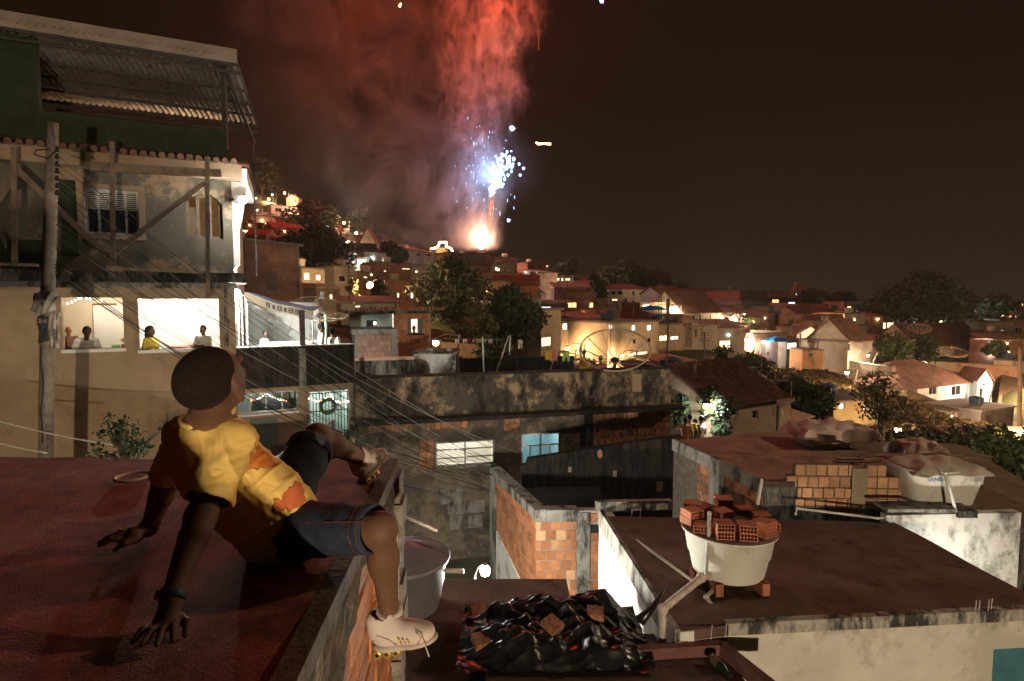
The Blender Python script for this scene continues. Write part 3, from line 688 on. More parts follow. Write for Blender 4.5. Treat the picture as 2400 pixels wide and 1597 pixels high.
lamp('room_lamp_upper', WL.pt(w7[1]-.3, w7[3]-.45, -.8), (1, .75, .5), 7, .06, lh)
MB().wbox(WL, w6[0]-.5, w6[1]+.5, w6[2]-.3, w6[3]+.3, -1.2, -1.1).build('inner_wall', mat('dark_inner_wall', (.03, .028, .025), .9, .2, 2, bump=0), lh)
# painted green strips on the old render
for (a, b, c, d) in ((138, 420, 185, 600), (0, 560, 120, 640)):
    r = rect(WL, a, b, c, d); MB().wbox(WL, r[0], r[1], r[2], r[3], .003, .012).build('green_patch', green_m, lh)
# rooms behind the two open windows
zf = w1[2]-.95; zt = w1[3]+.35; us_ = [(w1[0]-.5, w1[1]+.1, room_beige), (w2[0]-.1, w2[1]+.15, room_white)]
for (ua, ub, mm) in us_:
    m = MB(); D = 2.8
    m.quad(WL.pt(ua, zf, -D), WL.pt(ub, zf, -D), WL.pt(ub, zt, -D), WL.pt(ua, zt, -D)); m.quad(WL.pt(ua, zf, -D), WL.pt(ua, zt, -D), WL.pt(ua, zt, -.225), WL.pt(ua, zf, -.225))
    m.quad(WL.pt(ub, zf, -D), WL.pt(ub, zf, -.225), WL.pt(ub, zt, -.225), WL.pt(ub, zt, -D)); m.quad(WL.pt(ua, zt, -D), WL.pt(ub, zt, -D), WL.pt(ub, zt, -.225), WL.pt(ua, zt, -.225))
    m.quad(WL.pt(ua, zf, -D), WL.pt(ua, zf, -.225), WL.pt(ub, zf, -.225), WL.pt(ub, zf, -D)); m.build('room', mm, lh)
for w in (w1, w2): MB().wbox(WL, w[0]-.03, w[1]+.03, w[2]-.07, w[2], -.26, .05).build('window_sill', white_m, lh)
lamp('room_lamp', WL.pt(w1[0]+.6, zt-.25, -1.5), (1, .86, .66), 95, .1, lh)
lamp('room_lamp', WL.pt((w2[0]+w2[1])/2, zt-.25, -1.3), (1, .93, .80), 330, .1, lh)
# doors in the back of the first room
MB().wbox(WL, w1[0]+.12, w1[0]+.62, zf, zf+1.9, -2.79, -2.74).build('room_door', mat('brown_door', (.20, .10, .05), .7, .2, 6, bump=.1), lh)
MB().wbox(WL, w1[1]-.95, w1[1]-.15, zf, zf+1.85, -2.79, -2.73).build('room_door', white_m, lh)
# roof behind
m = MB(); m.prism([WL.pt(0, zfas1-.15, -.2), WL.pt(UR, zfas1-.15, -.2), WS.pt(WS.len, zfas1-.15), WL.pt(0, zfas1-.15, -4)], (0, 0, .1)); m.build('floor_slab', conc_dark, lh)
# people in the windows
def in_win(px, pyhead, out, H, yaw, label, **k):
    u, z = WL.uz(px, pyhead); p = WL.pt(u, z, out)
    d = ray(px, pyhead); t = ((WL.pt(0, 0, out)-Vector((0, 0, HC))).dot(WL.n))/d.dot(WL.n); p = Vector((0, 0, HC))+d*t
    return person(label, (p.x, p.y, p.z-H), H, yaw, **k)
yawF = math.atan2(-WL.n.x, WL.n.y)
fa = {-1: ((-.26, .12, 1.12), (-.12, .34, 1.02)), 1: ((.26, .12, 1.12), (.12, .34, 1.02))}
in_win(160, 765, -.45, 1.28, yawF, 'child with bare shoulders at the cream house window beside the hanging banner', shirt=(.32, .18, .13), lower=(.2, .2, .25), skin=(.24, .10, .05), bald=True)
in_win(197, 757, -.55, 1.72, yawF+.3, 'man in white shirt leaning on the window sill of the cream house', shirt=(.75, .72, .68), lower=(.1, .1, .12), skin=(.10, .05, .03), arms=fa, lean=.45)
in_win(352, 764, -.6, 1.62, yawF+1.0, 'woman with dark hair and yellow top in the brightly lit room', shirt=(.72, .60, .10), lower=(.1, .1, .12), skin=(.14, .07, .04), long_hair=True)
in_win(476, 763, -.4, 1.45, yawF-.5, 'boy in pale shirt with folded arms in the brightly lit window', shirt=(.60, .54, .46), lower=(.1, .1, .12), skin=(.12, .06, .035), arms={-1: ((-.24, .1, 1.12), (.04, .24, 1.2)), 1: ((.24, .1, 1.12), (-.04, .22, 1.2))})
# table top, box and flower pot on the sill
tt = MB(); tt.wbox(WL, w2[0]+.55, w2[0]+1.35, w2[2]-.04, w2[2]+.02, -.9, -.35)
ot = empty('side_table', WL.pt(w2[0]+.95, zf, -.6), 'small red-edged table inside the brightly lit room', 'table'); tt.build('table_top', mat('red_table', (.45, .06, .04), .6, .1, 8, bump=0), ot)
for du in (.6, 1.3):
    for do in (-.85, -.4): MB().wbox(WL, w2[0]+du-.02, w2[0]+du+.02, zf, w2[2]-.04, do-.02, do+.02).build('leg', wood_m, ot)
r = WL.uz(266, 812); o = MB().wbox(WL, r[0]-.05, r[0]+.1, w1[2]+.002, w1[2]+.06, -.2, -.1).wbox(WL, r[0]-.04, r[0]+.09, w1[2]+.06, w1[2]+.066, -.19, -.11).build('plastic_box', mat('lime_plastic', (.25, .60, .06), .4, .05, 9, bump=0)); tag(o, 'small lime green plastic box on the window sill', 'box')
r = WL.uz(288, 806); fp = WL.pt(r[0], w1[2], -.12); t = empty('potted_flower', fp, 'yellow sunflower in a red pot on the window sill', 'potted plant')
MB().lathe([(.03, .002), (.045, .07), (.05, .075), (.03, .07)], 12, Matrix.Translation(fp)).build('pot', mat('red_pot', (.4, .07, .04), .6, .1, 8, bump=0), t)
MB().tube([fp+Vector((0, 0, .05)), fp+Vector((-.01, 0, .16))], .005, 5).build('stem', leaf_m, t)
m = MB()
for k in range(12):
    a = 2*math.pi*k/12; c = fp+Vector((-.01, 0, .17)); d1 = (WL.u*math.cos(a)+Vector((0, 0, 1))*math.sin(a)); d2 = (WL.u*math.cos(a+.3)+Vector((0, 0, 1))*math.sin(a+.3)); m.add([c+WL.n*.01, c+d1*.05, c+d2*.05+WL.n*.012, c+d2*.02], [(0, 1, 2, 3)])
m.build('petal', mat('yellow_petal', (.75, .5, .03), .6, .1, 8, bump=0), t); MB().ball(fp+Vector((-.01, 0, .17))+WL.n*.012, .018, 8, 5).build('flower_head', wood_m, t)
# string of small bulbs in the first window
m = MB(); bpts = [WL.px(x, y, -.35) for x, y in ((150, 712), (160, 709), (168, 705), (176, 700), (182, 699), (195, 700), (204, 701), (232, 704))]
t = empty('string_lights', bpts[0], 'string of tiny white bulbs hung across the first lit window', 'string lights')
MB().tube(bpts, .004, 4).build('wire', cable_m, t)
for p in bpts: MB().ball(p, .016, 6, 5).build('bulb', bulb_white, t)
# ---------------------------------------------------------------- lower storey right of the house corner, terrace on top
th = empty('terrace_house', WL.pt((UR+uT)/2, -6), 'low house with walled roof terrace, narrow lit window and wreath-hung door', 'house')
zpb = WL.uz(690, 905)[1]
m = MB(); wall_mesh(m, WL, UR+.002, uT, -6, zpb, .2, [w3, w4]); m.build('wall', plaster_tan, th)
m = MB(); m.wbox(WL, UR+.002, uT, zpb, zpar, -.15, .06); m.build('parapet', conc_black, th)
MB().wbox(WL, UR+.002, uT, zpar, zpar+.02, -.18, .07).build('parapet_coping', mat('pale_coping', (.42, .40, .34), .9, .2, 6, bump=.3), th)
MB().wbox(WL, WL.uz(700, 860)[0], WL.uz(716, 860)[0], zpb, zpar-.05, .06, .09).build('pilaster', conc_m, th)
MB().wbox(WL, *w5, .002, .03).build('shutter_panel', mat('grey_green_shutter', (.13, .15, .125), .7, .2, 4, bump=.1), th)
for w in (w3, w4):
    ua, ub = w[0]-.1, w[1]+.1; za, zb = w[2]-.3, w[3]+.2; m = MB(); D = 1.8
    m.quad(WL.pt(ua, za, -D), WL.pt(ub, za, -D), WL.pt(ub, zb, -D), WL.pt(ua, zb, -D)); m.quad(WL.pt(ua, za, -D), WL.pt(ua, zb, -D), WL.pt(ua, zb, -.205), WL.pt(ua, za, -.205))
    m.quad(WL.pt(ub, za, -D), WL.pt(ub, za, -.205), WL.pt(ub, zb, -.205), WL.pt(ub, zb, -D)); m.quad(WL.pt(ua, zb, -D), WL.pt(ub, zb, -D), WL.pt(ub, zb, -.205), WL.pt(ua, zb, -.205))
    m.quad(WL.pt(ua, za, -D), WL.pt(ua, za, -.205), WL.pt(ub, za, -.205), WL.pt(ub, za, -D)); m.build('room', mat('mint_room', (.62, .74, .66), .8, .06, 2, bump=0), th)
    lamp('room_lamp', WL.pt((ua+ub)/2, zb-.15, -1.0), (.88, 1, .92), 60, .08, th)
MB().wbox(WL, w3[0], w3[1], w3[2]-.05, w3[2], -.2, .05).build('window_sill', white_m, th)
window(WL, w3, th, alu, None, 4, 1, rec=.1, fw=.03)
MB().wbox(WL, w3[0]+.65, w3[0]+1.35, w3[2]-.1, w3[3]+.1, -1.2, -1.15).build('cupboard', mat('grey_cupboard', (.10, .12, .12), .7, .2, 3, bump=0), th)
# iron gate with a round wreath and fairy lights
m = MB()
for i in range(13): u = lerp(w4[0]+.03, w4[1]-.03, i/12); m.bar(WL.pt(u, w4[2], -.08), WL.pt(u, w4[3]-.03, -.08), .016)
for f in (.0, .35, .7, .985): z = lerp(w4[2]+.02, w4[3]-.03, f); m.bar(WL.pt(w4[0], z, -.08), WL.pt(w4[1], z, -.08), .022)
m.build('iron_gate', metal_dark, th)
wc = WL.px(768, 952, .02); t = empty('wreath', wc, 'round red and green wreath on the iron gate', 'wreath')
leaf_cloud('foliage', [wc + WL.u*math.cos(a)*.17 + Vector((0, 0, math.sin(a)*.17)) for a in [2*math.pi*i/22 for i in range(22)]], 26, .055, .035, mat('wreath_mix', (.25, .05, .04), .7, .8, 30, second=(.05, .13, .03), second_amt=.9, bump=0), t, 3)
MB().tube([wc + WL.u*math.cos(a)*.17 + Vector((0, 0, math.sin(a)*.17)) for a in [2*math.pi*i/22 for i in range(23)]], .025, 6, False).build('ring', wood_m, t)
def fairy(name, pts, label, n, cols, r=.014):
    t = empty(name, pts[0], label, 'string lights'); MB().tube(pts, .005, 4).build('wire', cable_m, t)
    L = [0]
    for a, b in zip(pts, pts[1:]): L.append(L[-1] + (b-a).length)
    for i in range(n):
        s = L[-1]*i/(n-1); k = max(j for j in range(len(pts)-1) if L[j] <= s+1e-6); f = (s-L[k])/max(1e-6, L[k+1]-L[k])
        MB().ball(pts[k].lerp(pts[k+1], min(1, f)) - Vector((0, 0, .012)), r, 6, 4).build('bulb', cols[i % len(cols)], t)
fl = [emis('fairy_gold', (1, .6, .2), 14), emis('fairy_red', (1, .15, .08), 10), emis('fairy_blue', (.3, .6, 1), 9), bulb_white]
fairy('string_lights', [WL.px(x, y, -.5) for x, y in ((592, 946), (612, 940), (628, 928), (640, 935), (660, 944), (676, 946))], 'string of coloured bulbs in the narrow window of the terrace house', 14, fl)
fairy('string_lights', [WL.px(x, y, .0) for x, y in ((724, 934), (742, 940), (760, 936), (775, 922), (782, 940), (800, 942), (815, 940))], 'string of coloured bulbs across the wreath gate', 20, fl, .018)
bush(WL.px(805, 1055, .25), .5, .6, 'leafy potted shrub beside the wreath gate', leaf_m, 5, 30, .07)
# terrace behind the parapet
zt0 = zpar-.95
TB = 4.2
m = MB(); m.prism([WL.pt(UR, zt0-.1, -.15), WL.pt(uT, zt0-.1, -.15), WL.pt(uT, zt0-.1, -TB), WL.pt(UR-.6, zt0-.1, -TB)], (0, 0, .1)); m.build('terrace_floor', conc_m, th)
ub0 = WL.uz(560, 760)[0]
m = MB(); m.wbox(WL, UR-.4, uT-.2, zt0, zt0+2.0, -TB-.15, -TB); m.build('terrace_back_wall', mat('mottled_white_wall', (.55, .56, .52), .9, .2, 2, second=(.25, .26, .24), second_amt=.55, bump=.3), th)
for a, b in ((702, 4), ): pass
MB().bar(WL.px(531*1.0, 812, .03), WL.px(531, 640, .03), .1).build('corner_post', conc_m, th)
tp = WL.uz(708, 740)[0]; MB().wbox(WL, tp-.06, tp+.06, zpar, WL.uz(708, 727)[1], -.1, .02).build('terrace_post', mat('brown_post', (.10, .07, .055), .8, .3, 8, bump=.2), th)
gp = WL.uz(776, 740)[0]; MB().tube([WL.pt(gp, zt0, -.8), WL.pt(gp, zpar+.75, -.8)], .035, 8).build('green_post', mat('mint_post', (.30, .55, .33), .6, .1, 8, bump=0), th)
# white column and glass by the corner
cu0 = WL.uz(556, 750)[0]; MB().wbox(WL, cu0-.07, cu0+.06, zt0, zpar+1.25, -.75, -.6).build('white_column', white_m, th)
for px_ in (572, 584): u = WL.uz(px_, 750)[0]; MB().wbox(WL, u-.015, u+.015, zt0, zpar+1.25, -1.2, -1.15).build('door_frame', white_m, th)
# blue and white awning
aw = empty('awning', WL.px(600, 700, -1), 'blue awning with printed white valance above the terrace', 'awning')
a0 = WL.px(575, 684, -.3); a1 = WL.px(737, 729, -.3); a2 = WL.px(790, 722, -2.4); a3 = WL.px(640, 694, -2.4)
m = MB(); N = 10
for i in range(N):
    for j in range(3):
        f = lambda i, j: a0.lerp(a1, i/N).lerp(a3.lerp(a2, i/N), j/3) + Vector((0, 0, .012*math.sin(i*1.1+j)-.06*math.sin(math.pi*i/N)))
        m.quad(f(i, j), f(i+1, j), f(i+1, j+1), f(i, j+1))
m.build('canopy', mat('blue_canvas', (.05, .22, .42), .7, .15, 4, bump=.1), aw, True)
m = MB()
for i in range(N):
    f = lambda i: a0.lerp(a1, i/N) + Vector((0, 0, .012*math.sin(i*1.1)-.06*math.sin(math.pi*i/N))); dz = Vector((0, 0, -.2)) + WL.n*.04
    m.quad(f(i)+dz, f(i+1)+dz, f(i+1)+WL.n*.01, f(i)+WL.n*.01)
m.build('valance', mat('white_canvas', (.72, .64, .50), .8, .08, 4, bump=.1), aw)
m = MB()   # printed marks on the valance
for i, (s0, s1, k) in enumerate(((.30, .36, 0), (.39, .43, 1), (.46, .53, 0), (.56, .60, 1), (.63, .70, 0), (.73, .79, 0))):
    f = lambda s: a0.lerp(a1, s) + Vector((0, 0, .012*math.sin(s*N*1.1)-.06*math.sin(math.pi*s))) + WL.n*.035
    for q in range(5 if k == 0 else 1):
        s_a, s_b = s0, s1
        if k == 0 and q in (0, 1): s_a, s_b = s0 + (s1-s0)*.75*q, s0 + (s1-s0)*(.25+.75*q)
        z0, z1 = (-.16, -.06) if (k or q < 2) else (-.16+.045*(q-2), -.14+.045*(q-2))
        m.quad(f(s_a)+Vector((0, 0, z0)), f(s_b)+Vector((0, 0, z0)), f(s_b)+Vector((0, 0, z1)), f(s_a)+Vector((0, 0, z1)))
m.build('printed_mark', mat('blue_print', (.10, .14, .22), .8, .1, 5, bump=0), aw)
for q in (a0, a1, a2): MB().tube([(q.x, q.y, zt0), q], .02, 6).build('pole', metal_pale, aw)
MB().tube([a0 - Vector((0, 0, .25)), a1 - Vector((0, 0, .22)), a2 - Vector((0, 0, .1))], .018, 6).build('rail', metal_pale, aw)
# people and things on the terrace
def on_terrace(px, py, out, H, yaw, label, **k):
    d = ray(px, py); t = ((WL.pt(0, 0, out)-Vector((0, 0, HC))).dot(WL.n))/d.dot(WL.n); p = Vector((0, 0, HC))+d*t
    return person(label, (p.x, p.y, p.z-H), H, yaw, **k)
on_terrace(621, 775, -1.6, 1.25, yawF+.8, 'child in pale top standing on the terrace beside the white column', shirt=(.6, .66, .68), lower=(.3, .3, .35), vox=.02)
on_terrace(752, 757, -1.2, 1.65, yawF+1.5, 'person in white shirt with one arm raised below the dish on the terrace', shirt=(.8, .78, .76), lower=(.2, .2, .25), vox=.02, arms={-1: ((-.3, .0, 1.5), (-.3, .02, 1.75)), 1: ((.25, -.02, 1.14), (.24, .08, .88))})
on_terrace(778, 768, -.9, 1.55, yawF+2.6, 'person with dark hair and white shirt on the terrace beside the green post', shirt=(.8, .76, .76), lower=(.2, .2, .25), vox=.02)
tb = empty('terrace_table', WL.px(690, 800, -1.5), 'white-covered table on the terrace behind the parapet', 'table')
tu = WL.uz(690, 800)[0]; MB().wbox(WL, tu-.5, tu+.75, zt0+.62, zt0+.95, -1.9, -1.2).build('table_cloth', white_m, tb); MB().wbox(WL, tu-.42, tu+.67, zt0, zt0+.62, -1.8, -1.3).build('base', wood_pale, tb)
dish(WL.px(782, 745, -2.2), (.25, -.35, .9), .78, .22, 'wire satellite dish tipped skyward on the terrace', WL.pt(WL.uz(800, 760)[0], zt0, -2.2), ribs=8, tube=.014)
# floodlights on the house corner
for (x, y, W_, lb) in ((566, 470, 200, 'white floodlight under the eave of the cream house'), (553, 688, 2000, 'white floodlight on the house corner above the terrace')):
    q = P(x, y, 13.55 if y < 600 else 14.5); t = empty('floodlight', q, lb, 'floodlight')
    MB().obox(q + Vector((-.05, .06, .03)), (.11, 0, 0), (0, .06, 0), (0, 0, .08)).build('housing', metal_dark, t)
    MB().ball(q + Vector((.03, -.02, 0)), .085, 12, 8).build('lens', bulb_white, t, True)
    MB().bar(q + Vector((-.1, .1, .05)), q + Vector((-.35, .2, .05)), .04).build('bracket', metal_dark, t)
    lamp('flood_light', q + Vector((.08, -.1, -.03)), (1, 1, .92), W_, .1, t)
# ================================================================ timber scaffold in front of the upper floor
sc = empty('timber_scaffold', WL.px(300, 640, .6), 'rough timber scaffold of posts and crossed braces before the peeling upper floor', 'scaffold')
def sb(x0, y0, x1, y1, w, nm, out=.62, mm=wood_m, h=None): MB().bar(WL.px(x0, y0, out), WL.px(x1, y1, out), w, h or w*.6, up=WL.n).build(nm, mm, sc)
for x, y0, y1 in ((56, 362, 625), (274, 350, 632), (486, 382, 700)): sb(x, y0, x+2, y1, .09, 'post', .68)
sb(225, 405, 518, 420, .17, 'beam', .64); sb(274, 600, 480, 440, .11, 'brace', .60); sb(60, 410, 262, 605, .11, 'brace', .60); sb(0, 510, 60, 420, .11, 'brace', .60); sb(0, 490, 45, 590, .11, 'brace', .60)
sb(268, 632, 490, 642, .06, 'rail', .62, wood_pale); sb(0, 622, 110, 626, .06, 'rail', .62, wood_pale); sb(262, 632, 298, 635, .1, 'plank', .7, wood_pale); sb(395, 635, 420, 638, .1, 'plank', .7, wood_pale)
# ================================================================ utility pole with wrapped bags and election banners
pb_ = PZ(108, 1058, -.6); Yp = 10.2
pole = empty('utility_pole', P(106, 1060, Yp), 'leaning wooden utility pole hung with plastic bags and paper banners', 'utility pole')
MB().tube([P(106, 1250, Yp), P(108, 1000, Yp), P(112, 700, Yp), P(119, 480, Yp), P(124, 288, Yp)], [.115, .11, .105, .095, .08], 12).build('post', mat('grey_pole', (.20, .165, .125), .85, .3, 7, stain=(.07, .055, .04), stain_amt=.4, streak=6, bump=.6), pole, True)
for i in range(7): q = P(134, 350+i*17, Yp-.08); MB().lathe([(.0, -.05), (.03, -.045), (.035, 0), (.02, .02), (.03, .04), (0, .05)], 8, Matrix.Translation(q)).build('insulator', black_m, pole)
MB().tube([P(116, 350, Yp-.1), P(85, 352, Yp-.1), P(80, 362, Yp-.1), P(112, 372, Yp-.1), P(132, 352, Yp-.1)], .012, 5).build('cable_loop', cable_m, pole)
def sheet(pts, mm, nm, bul=.03):
    N, K = 8, 8; vs = []; fs = []
    for j in range(K+1):
        for i in range(N+1):
            p = pts[0].lerp(pts[1], i/N).lerp(pts[3].lerp(pts[2], i/N), j/K); vs.append(p + Vector((0, -1, 0))*(bul*math.sin(i*1.3+j*.9)+bul*1.6*math.sin(math.pi*i/N)))
    for j in range(K):
        for i in range(N): k = j*(N+1)+i; fs.append((k, k+1, k+N+2, k+N+1))
    return MB().add(vs, fs).build(nm, mm, pole, True)
sheet([P(97, 680, Yp-.14), P(136, 687, Yp-.14), P(128, 728, Yp-.15), P(100, 736, Yp-.15)], mat('pale_plastic', (.42, .40, .33), .5, .2, 6, bump=.3), 'plastic_bag')
sheet([P(82, 690, Yp-.12), P(100, 682, Yp-.14), P(100, 738, Yp-.14), P(72, 728, Yp-.1)], mat('grey_plastic', (.22, .20, .17), .5, .2, 6, bump=.3), 'plastic_bag')
def banner_mat():
    m, n, o = _new('banner_print'); L = n.links.new; N = n.nodes.new
    pb = N('ShaderNodeBsdfPrincipled'); L(pb.outputs[0], o.inputs[0]); pb.inputs['Roughness'].default_value = .7
    g = N('ShaderNodeNewGeometry'); mp = N('ShaderNodeMapping'); mp.inputs['Scale'].default_value = (16, 16, 1.6); L(g.outputs['Position'], mp.inputs[0])
    v = N('ShaderNodeTexNoise'); v.inputs['Scale'].default_value = 1.4; v.inputs['Detail'].default_value = 3; L(mp.outputs[0], v.inputs['Vector'])
    r = N('ShaderNodeValToRGB'); L(v.outputs[0], r.inputs[0]); es = r.color_ramp.elements
    es[0].position = .42; es[0].color = (.10, .09, .08, 1); es[1].position = .56; es[1].color = (.55, .47, .42, 1); q = es.new(.62); q.color = (.42, .20, .17, 1); q = es.new(.68); q.color = (.56, .50, .45, 1)
    L(r.outputs[0], pb.inputs['Base Color']); return m
sheet([P(115, 738, Yp-.2), P(142, 733, Yp-.16), P(139, 816, Yp-.16), P(116, 823, Yp-.2)], banner_mat(), 'paper_banner', .02)
sheet([P(88, 740, Yp-.12), P(114, 742, Yp-.2), P(113, 800, Yp-.2), P(90, 806, Yp-.12)], mat('dark_banner', (.06, .06, .065), .7, .3, 20, bump=.2), 'paper_banner', .02)
def text3d(s, loc, size, x_dir, mm, name, parent=None, up=(0, 0, 1), extrude=.001):
    c = bpy.data.curves.new(name, 'FONT'); c.body = s; c.size = size; c.extrude = extrude; c.align_x = 'CENTER'
    tmp = bpy.data.objects.new(name, c); COL.objects.link(tmp); bpy.context.view_layer.update()
    me = bpy.data.meshes.new_from_object(tmp.evaluated_get(bpy.context.evaluated_depsgraph_get())); COL.objects.unlink(tmp); bpy.data.objects.remove(tmp)
    x = Vector(x_dir).normalized(); z = Vector(up).normalized(); y = x.cross(z)   # text normal = x x up
    M4 = Matrix(((x.x, z.x, y.x, loc[0]), (x.y, z.y, y.y, loc[1]), (x.z, z.z, y.z, loc[2]), (0, 0, 0, 1)))
    me.transform(M4); return link(name, me, mm, parent)
bp_ = P(101, 757, Yp-.245); text3d('25 61', bp_, .10, (1, -.35, 0), mat('banner_ink_pale', (.5, .46, .42), .7, .1, 8, bump=0), 'banner_lettering', pole)
MB().tube([P(98, 812, Yp-.1), P(96, 850, Yp-.12), P(102, 900, Yp-.12), P(97, 960, Yp-.12), P(100, 1040, Yp-.12)], .012, 5).build('loose_cable', cable_m, pole)
# ================================================================ overhead cables
rg = random.Random(3)
tower_end = [P(1150 + rg.uniform(-12, 6), 1098 + rg.uniform(-25, 62), 14.2) for _ in range(40)]
for i in range(16):
    a = P(132 + rg.uniform(-4, 3), 345 + i*18 + rg.uniform(-4, 4), Yp); b = tower_end[i]
    cable(a, b, rg.uniform(.15, .65), rg.choice((.0045, .0045, .006)), None, cable_pale if i % 4 == 0 else cable_m)
for i in range(4):
    a = P(128, 620+i*8, Yp); b = P(1100 + i*14, 1120+rg.uniform(-10, 30), 14.4); cable(a, b, rg.uniform(.3, .8), .007)
for i, (x0, y0, x1, y1) in enumerate(((566, 690, 1150, 1052), (540, 705, 1120, 1075), (760, 845, 1215, 1062), (560, 880, 1080, 1142))):
    cable(P(x0, y0, 13.3), P(x1, y1, 14.3), .12, .008, 'pale overhead cable running from the house corner past the terrace to the brick tower', cable_pale, 'pale cables from the house corner')
cable(P(-60, 972, 9.4), P(300, 1048, 9.0), .05, .012, 'white pipe rail sloping past the foot of the wooden pole', pvc_white, None, name='pipe_rail')
cable(P(-60, 1022, 9.2), P(110, 1062, 9.0), .03, .012, 'short white pipe rail below the longer one at the pole foot', pvc_white, None, name='pipe_rail')
t = bush(P(300, 1075, 7.5) , .75, .52, 'leafy shrub rising behind the far edge of the red-brown roof', leaf_dark, 11, 30, .042, n=14)
# ================================================================ long mouldy house across the alley
a_ = P(833, 900, 15.0); b_ = P(1571, 900, 17.2); WM = Wall((a_.x, a_.y), (b_.x, b_.y))
mh = empty('mouldy_house', WM.pt(WM.len/2, -6.2), 'long flat-roofed house with black-stained parapet, raw brick patches and two lit windows', 'house')
zp1 = WM.uz(1200, 876)[1]; zp0 = WM.uz(1200, 966)[1]
v1 = rect(WM, 1020, 1036, 1160, 1094); v1 = (v1[0], v1[1], WM.uz(1090, 1092)[1], WM.uz(1090, 1034)[1])
v2 = rect(WM, 1222, 1018, 1314, 1100)
m = MB(); wall_mesh(m, WM, 0, WM.len, -6.2, zp0, .2, [v1, v2]); m.build('wall', mat('bare_mouldy_wall', (.20, .148, .10), .95, .3, 3, second=(.10, .08, .06), second_amt=.5, stain=(.05, .04, .032), stain_amt=.5, stain_scale=.8, streak=1.2, bump=.5), mh)
m = MB(); m.wbox(WM, -.02, WM.len, zp0, zp1, -.18, .05)
m.build('parapet', mat('stained_parapet', (.29, .205, .125), .95, .3, 2.5, second=(.07, .06, .045), second_amt=.62, stain=(.018, .016, .013), stain_amt=.72, stain_scale=.7, streak=2.2, bump=.6), mh)
MB().wbox(WM, -.02, WM.len+.02, zp1, zp1+.05, -.2, .07).build('parapet_coping', conc_black, mh)
MB().wbox(WM, 0, WM.len+.25, zp0-.10, zp0, .0, .42).build('ledge', conc_black, mh)
patch = WM.uz(1484, 900); MB().wbox(WM, patch[0]-.05, patch[0]+.22, zp0+.42, zp1-.12, .05, .065).build('render_patch', plaster_tan, mh)
# brick zones
ub = WM.uz(1388, 1000)[0]; bz0 = WM.uz(1480, 1130)[1]; bz1 = zp0-.12
bricks(WM, ub+.02, WM.len-.02, bz0, bz1, mh, brick_dark, .185, .185, out=.02, keep=lambda u, z: R.random() > .06)
bricks(WM, v1[1]+.25, v2[0]-.05, v2[3]+.1, bz1, mh, brick_dark, .185, .185, out=.02, keep=lambda u, z: R.random() > .15)
bricks(WM, v1[0]-.42, v1[0]-.03, v1[2]-.1, v1[3]+.1, mh, brick_dark, .185, .185, out=.02)
bricks(WM, .3, v1[1], v1[3]+.35, bz1-.05, mh, brick_dark, .185, .185, out=.015, keep=lambda u, z: math.sin(u*3.1+z*5)+math.sin(u*1.3) > .1)
MB().wbox(WM, ub-.25, ub, -5, zp0-.1, 0, .05).build('pillar', conc_black, mh)
for (a, b, c, d, w_) in ((v1[0], v1[1], v1[2], v1[3], 110), (v2[0], v2[1], v2[2], v2[3], 40)):
    ua, ub_, za, zb = a-.3, b+.3, c-.5, d+.3; m = MB(); D = 2.2
    m.quad(WM.pt(ua, za, -D), WM.pt(ub_, za, -D), WM.pt(ub_, zb, -D), WM.pt(ua, zb, -D)); m.quad(WM.pt(ua, za, -D), WM.pt(ua, zb, -D), WM.pt(ua, zb, -.205), WM.pt(ua, za, -.205))
    m.quad(WM.pt(ub_, za, -D), WM.pt(ub_, za, -.205), WM.pt(ub_, zb, -.205), WM.pt(ub_, zb, -D)); m.quad(WM.pt(ua, zb, -D), WM.pt(ub_, zb, -D), WM.pt(ub_, zb, -.205), WM.pt(ua, zb, -.205))
    m.quad(WM.pt(ua, za, -D), WM.pt(ua, za, -.205), WM.pt(ub_, za, -.205), WM.pt(ub_, za, -D)); m.build('room', room_white if w_ > 60 else mat('blue_room', (.45, .66, .70), .8, .1, 2, bump=0), mh)
    lamp('room_lamp', WM.pt((ua+ub_)/2, zb-.2, -1.1), (1, .95, .85) if w_ > 60 else (.85, 1, 1), w_, .08, mh)
window(WM, v1, mh, mat('grey_bars', (.28, .26, .22), .6, .2, 8, bump=0), None, 2, 3, rec=.05, fw=.045)
window(WM, v2, mh, white_m, None, 2, 1, rec=.05, fw=.05)
window(WM, (v2[0], v2[1], v2[2], lerp(v2[2], v2[3], .68)), mh, white_m, None, 4, 1, rec=.10, fw=.04)
MB().wbox(WM, v1[0]-.04, v1[1]+.04, v1[2]-.05, v1[2], -.2, .05).build('window_sill', conc_m, mh)
# roof deck, far walls, end wall
zd = zp1-.85
m = MB(); m.prism([WM.pt(0, zd, -.18), WM.pt(WM.len, zd, -.18), WM.pt(WM.len-.2, zd, -6), WM.pt(0, zd, -6)], (0, 0, -.12)); m.build('roof_deck', roof_dark, mh)
WE = Wall((WM.pt(WM.len, 0).x, WM.pt(WM.len, 0).y), (WM.pt(WM.len-.2, 0, -6).x, WM.pt(WM.len-.2, 0, -6).y))
MB().prism([WM.pt(WM.len-.18, -6.2, -.2), WM.pt(WM.len-.02, -6.2, -.2), WM.pt(WM.len-.2, -6.2, -6), WM.pt(WM.len-.36, -6.2, -6)], (0, 0, 6.2+zd)).build('end_wall', conc_dark, mh)
f0, f1 = P(1070, 860, 20.5), P(1345, 860, 21.4)
WF = Wall((f0.x, f0.y), (f1.x, f1.y)); zf1 = WF.uz(1200, 838)[1]
MB().wbox(WF, 0, WF.len, zd, zf1, -.15, 0).build('back_parapet', conc_black, mh)
for px_ in (1078, 1133, 1193): u = WF.uz(px_, 840)[0]; MB().wbox(WF, u-.09, u+.09, zf1, zf1+.07, -.15, .0).build('parapet_stub', conc_dark, mh)
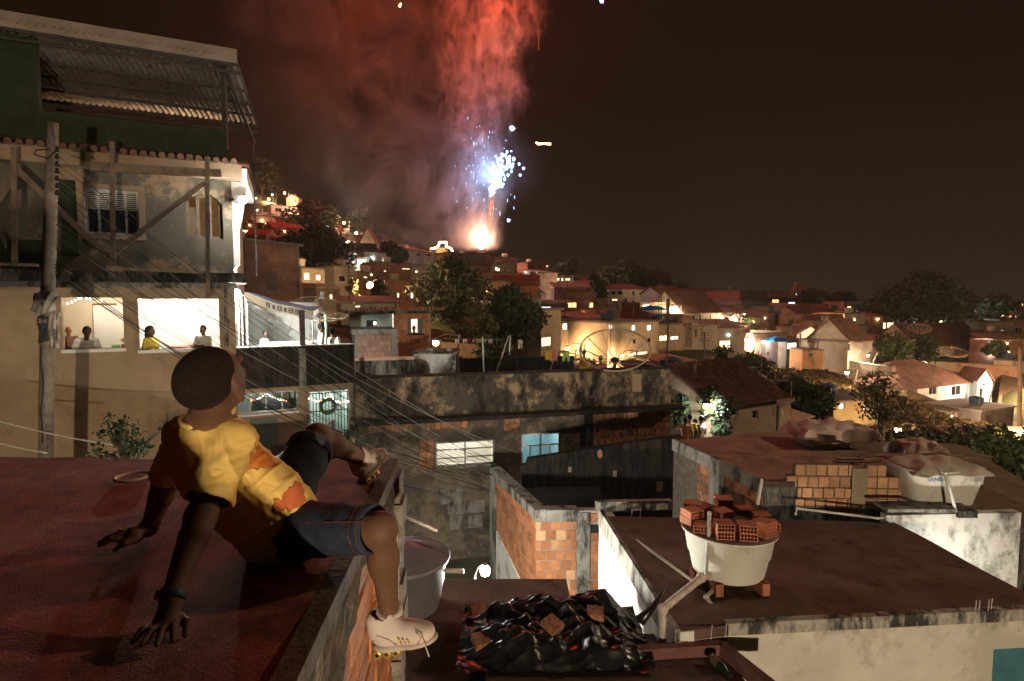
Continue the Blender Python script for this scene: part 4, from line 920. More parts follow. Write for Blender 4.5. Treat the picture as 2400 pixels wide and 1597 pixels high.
g0, g1 = P(833, 880, 18.2), P(978, 880, 18.6); WG = Wall((g0.x, g0.y), (g1.x, g1.y)); zg1 = WG.uz(900, 845)[1]
MB().wbox(WG, 0, WG.len, zd, zg1, -.15, 0).build('back_parapet', conc_dark, mh)
MB().wbox(WG, 0, WG.len*.95, zg1, zg1+.1, -.15, .02).build('brick_course', brick_pink, mh)
# rebar rods hanging before the wall
for x0, y0, x1, y1 in ((1380, 1000, 1350, 1195), (1395, 1000, 1375, 1195), (1383, 1010, 1365, 1195), (1560, 905, 1568, 700)):
    o = MB().tube([P(x0, y0, 15.6 if y1 > 900 else 17.3), P(x1, y1, 14.6 if y1 > 900 else 17.3)], .012 if y1 > 900 else .03, 5).build('rebar_rod' if y1 > 900 else 'antenna_mast', metal_dark)
    tag(o, 'thin steel rebar rod leaning before the dark alley wall' if y1 > 900 else 'tall thin dark mast at the end of the stained parapet', 'rod' if y1 > 900 else 'mast', 'rebar rods' if y1 > 900 else None)
# things on its roof
bx0, bx1 = P(972, 872, 19.2), P(1078, 872, 19.2); zt_ = P(1000, 828, 19.2).z
ct = empty('concrete_water_tank', ((bx0.x+bx1.x)/2, 19.4, zd), 'blotched white concrete water tank with flat lid on the roof', 'water tank')
MB().box(bx0.x, bx1.x-.12, 19.0, 20.3, zd, zt_).build('body', mat('blotched_white', (.50, .47, .40), .9, .2, 2, stain=(.045, .042, .035), stain_amt=.75, stain_scale=.8, streak=1.8, bump=.4), ct)
MB().prism([Vector((bx0.x-.05, 18.95, zt_)), Vector((bx1.x-.07, 18.95, zt_)), Vector((bx1.x-.07, 20.35, zt_)), Vector((bx0.x-.05, 20.35, zt_))], (0, 0, .06)).build('lid', conc_dark, ct)
for dx in (.35, .95): MB().box(bx0.x+dx, bx0.x+dx+.25, 19.2, 19.4, zt_+.06, zt_+.16).build('lid_block', conc_m, ct)
def rod(x0, y0, x1, y1, Y, r, mm, name, label, cat='pole', group=None): return tag(MB().tube([P(x0, y0, Y), P(x1, y1, Y)], r, 6).build(name, mm, None, True), label, cat, group)
rod(1134, 874, 1131, 790, 19.3, .025, pvc_white, 'clothesline_pole', 'white upright clothesline pole beside the concrete tank')
rod(1162, 878, 1192, 788, 18.8, .025, metal_pale, 'clothesline_prop', 'slanting grey prop crossing an upright on the roof')
rod(1194, 832, 1196, 786, 20.5, .028, pvc_white, 'clothesline_pole', 'short white pole standing on the black back parapet')
rod(1287, 872, 1318, 796, 18.4, .022, metal_pale, 'clothesline_prop', 'slanting grey prop beside the hanging pink laundry')
def garment(px, py, w, h, Y, col, label, kind='shirt'):
    c = P(px, py, Y); s = Y/FPX; w *= s; h *= s; N, K = 8, 6; vs = []; fs = []
    for j in range(K+1):
        for i in range(N+1):
            ww = w*(1.0 if kind != 'shirt' or j > 1 else 1.25); vs.append((c.x + (i/N-.5)*ww, c.y + .03*math.sin(i*1.9+j*.4), c.z - h*j/K - (.02*math.sin(i*2.1) if j == K else 0)))
    for j in range(K):
        for i in range(N):
            if kind == 'shorts' and j >= 3 and i in (3, 4): continue
            k = j*(N+1)+i; fs.append((k, k+1, k+N+2, k+N+1))
    o = MB().add(vs, fs).build('hanging_garment', mat('garment_%d_%d_%d' % tuple(int(q*99) for q in col), col, .9, .1, 8, bump=.2), None, True)
    md = o.modifiers.new('thick', 'SOLIDIFY'); md.thickness = .012; tag(o, label, 'laundry'); return o
garment(1286, 822, 15, 22, 18.4, (.62, .42, .06), 'yellow shirt hanging on the roof clothesline'); garment(1299, 824, 16, 23, 18.4, (.62, .16, .18), 'pink shirt hanging beside the yellow one', 'x')
garment(1327, 828, 17, 20, 18.3, (.45, .70, .25), 'lime green shorts hanging on a hook', 'shorts'); garment(1219, 797, 10, 20, 20.3, (.62, .58, .50), 'white trousers hanging before the dark tree', 'shorts')
for i, (px, c, h) in enumerate(((1072, (.7, .66, .6), 10), (1090, (.72, .6, .5), 8), (1099, (.35, .06, .06), 12), (1113, (.6, .3, .32), 10), (1121, (.62, .56, .2), 9), (1128, (.6, .62, .6), 9), (1136, (.3, .55, .15), 10), (1150, (.68, .62, .64), 10))):
    garment(px, 795, 9, h, 24, c, '%s cloth on the crowded clothesline by the lit wall' % ('white', 'cream', 'dark red', 'rose pink', 'mustard', 'pale grey', 'grass green', 'pale lilac')[i], 'x')
cable(P(1040, 793, 24.1), P(1200, 795, 24.1), .05, .008, 'clothesline carrying a crowded row of washing', cable_pale, None, name='clothesline'); cable(P(1255, 818, 18.4), P(1345, 820, 18.4), .03, .008, 'clothesline carrying the yellow and pink shirts', cable_pale, None, name='clothesline')
dish(P(1441, 845, 17.6), (-.12, -.62, 1.0), 1.02, .42, 'big wire-mesh satellite dish behind the stained parapet', (P(1441, 880, 17.7).x, 17.7, zd), feed=False, ribs=12, tube=.026)
ya = {-1: ((-.3, .12, 1.35), (-.2, .3, 1.62)), 1: ((.3, -.05, 1.2), (.33, .02, .98))}
pz = P(1369, 822, 18.6); person('woman in yellow vest and denim skirt holding up a phone beside the big dish', (pz.x, pz.y, pz.z-1.55), 1.6, .2, shirt=(.70, .45, .03), lower=(.07, .13, .2), skin=(.26, .13, .07), arms=ya, skirt=True, sleeveless=True, vox=.02)
pz = P(1392, 842, 19.0); person('child in yellow top behind the mesh dish beside the woman', (pz.x, pz.y, pz.z-1.2), 1.2, 0, shirt=(.6, .6, .08), lower=(.1, .1, .12), vox=.02)
pz = P(1408, 834, 18.3); person('person in pink shirt standing behind the mesh dish', (pz.x, pz.y, pz.z-1.45), 1.45, 0, shirt=(.62, .07, .10), lower=(.3, .05, .06), vox=.02)
o = MB().prism([P(1470, 864, 18.0), P(1500, 852, 18.0), P(1560, 864, 18.0)], (0, 1.6, 0)).build('tarp_ridge', black_m); tag(o, 'low dark covered ridge beside the tall mast on the roof', 'cover')
# ================================================================ brick house behind the terrace
h0, h1 = P(832, 800, 20.5), P(932, 800, 21.0); WH = Wall((h0.x, h0.y), (h1.x, h1.y)); h2, h3 = P(925, 800, 22.5), P(1010, 800, 23.0); WK = Wall((h2.x, h2.y), (h3.x, h3.y))
hh = empty('brick_house', WH.pt(1, -3), 'two-part raw brick house with pink bricks, concrete frame and curtained window', 'house')
zb0, zb1 = WH.uz(880, 838)[1], WH.uz(880, 776)[1]
MB().wbox(WH, 0, WH.len, -3, zb1, -1.8, -.01).build('front_wall', mortar_m, hh)
bricks(WH, .05, WH.uz(918, 800)[0], zb0, zb1-.12, hh, brick_pink, .19, .19, out=.015)
MB().wbox(WH, -.1, WH.len, zb1-.12, zb1+.06, -1.8, .05).build('beam', conc_m, hh); MB().wbox(WH, WH.uz(918, 800)[0], WH.len, zb0-.1, zb1-.12, 0, .05).build('column', conc_m, hh)
MB().prism([WH.pt(0, zb0-.06, .0), WH.pt(WH.len+.25, zb0-.06, .0), WH.pt(WH.len+.35, zb0-.08, .4), WH.pt(0, zb0-.08, .35)], (0, 0, .05)).build('step_roof', conc_dark, hh)
zk1 = WK.uz(970, 735)[1]; kw = rect(WK, 955, 748, 992, 782)
m = MB(); wall_mesh(m, WK, 0, WK.len, -3, zk1, .2, [kw], out=-.01); m.build('back_wall', mortar_m, hh)
bricks(WK, .02, WK.len-.02, WK.uz(970, 850)[1], zk1-.05, hh, brick_m, .19, .19, out=.012, holes=[kw])
MB().wbox(WK, -1.7, WK.len+.1, zk1, zk1+.10, -3, .08).build('roof_slab', conc_dark, hh)
for i in range(26): u = -1.4 + i*.13; MB().wbox(WK, u, u+.08, zk1+.11, zk1+.2+R.uniform(0, .07), -.1, .0).build('loose_brick', brick_dark if i % 3 else brick_m, hh)
MB().wbox(WK, -1.6, .0, zb1+.06, zk1, -.6, -.4).build('shack_wall', mat('mint_board', (.42, .48, .40), .8, .15, 3, bump=.1), hh)
sw = rect(WK, 862, 752, 886, 766); MB().wbox(WK, sw[0], sw[1], sw[2], sw[3], -.39, -.36).build('shack_opening', mat('dark_inner_wall', (.03, .028, .025), .9, .2, 2, bump=0), hh); MB().wbox(WK, sw[1]-.12, sw[1]-.02, sw[2]+.05, sw[3]-.05, -.35, -.33).build('lit_pane', win_white, hh)
m = MB(); ua, ub_, za, zb = kw[0]-.3, kw[1]+.3, kw[2]-.3, kw[3]+.3
m.quad(WK.pt(ua, za, -1.6), WK.pt(ub_, za, -1.6), WK.pt(ub_, zb, -1.6), WK.pt(ua, zb, -1.6)); m.build('room', room_white, hh); lamp('room_lamp', WK.pt((ua+ub_)/2, zb-.2, -.9), (1, .97, .9), 70, .08, hh)
for s in (0, 1):
    u0_, u1_ = ((kw[0], kw[0]+.17), (kw[1]-.20, kw[1]))[s]; m = MB()
    for i in range(4): m.wbox(WK, lerp(u0_, u1_, i/4), lerp(u0_, u1_, (i+1)/4), kw[2], kw[3], -.14-.02*(i % 2), -.10-.02*(i % 2))
    m.build('curtain', mat('grey_curtain', (.20, .18, .15), .9, .15, 9, bump=.1), hh)
MB().wbox(WK, kw[0]-.04, kw[1]+.04, kw[2]-.05, kw[2], -.2, .06).build('window_sill', conc_dark, hh)
pz = WK.px(974, 765, -.3); person('silhouetted person looking out between grey curtains of the brick house', (pz.x, pz.y, pz.z-1.5), 1.5, math.pi, shirt=(.05, .04, .035), lower=(.05, .05, .05), vox=.022)
# orange-lit wall and lamp by the tree
o1, o2 = P(1015, 800, 26), P(1120, 810, 26.5); WO = Wall((o1.x, o1.y), (o2.x, o2.y))
ow = empty('lamp_lit_wall', WO.pt(1, -3), 'rendered boundary wall glowing orange beside a street lamp', 'wall'); m = MB(); m.prism([WO.pt(0, -3), WO.pt(WO.len, -3), WO.pt(WO.len, WO.uz(1115, 808)[1]), WO.pt(0, WO.uz(1030, 800)[1])], WO.n*-.15); m.build('wall_panel', plaster_cream, ow); MB().wbox(WO, .2, .35, -3, WO.uz(1030, 795)[1], 0, .1).build('pier', conc_m, ow)
street_lamp(1021, 800, 24.5, (1, .55, .2), 170, 'orange street lamp against the boundary wall beside the big tree', h=3.0, r=.13)
# ================================================================ brick tower in the alley
zt1 = -3.36
tc0 = PZ(1256, 1197, zt1); tc1 = PZ(1425, 1190, zt1); tl = PZ(1152, 1098, zt1)
tc1 = Vector((tc1.x, tc0.y+.05, 0)); WT = Wall((tc0.x, tc0.y), (tc1.x, tc1.y)); WTL = Wall((tl.x, tl.y), (tc0.x, tc0.y))
tw = empty('brick_tower', WT.pt(.6, -7), 'raw orange brick block with concrete rim lit by the alley bulb', 'brick block')
MB().wbox(WT, 0, WT.len, -7.5, zt1-.02, -.2, -.012).build('front_mortar', mortar_m, tw); MB().wbox(WTL, 0, WTL.len, -7.5, zt1-.02, -.2, -.012).build('side_mortar', mortar_m, tw)
up0, up1 = WT.uz(1352, 1300)[0], WT.uz(1382, 1300)[0]
bricks(WT, .0, up0, -5.6, zt1-.2, tw, brick_m, .2, .2, out=.006, mix=lambda u, z: brick_pale if R.random() < .35 else brick_m)
bricks(WT, up1, WT.len-.02, -5.6, zt1-.06, tw, brick_m, .2, .2, out=.004, holes=[(up1+.02, up1+.2, zt1-.5, zt1-.3)])
MB().wbox(WT, up0, up1, -7.4, zt1-.05, 0, .03).build('column', conc_m, tw)
bricks(WTL, .42, WTL.len, -5.4, zt1-.16, tw, brick_m, .2, .2, out=.006)
MB().wbox(WTL, 0, .42, -7.4, zt1, 0, .05).build('corner_column', conc_m, tw)
MB().wbox(WTL, 0, WTL.len+.06, zt1-.16, zt1+.03, -.22, .04).build('rim_beam', conc_m, tw); MB().wbox(WT, -.02, up0+.0, zt1-.22, zt1+.02, -.22, .045).build('rim_beam', conc_m, tw)
m = MB(); tb_ = WTL.pt(0, zt1-.35); m.prism([WTL.pt(.1, zt1-.4), WT.pt(0, zt1-.4, -.1), WT.pt(WT.len, zt1-.4, -.1), WT.pt(WT.len+.3, zt1-.4, -3)], (0, 0, .08)); m.build('sunken_floor', conc_black, tw)
# white base course of the side wall
MB().prism([WTL.pt(.5, -7.4, .01), WTL.pt(WTL.len, -7.4, .01), WTL.pt(WTL.len, -5.35, .01), WTL.pt(.5, -4.75, .01)], WTL.n*.03).build('render_skirt', plaster_w, tw)
o = MB().wbox(WT, .42, .78, -5.52, -5.28, .02, .07).build('electric_box', mat('brown_box', (.22, .12, .08), .6, .2, 6, bump=.1), tw)
MB().wbox(WT, up1+.02, up1+.2, zt1-.5, zt1-.3, -.01, .0).build('wall_hole', black_m, tw)
# ragged dark wall behind the sunken roof
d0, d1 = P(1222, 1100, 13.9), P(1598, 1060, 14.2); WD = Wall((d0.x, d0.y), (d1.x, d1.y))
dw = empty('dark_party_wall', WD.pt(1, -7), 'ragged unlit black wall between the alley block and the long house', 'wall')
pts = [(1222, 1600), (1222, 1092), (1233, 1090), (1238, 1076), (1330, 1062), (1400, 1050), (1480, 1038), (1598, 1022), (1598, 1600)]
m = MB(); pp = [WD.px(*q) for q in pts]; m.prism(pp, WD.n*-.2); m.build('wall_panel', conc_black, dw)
for (x, y, s) in ((1545, 1140, 12), (1440, 1110, 7), (1335, 1100, 6), (1300, 1160, 8)):
    q = WD.px(x, y, .02); ss = s*13.9/FPX; MB().obox(q, WD.u*ss*.6, WD.n*.03, Vector((0, 0, ss))).build('render_scab', plaster_tan, dw)
o = MB().ball(WD.px(1405, 1062, .08), .09, 9, 7, (.8, .6, 1.2)).build('float_toy', mat('float_mix', (.10, .30, .45), .5, .3, 9, second=(.6, .2, .05), second_amt=.9, bump=0)); tag(o, 'small blue and orange float hanging on the black wall', 'float')
# alley floor and left alley wall
MB().prism([WM.pt(-.5, -6.2, .0), WM.pt(-3.0, -6.2, 9), WM.pt(-3.0, -6.2, 9.1), WM.pt(-.5, -6.2, .1)], (0, 0, 4)).build('alley_wall_piece', conc_m, mh)
for (x0, y0, x1, y1) in ((1028, 1150, 1083, 1178), (1050, 1178, 1135, 1200), (1055, 1212, 1130, 1235)):
    r_ = rect(WM, x0, y0, x1, y1); MB().wbox(WM, *r_, .004, .02).build('render_patch', conc_m, mh)
# ================================================================ bare bulb in the alley
BY = 8.6; bl = P(1137, 1338, BY); t = empty('alley_bulb', P(1128, 1420, BY), 'bare glaring white bulb on a crooked wire in the alley', 'lamp')
MB().ball(bl, .075, 14, 10, (1, 1, 1.15)).build('bulb', bulb_white, t, True)
MB().lathe([(.0, .14), (.03, .135), (.032, .07), (.02, .06)], 10, Matrix.Translation(bl)).build('socket', black_m, t)
MB().tube([bl+Vector((0, 0, .13)), bl+Vector((-.10, 0, .06)), P(1112, 1350, BY), P(1120, 1375, BY), P(1118, 1400, BY), P(1126, 1425, BY), P(1128, 1470, BY), P(1128, 1700, BY)], .012, 6).build('wire', cable_pale, t)
MB().tube([P(1112, 1352, BY), P(1108, 1372, BY)], .012, 5).build('wire_end', cable_pale, t)
lamp('alley_light', bl, (1, .98, .86), 3300, .09, t)
# the alley lamp behind the camera that lights the white front wall
b2 = Vector((3.0, -14, -2.3)); t = empty('street_lamp', (3.4, -14, -8), 'warm lamp on an iron post in the alley facing the white slab-roofed house', 'street lamp')
MB().ball(b2, .1, 12, 8).build('bulb', bulb_warm, t, True); MB().tube([(3.4, -14, -8), (3.4, -14, -2.2), (3.1, -14, -2.1), b2+Vector((0, 0, .05))], .03, 8).build('post', metal_dark, t)
lamp('alley_light', b2, (1, .80, .57), 36000, .12, t)
# unseen mast lamp added as fill for roofs and the boy from far right
b4 = Vector((29, 12, 12.6)); t = empty('fill_mast', (30, 12, -9), 'added warm fill lamp on an unseen tall mast out of frame', 'lamp mast')
MB().tube([(30, 12, -9), (30, 12, 12.8)], [.2, .1], 10).build('post', metal_dark, t); MB().tube([(30, 12, 12.8), b4+Vector((0, 0, .2))], .05, 8).build('arm', metal_dark, t); MB().ball(b4, .2, 12, 8).build('globe', bulb_warm, t, True)
lamp('mast_fill_light', b4, (1, .72, .45), 13500, .35, t)
# ================================================================ slab-roofed white house with the brick-weighted tank
ZS = -2.72
s1 = PZ(1704, 1466, ZS); s2 = PZ(2470, 1428, ZS); s3 = PZ(2097, 1226, ZS); s4 = PZ(1404, 1196, ZS); s5 = PZ(1584, 1482, ZS)
wh = empty('white_slab_house', (3.5, 8, -7), 'white plastered house with flat dark roof carrying a round water tank', 'house')
s3b = Vector((s2.x-.1, s3.y, ZS))
m = MB(); m.prism([s1, s2, Vector((s3.x, s3.y, ZS)), Vector((s4.x+.1, s3.y+.3, ZS)), s4, s5], (0, 0, -.1)); m.build('roof_slab', roof_dark, wh)
# a gently uneven roof skin
N = 26; vs = []; fs = []
for j in range(N+1):
    for i in range(N+1):
        a = s5.lerp(s2, 0) ; l = s5.lerp(Vector((s4.x+.05, s3.y+.25, ZS)), j/N); r = s2.lerp(s3, j/N); p = l.lerp(r, i/N)
        vs.append((p.x, max(p.y, lerp(s1.y, s2.y, max(0, (p.x-s1.x)/(s2.x-s1.x)))-.0), ZS+.012+.006*math.sin(p.x*3+p.y*4)))
for j in range(N):
    for i in range(N): k = j*(N+1)+i; fs.append((k, k+1, k+N+2, k+N+1))
MB().add(vs, fs).build('roof_skin', roof_dark, wh, True)
WN = Wall((s1.x, s1.y), (s2.x, s2.y)); MB().wbox(WN, 0, WN.len, -7, ZS-.001, -.2, .02).build('front_wall', mat('pale_front_plaster', (.60, .55, .45), .92, .14, 1.8, second=(.48, .43, .35), second_amt=.4, stain=(.20, .18, .14), stain_amt=.35, stain_scale=.8, streak=1.5, bump=.8, bscale=14), wh)
MB().wbox(WN, 0, WN.len, ZS-.10, ZS+.035, -.06, .035).build('roof_lip', mat('stained_lip', (.38, .35, .29), .95, .3, 5, stain=(.05, .045, .038), stain_amt=.7, stain_scale=1.6, streak=3, bump=.8), wh)
r_ = WN.uz(2325, 1520); MB().wbox(WN, r_[0], WN.len-.02, -6.5, r_[1], .021, .026).build('blue_patch', mat('teal_paint', (.05, .16, .19), .8, .2, 4, bump=.2), wh)
WLs = Wall((s4.x, s4.y), (s5.x, s5.y)); MB().wbox(WLs, 0, WLs.len, -7, ZS-.002, -.2, .0).build('side_wall', mat('streaked_white_wall', (.68, .66, .58), .92, .1, 3, stain=(.11, .105, .09), stain_amt=.5, stain_scale=.7, streak=3.5, bump=.5), wh)
MB().wbox(WLs, 0, WLs.len, ZS-.26, ZS+.03, -.05, .012).build('side_lip', conc_m, wh)
bk0, bk1 = PZ(1398, 1200, ZS), PZ(1575, 1196, ZS); WK2 = Wall((bk0.x, bk0.y), (bk1.x, bk1.y)); MB().wbox(WK2, 0, WK2.len, ZS, ZS+.16, -.12, 0).build('kerb_beam', conc_m, wh)
MB().prism([s5 + Vector((0, -.02, -.3)), s1 + Vector((0, -.02, -.3)), s1 + Vector((0, .2, -.3)), s5 + Vector((0, .2, -.3))], (0, 0, .2)).build('roof_step', roof_brown, wh)
# neighbouring lit wall beyond
r0, r1 = PZ(2097, 1222, ZS-.02), PZ(2470, 1425, ZS-.02)
n0, n1 = P(2090, 1222, s3.y+.1), P(2480, 1222, s3.y+.1)
# round tank
tk = PZ(1736, 1378, ZS+.14); TR = .55
tank = empty('round_water_tank', (tk.x, tk.y+.35, ZS), 'round white water tank with bricks piled around its lid', 'water tank'); tkc = Vector((tk.x, tk.y+.42, ZS+.15)); TH = P(1741, 1278, tk.y+.0).z - tkc.z + .02
TH = .56
MB().lathe([(0, 0), (TR*.74, 0), (TR*.77, .02), (TR*.86, TH*.45), (TR*.89, TH*.47), (TR*.97, TH*.93), (TR*1.03, TH*.95), (TR*1.05, TH), (TR*1.02, TH*1.02)], 48, Matrix.Translation(tkc)).build('body', mat('tank_white', (.66, .62, .53), .5, .06, 3, stain=(.42, .36, .28), stain_amt=.3, stain_scale=1, streak=2, bump=.1), tank, True)
MB().lathe([(TR*1.05, TH*1.0), (TR*1.06, TH*1.03), (TR*.9, TH*1.05), (TR*.5, TH*1.12), (.0, TH*1.14)], 48, Matrix.Translation(tkc)).build('lid', mat('tank_lid_dark', (.10, .05, .04), .8, .3, 5, bump=.3), tank, True)
# hollow bricks, shared mesh
_Wb = Wall((-.1, -.5), (.1, -.5)); hm = MB(); hs = [( .012+i*.0368, .012+i*.0368+.0285, -.045+.01+j*.04, -.045+.01+j*.04+.031) for i in range(5) for j in range(2)]
wall_mesh(hm, _Wb, 0, .2, -.045, .045, .2, hs, 0); hme = bpy.data.meshes.new('hollow_brick'); hme.from_pydata([(x, y+.6, z) for x, y, z in hm.v], [], hm.f); hme.materials.append(mat('brick_hollow', (.44, .16, .085), .85, .2, 10, rnd=.2, bump=.4, stain=(.2, .09, .06), stain_amt=.3))
def hbrick(loc, yaw, label, pitch=0.0, roll=0.0, group=None):
    o = bpy.data.objects.new('hollow_brick', hme); COL.objects.link(o); o.location = loc; o.rotation_euler = (pitch, roll, yaw); tag(o, label, 'brick', group); return o
zt2 = tkc.z + TH*1.06; G = 'bricks weighing down the round tank lid'
k = 0
for i in range(11):
    a = math.radians(-150 + i*32.7); rr = TR*.83; p = Vector((tkc.x+math.cos(a)*rr, tkc.y+math.sin(a)*rr, zt2+.05)); yaw = R.uniform(-.55, .55)
    hbrick(p, yaw, 'orange hollow brick resting on the rim of the round tank lid', group=G)
    if i in (1, 2, 3, 7, 9, 10): hbrick(p + Vector((R.uniform(-.01, .01), R.uniform(-.01, .01), .092)), yaw + R.uniform(-.15, .15), 'orange hollow brick stacked second high on the round tank lid', group=G+' second course')
hbrick((tkc.x-.05, tkc.y+.1, zt2+.10), .3, 'orange hollow brick standing near the middle of the round tank lid', group=None)
for (dx, dy) in ((-.25, -.32), (.30, -.30), (-.42, -.05), (.0, .35)): hbrick((tkc.x+dx, tkc.y+dy, ZS+.075), R.uniform(-.2, .2)+1.57, 'hollow brick under the round tank as a foot', math.pi/2, 0, 'bricks under the round tank')
def pipe(pts, r, mm, label, name='water_pipe', cat='pipe', n=10):
    t = empty(name, pts[0], label, cat); MB().tube(pts, r, n).build('tube', mm, t, True)
    for p in pts[1:-1]: MB().ball(p, r*1.35, 10, 7).build('elbow', mm, t, True)
    for p in (pts[0], pts[-1]): MB().ball(p, r*1.15, 8, 6).build('coupling', mm, t, True)
    return t
jn = P(1643, 1355, 6.9); pipe([P(1663, 1203, 6.85), P(1655, 1345, 6.85)], .022, metal_pale, 'upright grey pipe standing before the round tank')
pipe([P(1690, 1333, 6.95), jn, P(1553, 1428, 6.2), P(1552, 1515, 6.2)], .045, pvc_m, 'thick brown-white drain pipe bending down from the round tank')
pipe([P(1675, 1380, 6.9), P(1655, 1400, 6.75), P(1702, 1470, 6.42), P(1703, 1512, 6.40)], .026, pvc_m, 'thin crooked pipe dropping over the white front wall')
pipe([P(1415, 1400, 9.6), P(1413, 1210, 9.7), P(1632, 1368, 6.95)], .02, pvc_white, 'long thin white pipe running over the roof from the brick block to the tank')
pipe([P(1865, 1205, 9.4), P(1868, 1192, 9.4), P(2058, 1215, 9.3), P(2240, 1198, 9.3)], .02, pvc_white, 'long thin pale pipe along the back of the dark roof')
pipe([P(1776, 1180, 9.9), P(1785, 1126, 9.9)], .028, pvc_white, 'short upright white vent pipe beside the stained wall')
# rebar stubs and junk on the roof
for (x, y) in ((1666, 1500), (1700, 1495), (2285, 1440), (2293, 1440), (2315, 1438), (2322, 1436), (1480, 1212), (1500, 1212)):
    q = PZ(x, y, ZS); MB().tube([q, q+Vector((.01, 0, .16))], .006, 5).build('rebar_stub', metal_pale, wh)
# neighbouring mottled wall behind the right end of the roof
nb = empty('mottled_wall_house', (6.6, 8.5, -7), 'low house with mottled grey and white lit side wall beside the dark roof', 'house')
q0 = PZ(2085, 1212, ZS+.02); WQ = Wall((s3.x+.02, s3.y+.05), (s2.x+.25, s2.y+.05))
zq = ZS+.0
# wall facing the slab roof (receding plane along its far/right side)
MB().prism([Vector((s3.x-.1, s3.y+.06, -7)), Vector((s2.x+1.9, s3.y+.06, -7)), Vector((s2.x+1.9, s3.y+.06, P(2200, 1205, s3.y).z)), Vector((s3.x-.1, s3.y+.06, P(2100, 1212, s3.y).z))], (0, .15, 0)).build('wall', mat('mottled_wall', (.60, .58, .52), .92, .12, 3, second=(.30, .28, .24), second_amt=.4, stain=(.12, .11, .09), stain_amt=.45, stain_scale=.9, streak=2, bump=.7), nb)
zc_ = P(2200, 1203, s3.y).z
b3 = Vector((6.75, 8.35, -3.35)); t = empty('alley_bulb', b3, 'bare bulb in the gap beside the mottled wall', 'lamp'); MB().ball(b3, .06, 12, 8).build('bulb', bulb_white, t, True); MB().tube([b3+Vector((0, 0, .05)), b3+Vector((.1, .3, .1)), Vector((6.9, s3.y+.06, -3.2))], .01, 6).build('wire', cable_m, t)
lamp('alley_light', b3, (1, .95, .85), 130, .08, t)
MB().box(s3.x-.1, s3.x+1.0, s3.y+.03, s3.y+.4, zc_, zc_+.05).build('coping', conc_m, nb); MB().box(s3.x+1.002, s3.x+1.3, s3.y+.0, s3.y+.5, zc_-.08, zc_+.03).build('coping', conc_dark, nb)
# ================================================================ brown-roofed house behind, with brick parapet, and its junk
ZR = -2.30
k0 = PZ(1792, 1130, ZR); k1 = PZ(1578, 1032, ZR); k2 = PZ(1850, 1008, ZR); k3 = PZ(2200, 1095, ZR)
kf = P(2145, 1150, 10.12); kf = Vector((kf.x, 10.12, ZR)); k3 = PZ(2080, 1075, ZR)
br = empty('brown_roof_house', (5, 12, -7), 'house with flat brown mottled roof and mould-streaked brick side wall', 'house')
m = MB(); m.prism([k0, kf, k3, k2, k1], (0, 0, -.1)); m.build('roof_slab', roof_brown, br)
WR = Wall((k1.x, k1.y), (k0.x, k0.y))
MB().wbox(WR, 0, WR.len, -7, ZR-.002, -.2, -.015).build('side_wall', mortar_dark, br)
MB().wbox(WR, 0, WR.len, ZR-.22, ZR+.03, -.06, .03).build('roof_lip', conc_m, br)
bricks(WR, WR.len*.32, WR.len-.02, ZR-1.35, ZR-.24, br, brick_dark, .2, .2, out=.0, keep=lambda u, z: R.random() > .12)
MB().wbox(WR, WR.len*.48, WR.len*.62, ZR-1.6, ZR-.22, .012, .03).build('mould_pilaster', conc_m, br)
WR2 = Wall((k0.x, k0.y), (kf.x, kf.y)); MB().wbox(WR2, 0, WR2.len, -7, ZR-.002, -.2, 0).build('front_wall', conc_dark, br)
# parapet of pale bricks
bw0, bw1 = P(1812, 1192, 10.0), P(2142, 1200, 9.9); WP = Wall((bw0.x, bw0.y), (bw1.x, bw1.y))
bp = empty('brick_parapet', WP.pt(1.2, -3), 'unfinished stepped parapet of pale orange bricks with a concrete pillar', 'wall')
zs_ = [WP.uz(1970, y)[1] for y in (1193, 1169, 1144, 1117, 1090)]; pu0, pu1 = WP.uz(1995, 1150)[0], WP.uz(2030, 1150)[0]
lft = [1812, 1830, 1843, 1862]; rgt = [2142, 2128, 2116, 2076]
for j in range(4):
    ul, ur = WP.uz(lft[j], 1150)[0], WP.uz(rgt[j], 1150)[0]
    for (a, b) in ((ul, pu0), (pu1, ur)):
        MB().wbox(WP, a+.01, b-.01, zs_[j], zs_[j+1]-.001, -.12, -.02).build('mortar_course', mortar_dark, bp)
        bricks(WP, a, b, zs_[j]+.001, zs_[j+1]-.002, bp, brick_pale, .178, .4, out=.004, joint=.016)
MB().wbox(WP, pu0, pu1, zs_[0]-.1, zs_[4]-.06, -.12, .02).build('pillar', mat('pillar_concrete', (.30, .24, .17), .95, .25, 6, bump=.6), bp)
MB().wbox(WP, -.1, WP.len+.1, zs_[0]-.6, zs_[0]-.002, -.2, .02).build('footing', conc_dark, bp)
# rectangular tank
def rtank(c, w, d, h, label, mm, yaw=0.0):
    t = empty('rectangular_tank', c, label, 'water tank'); c = Vector(c); vs = []; N = 28; prof = [(0, .70), (.03, .80), (.62, .93), (.64, .97), (.98, 1.0), (1.0, 1.03), (1.02, 1.0)]
    Rz = Matrix.Rotation(yaw, 3, 'Z')
    for (z, s) in prof:
        for k in range(N):
            a = 2*math.pi*k/N; ca, sa = math.cos(a), math.sin(a); e_ = .42
            vs.append(c + Rz @ Vector((math.copysign(abs(ca)**e_, ca)*w/2*s, math.copysign(abs(sa)**e_, sa)*d/2*s, z*h)))
    fs = [(j*N+k, j*N+(k+1) % N, (j+1)*N+(k+1) % N, (j+1)*N+k) for j in range(len(prof)-1) for k in range(N)] + [tuple(range(N-1, -1, -1))]
    MB().add(vs, fs).build('body', mm, t, True); return t
tw_m = mat('asbestos_tank', (.64, .60, .51), .8, .08, 3, stain=(.16, .14, .10), stain_amt=.35, stain_scale=1.2, streak=2, bump=.2)
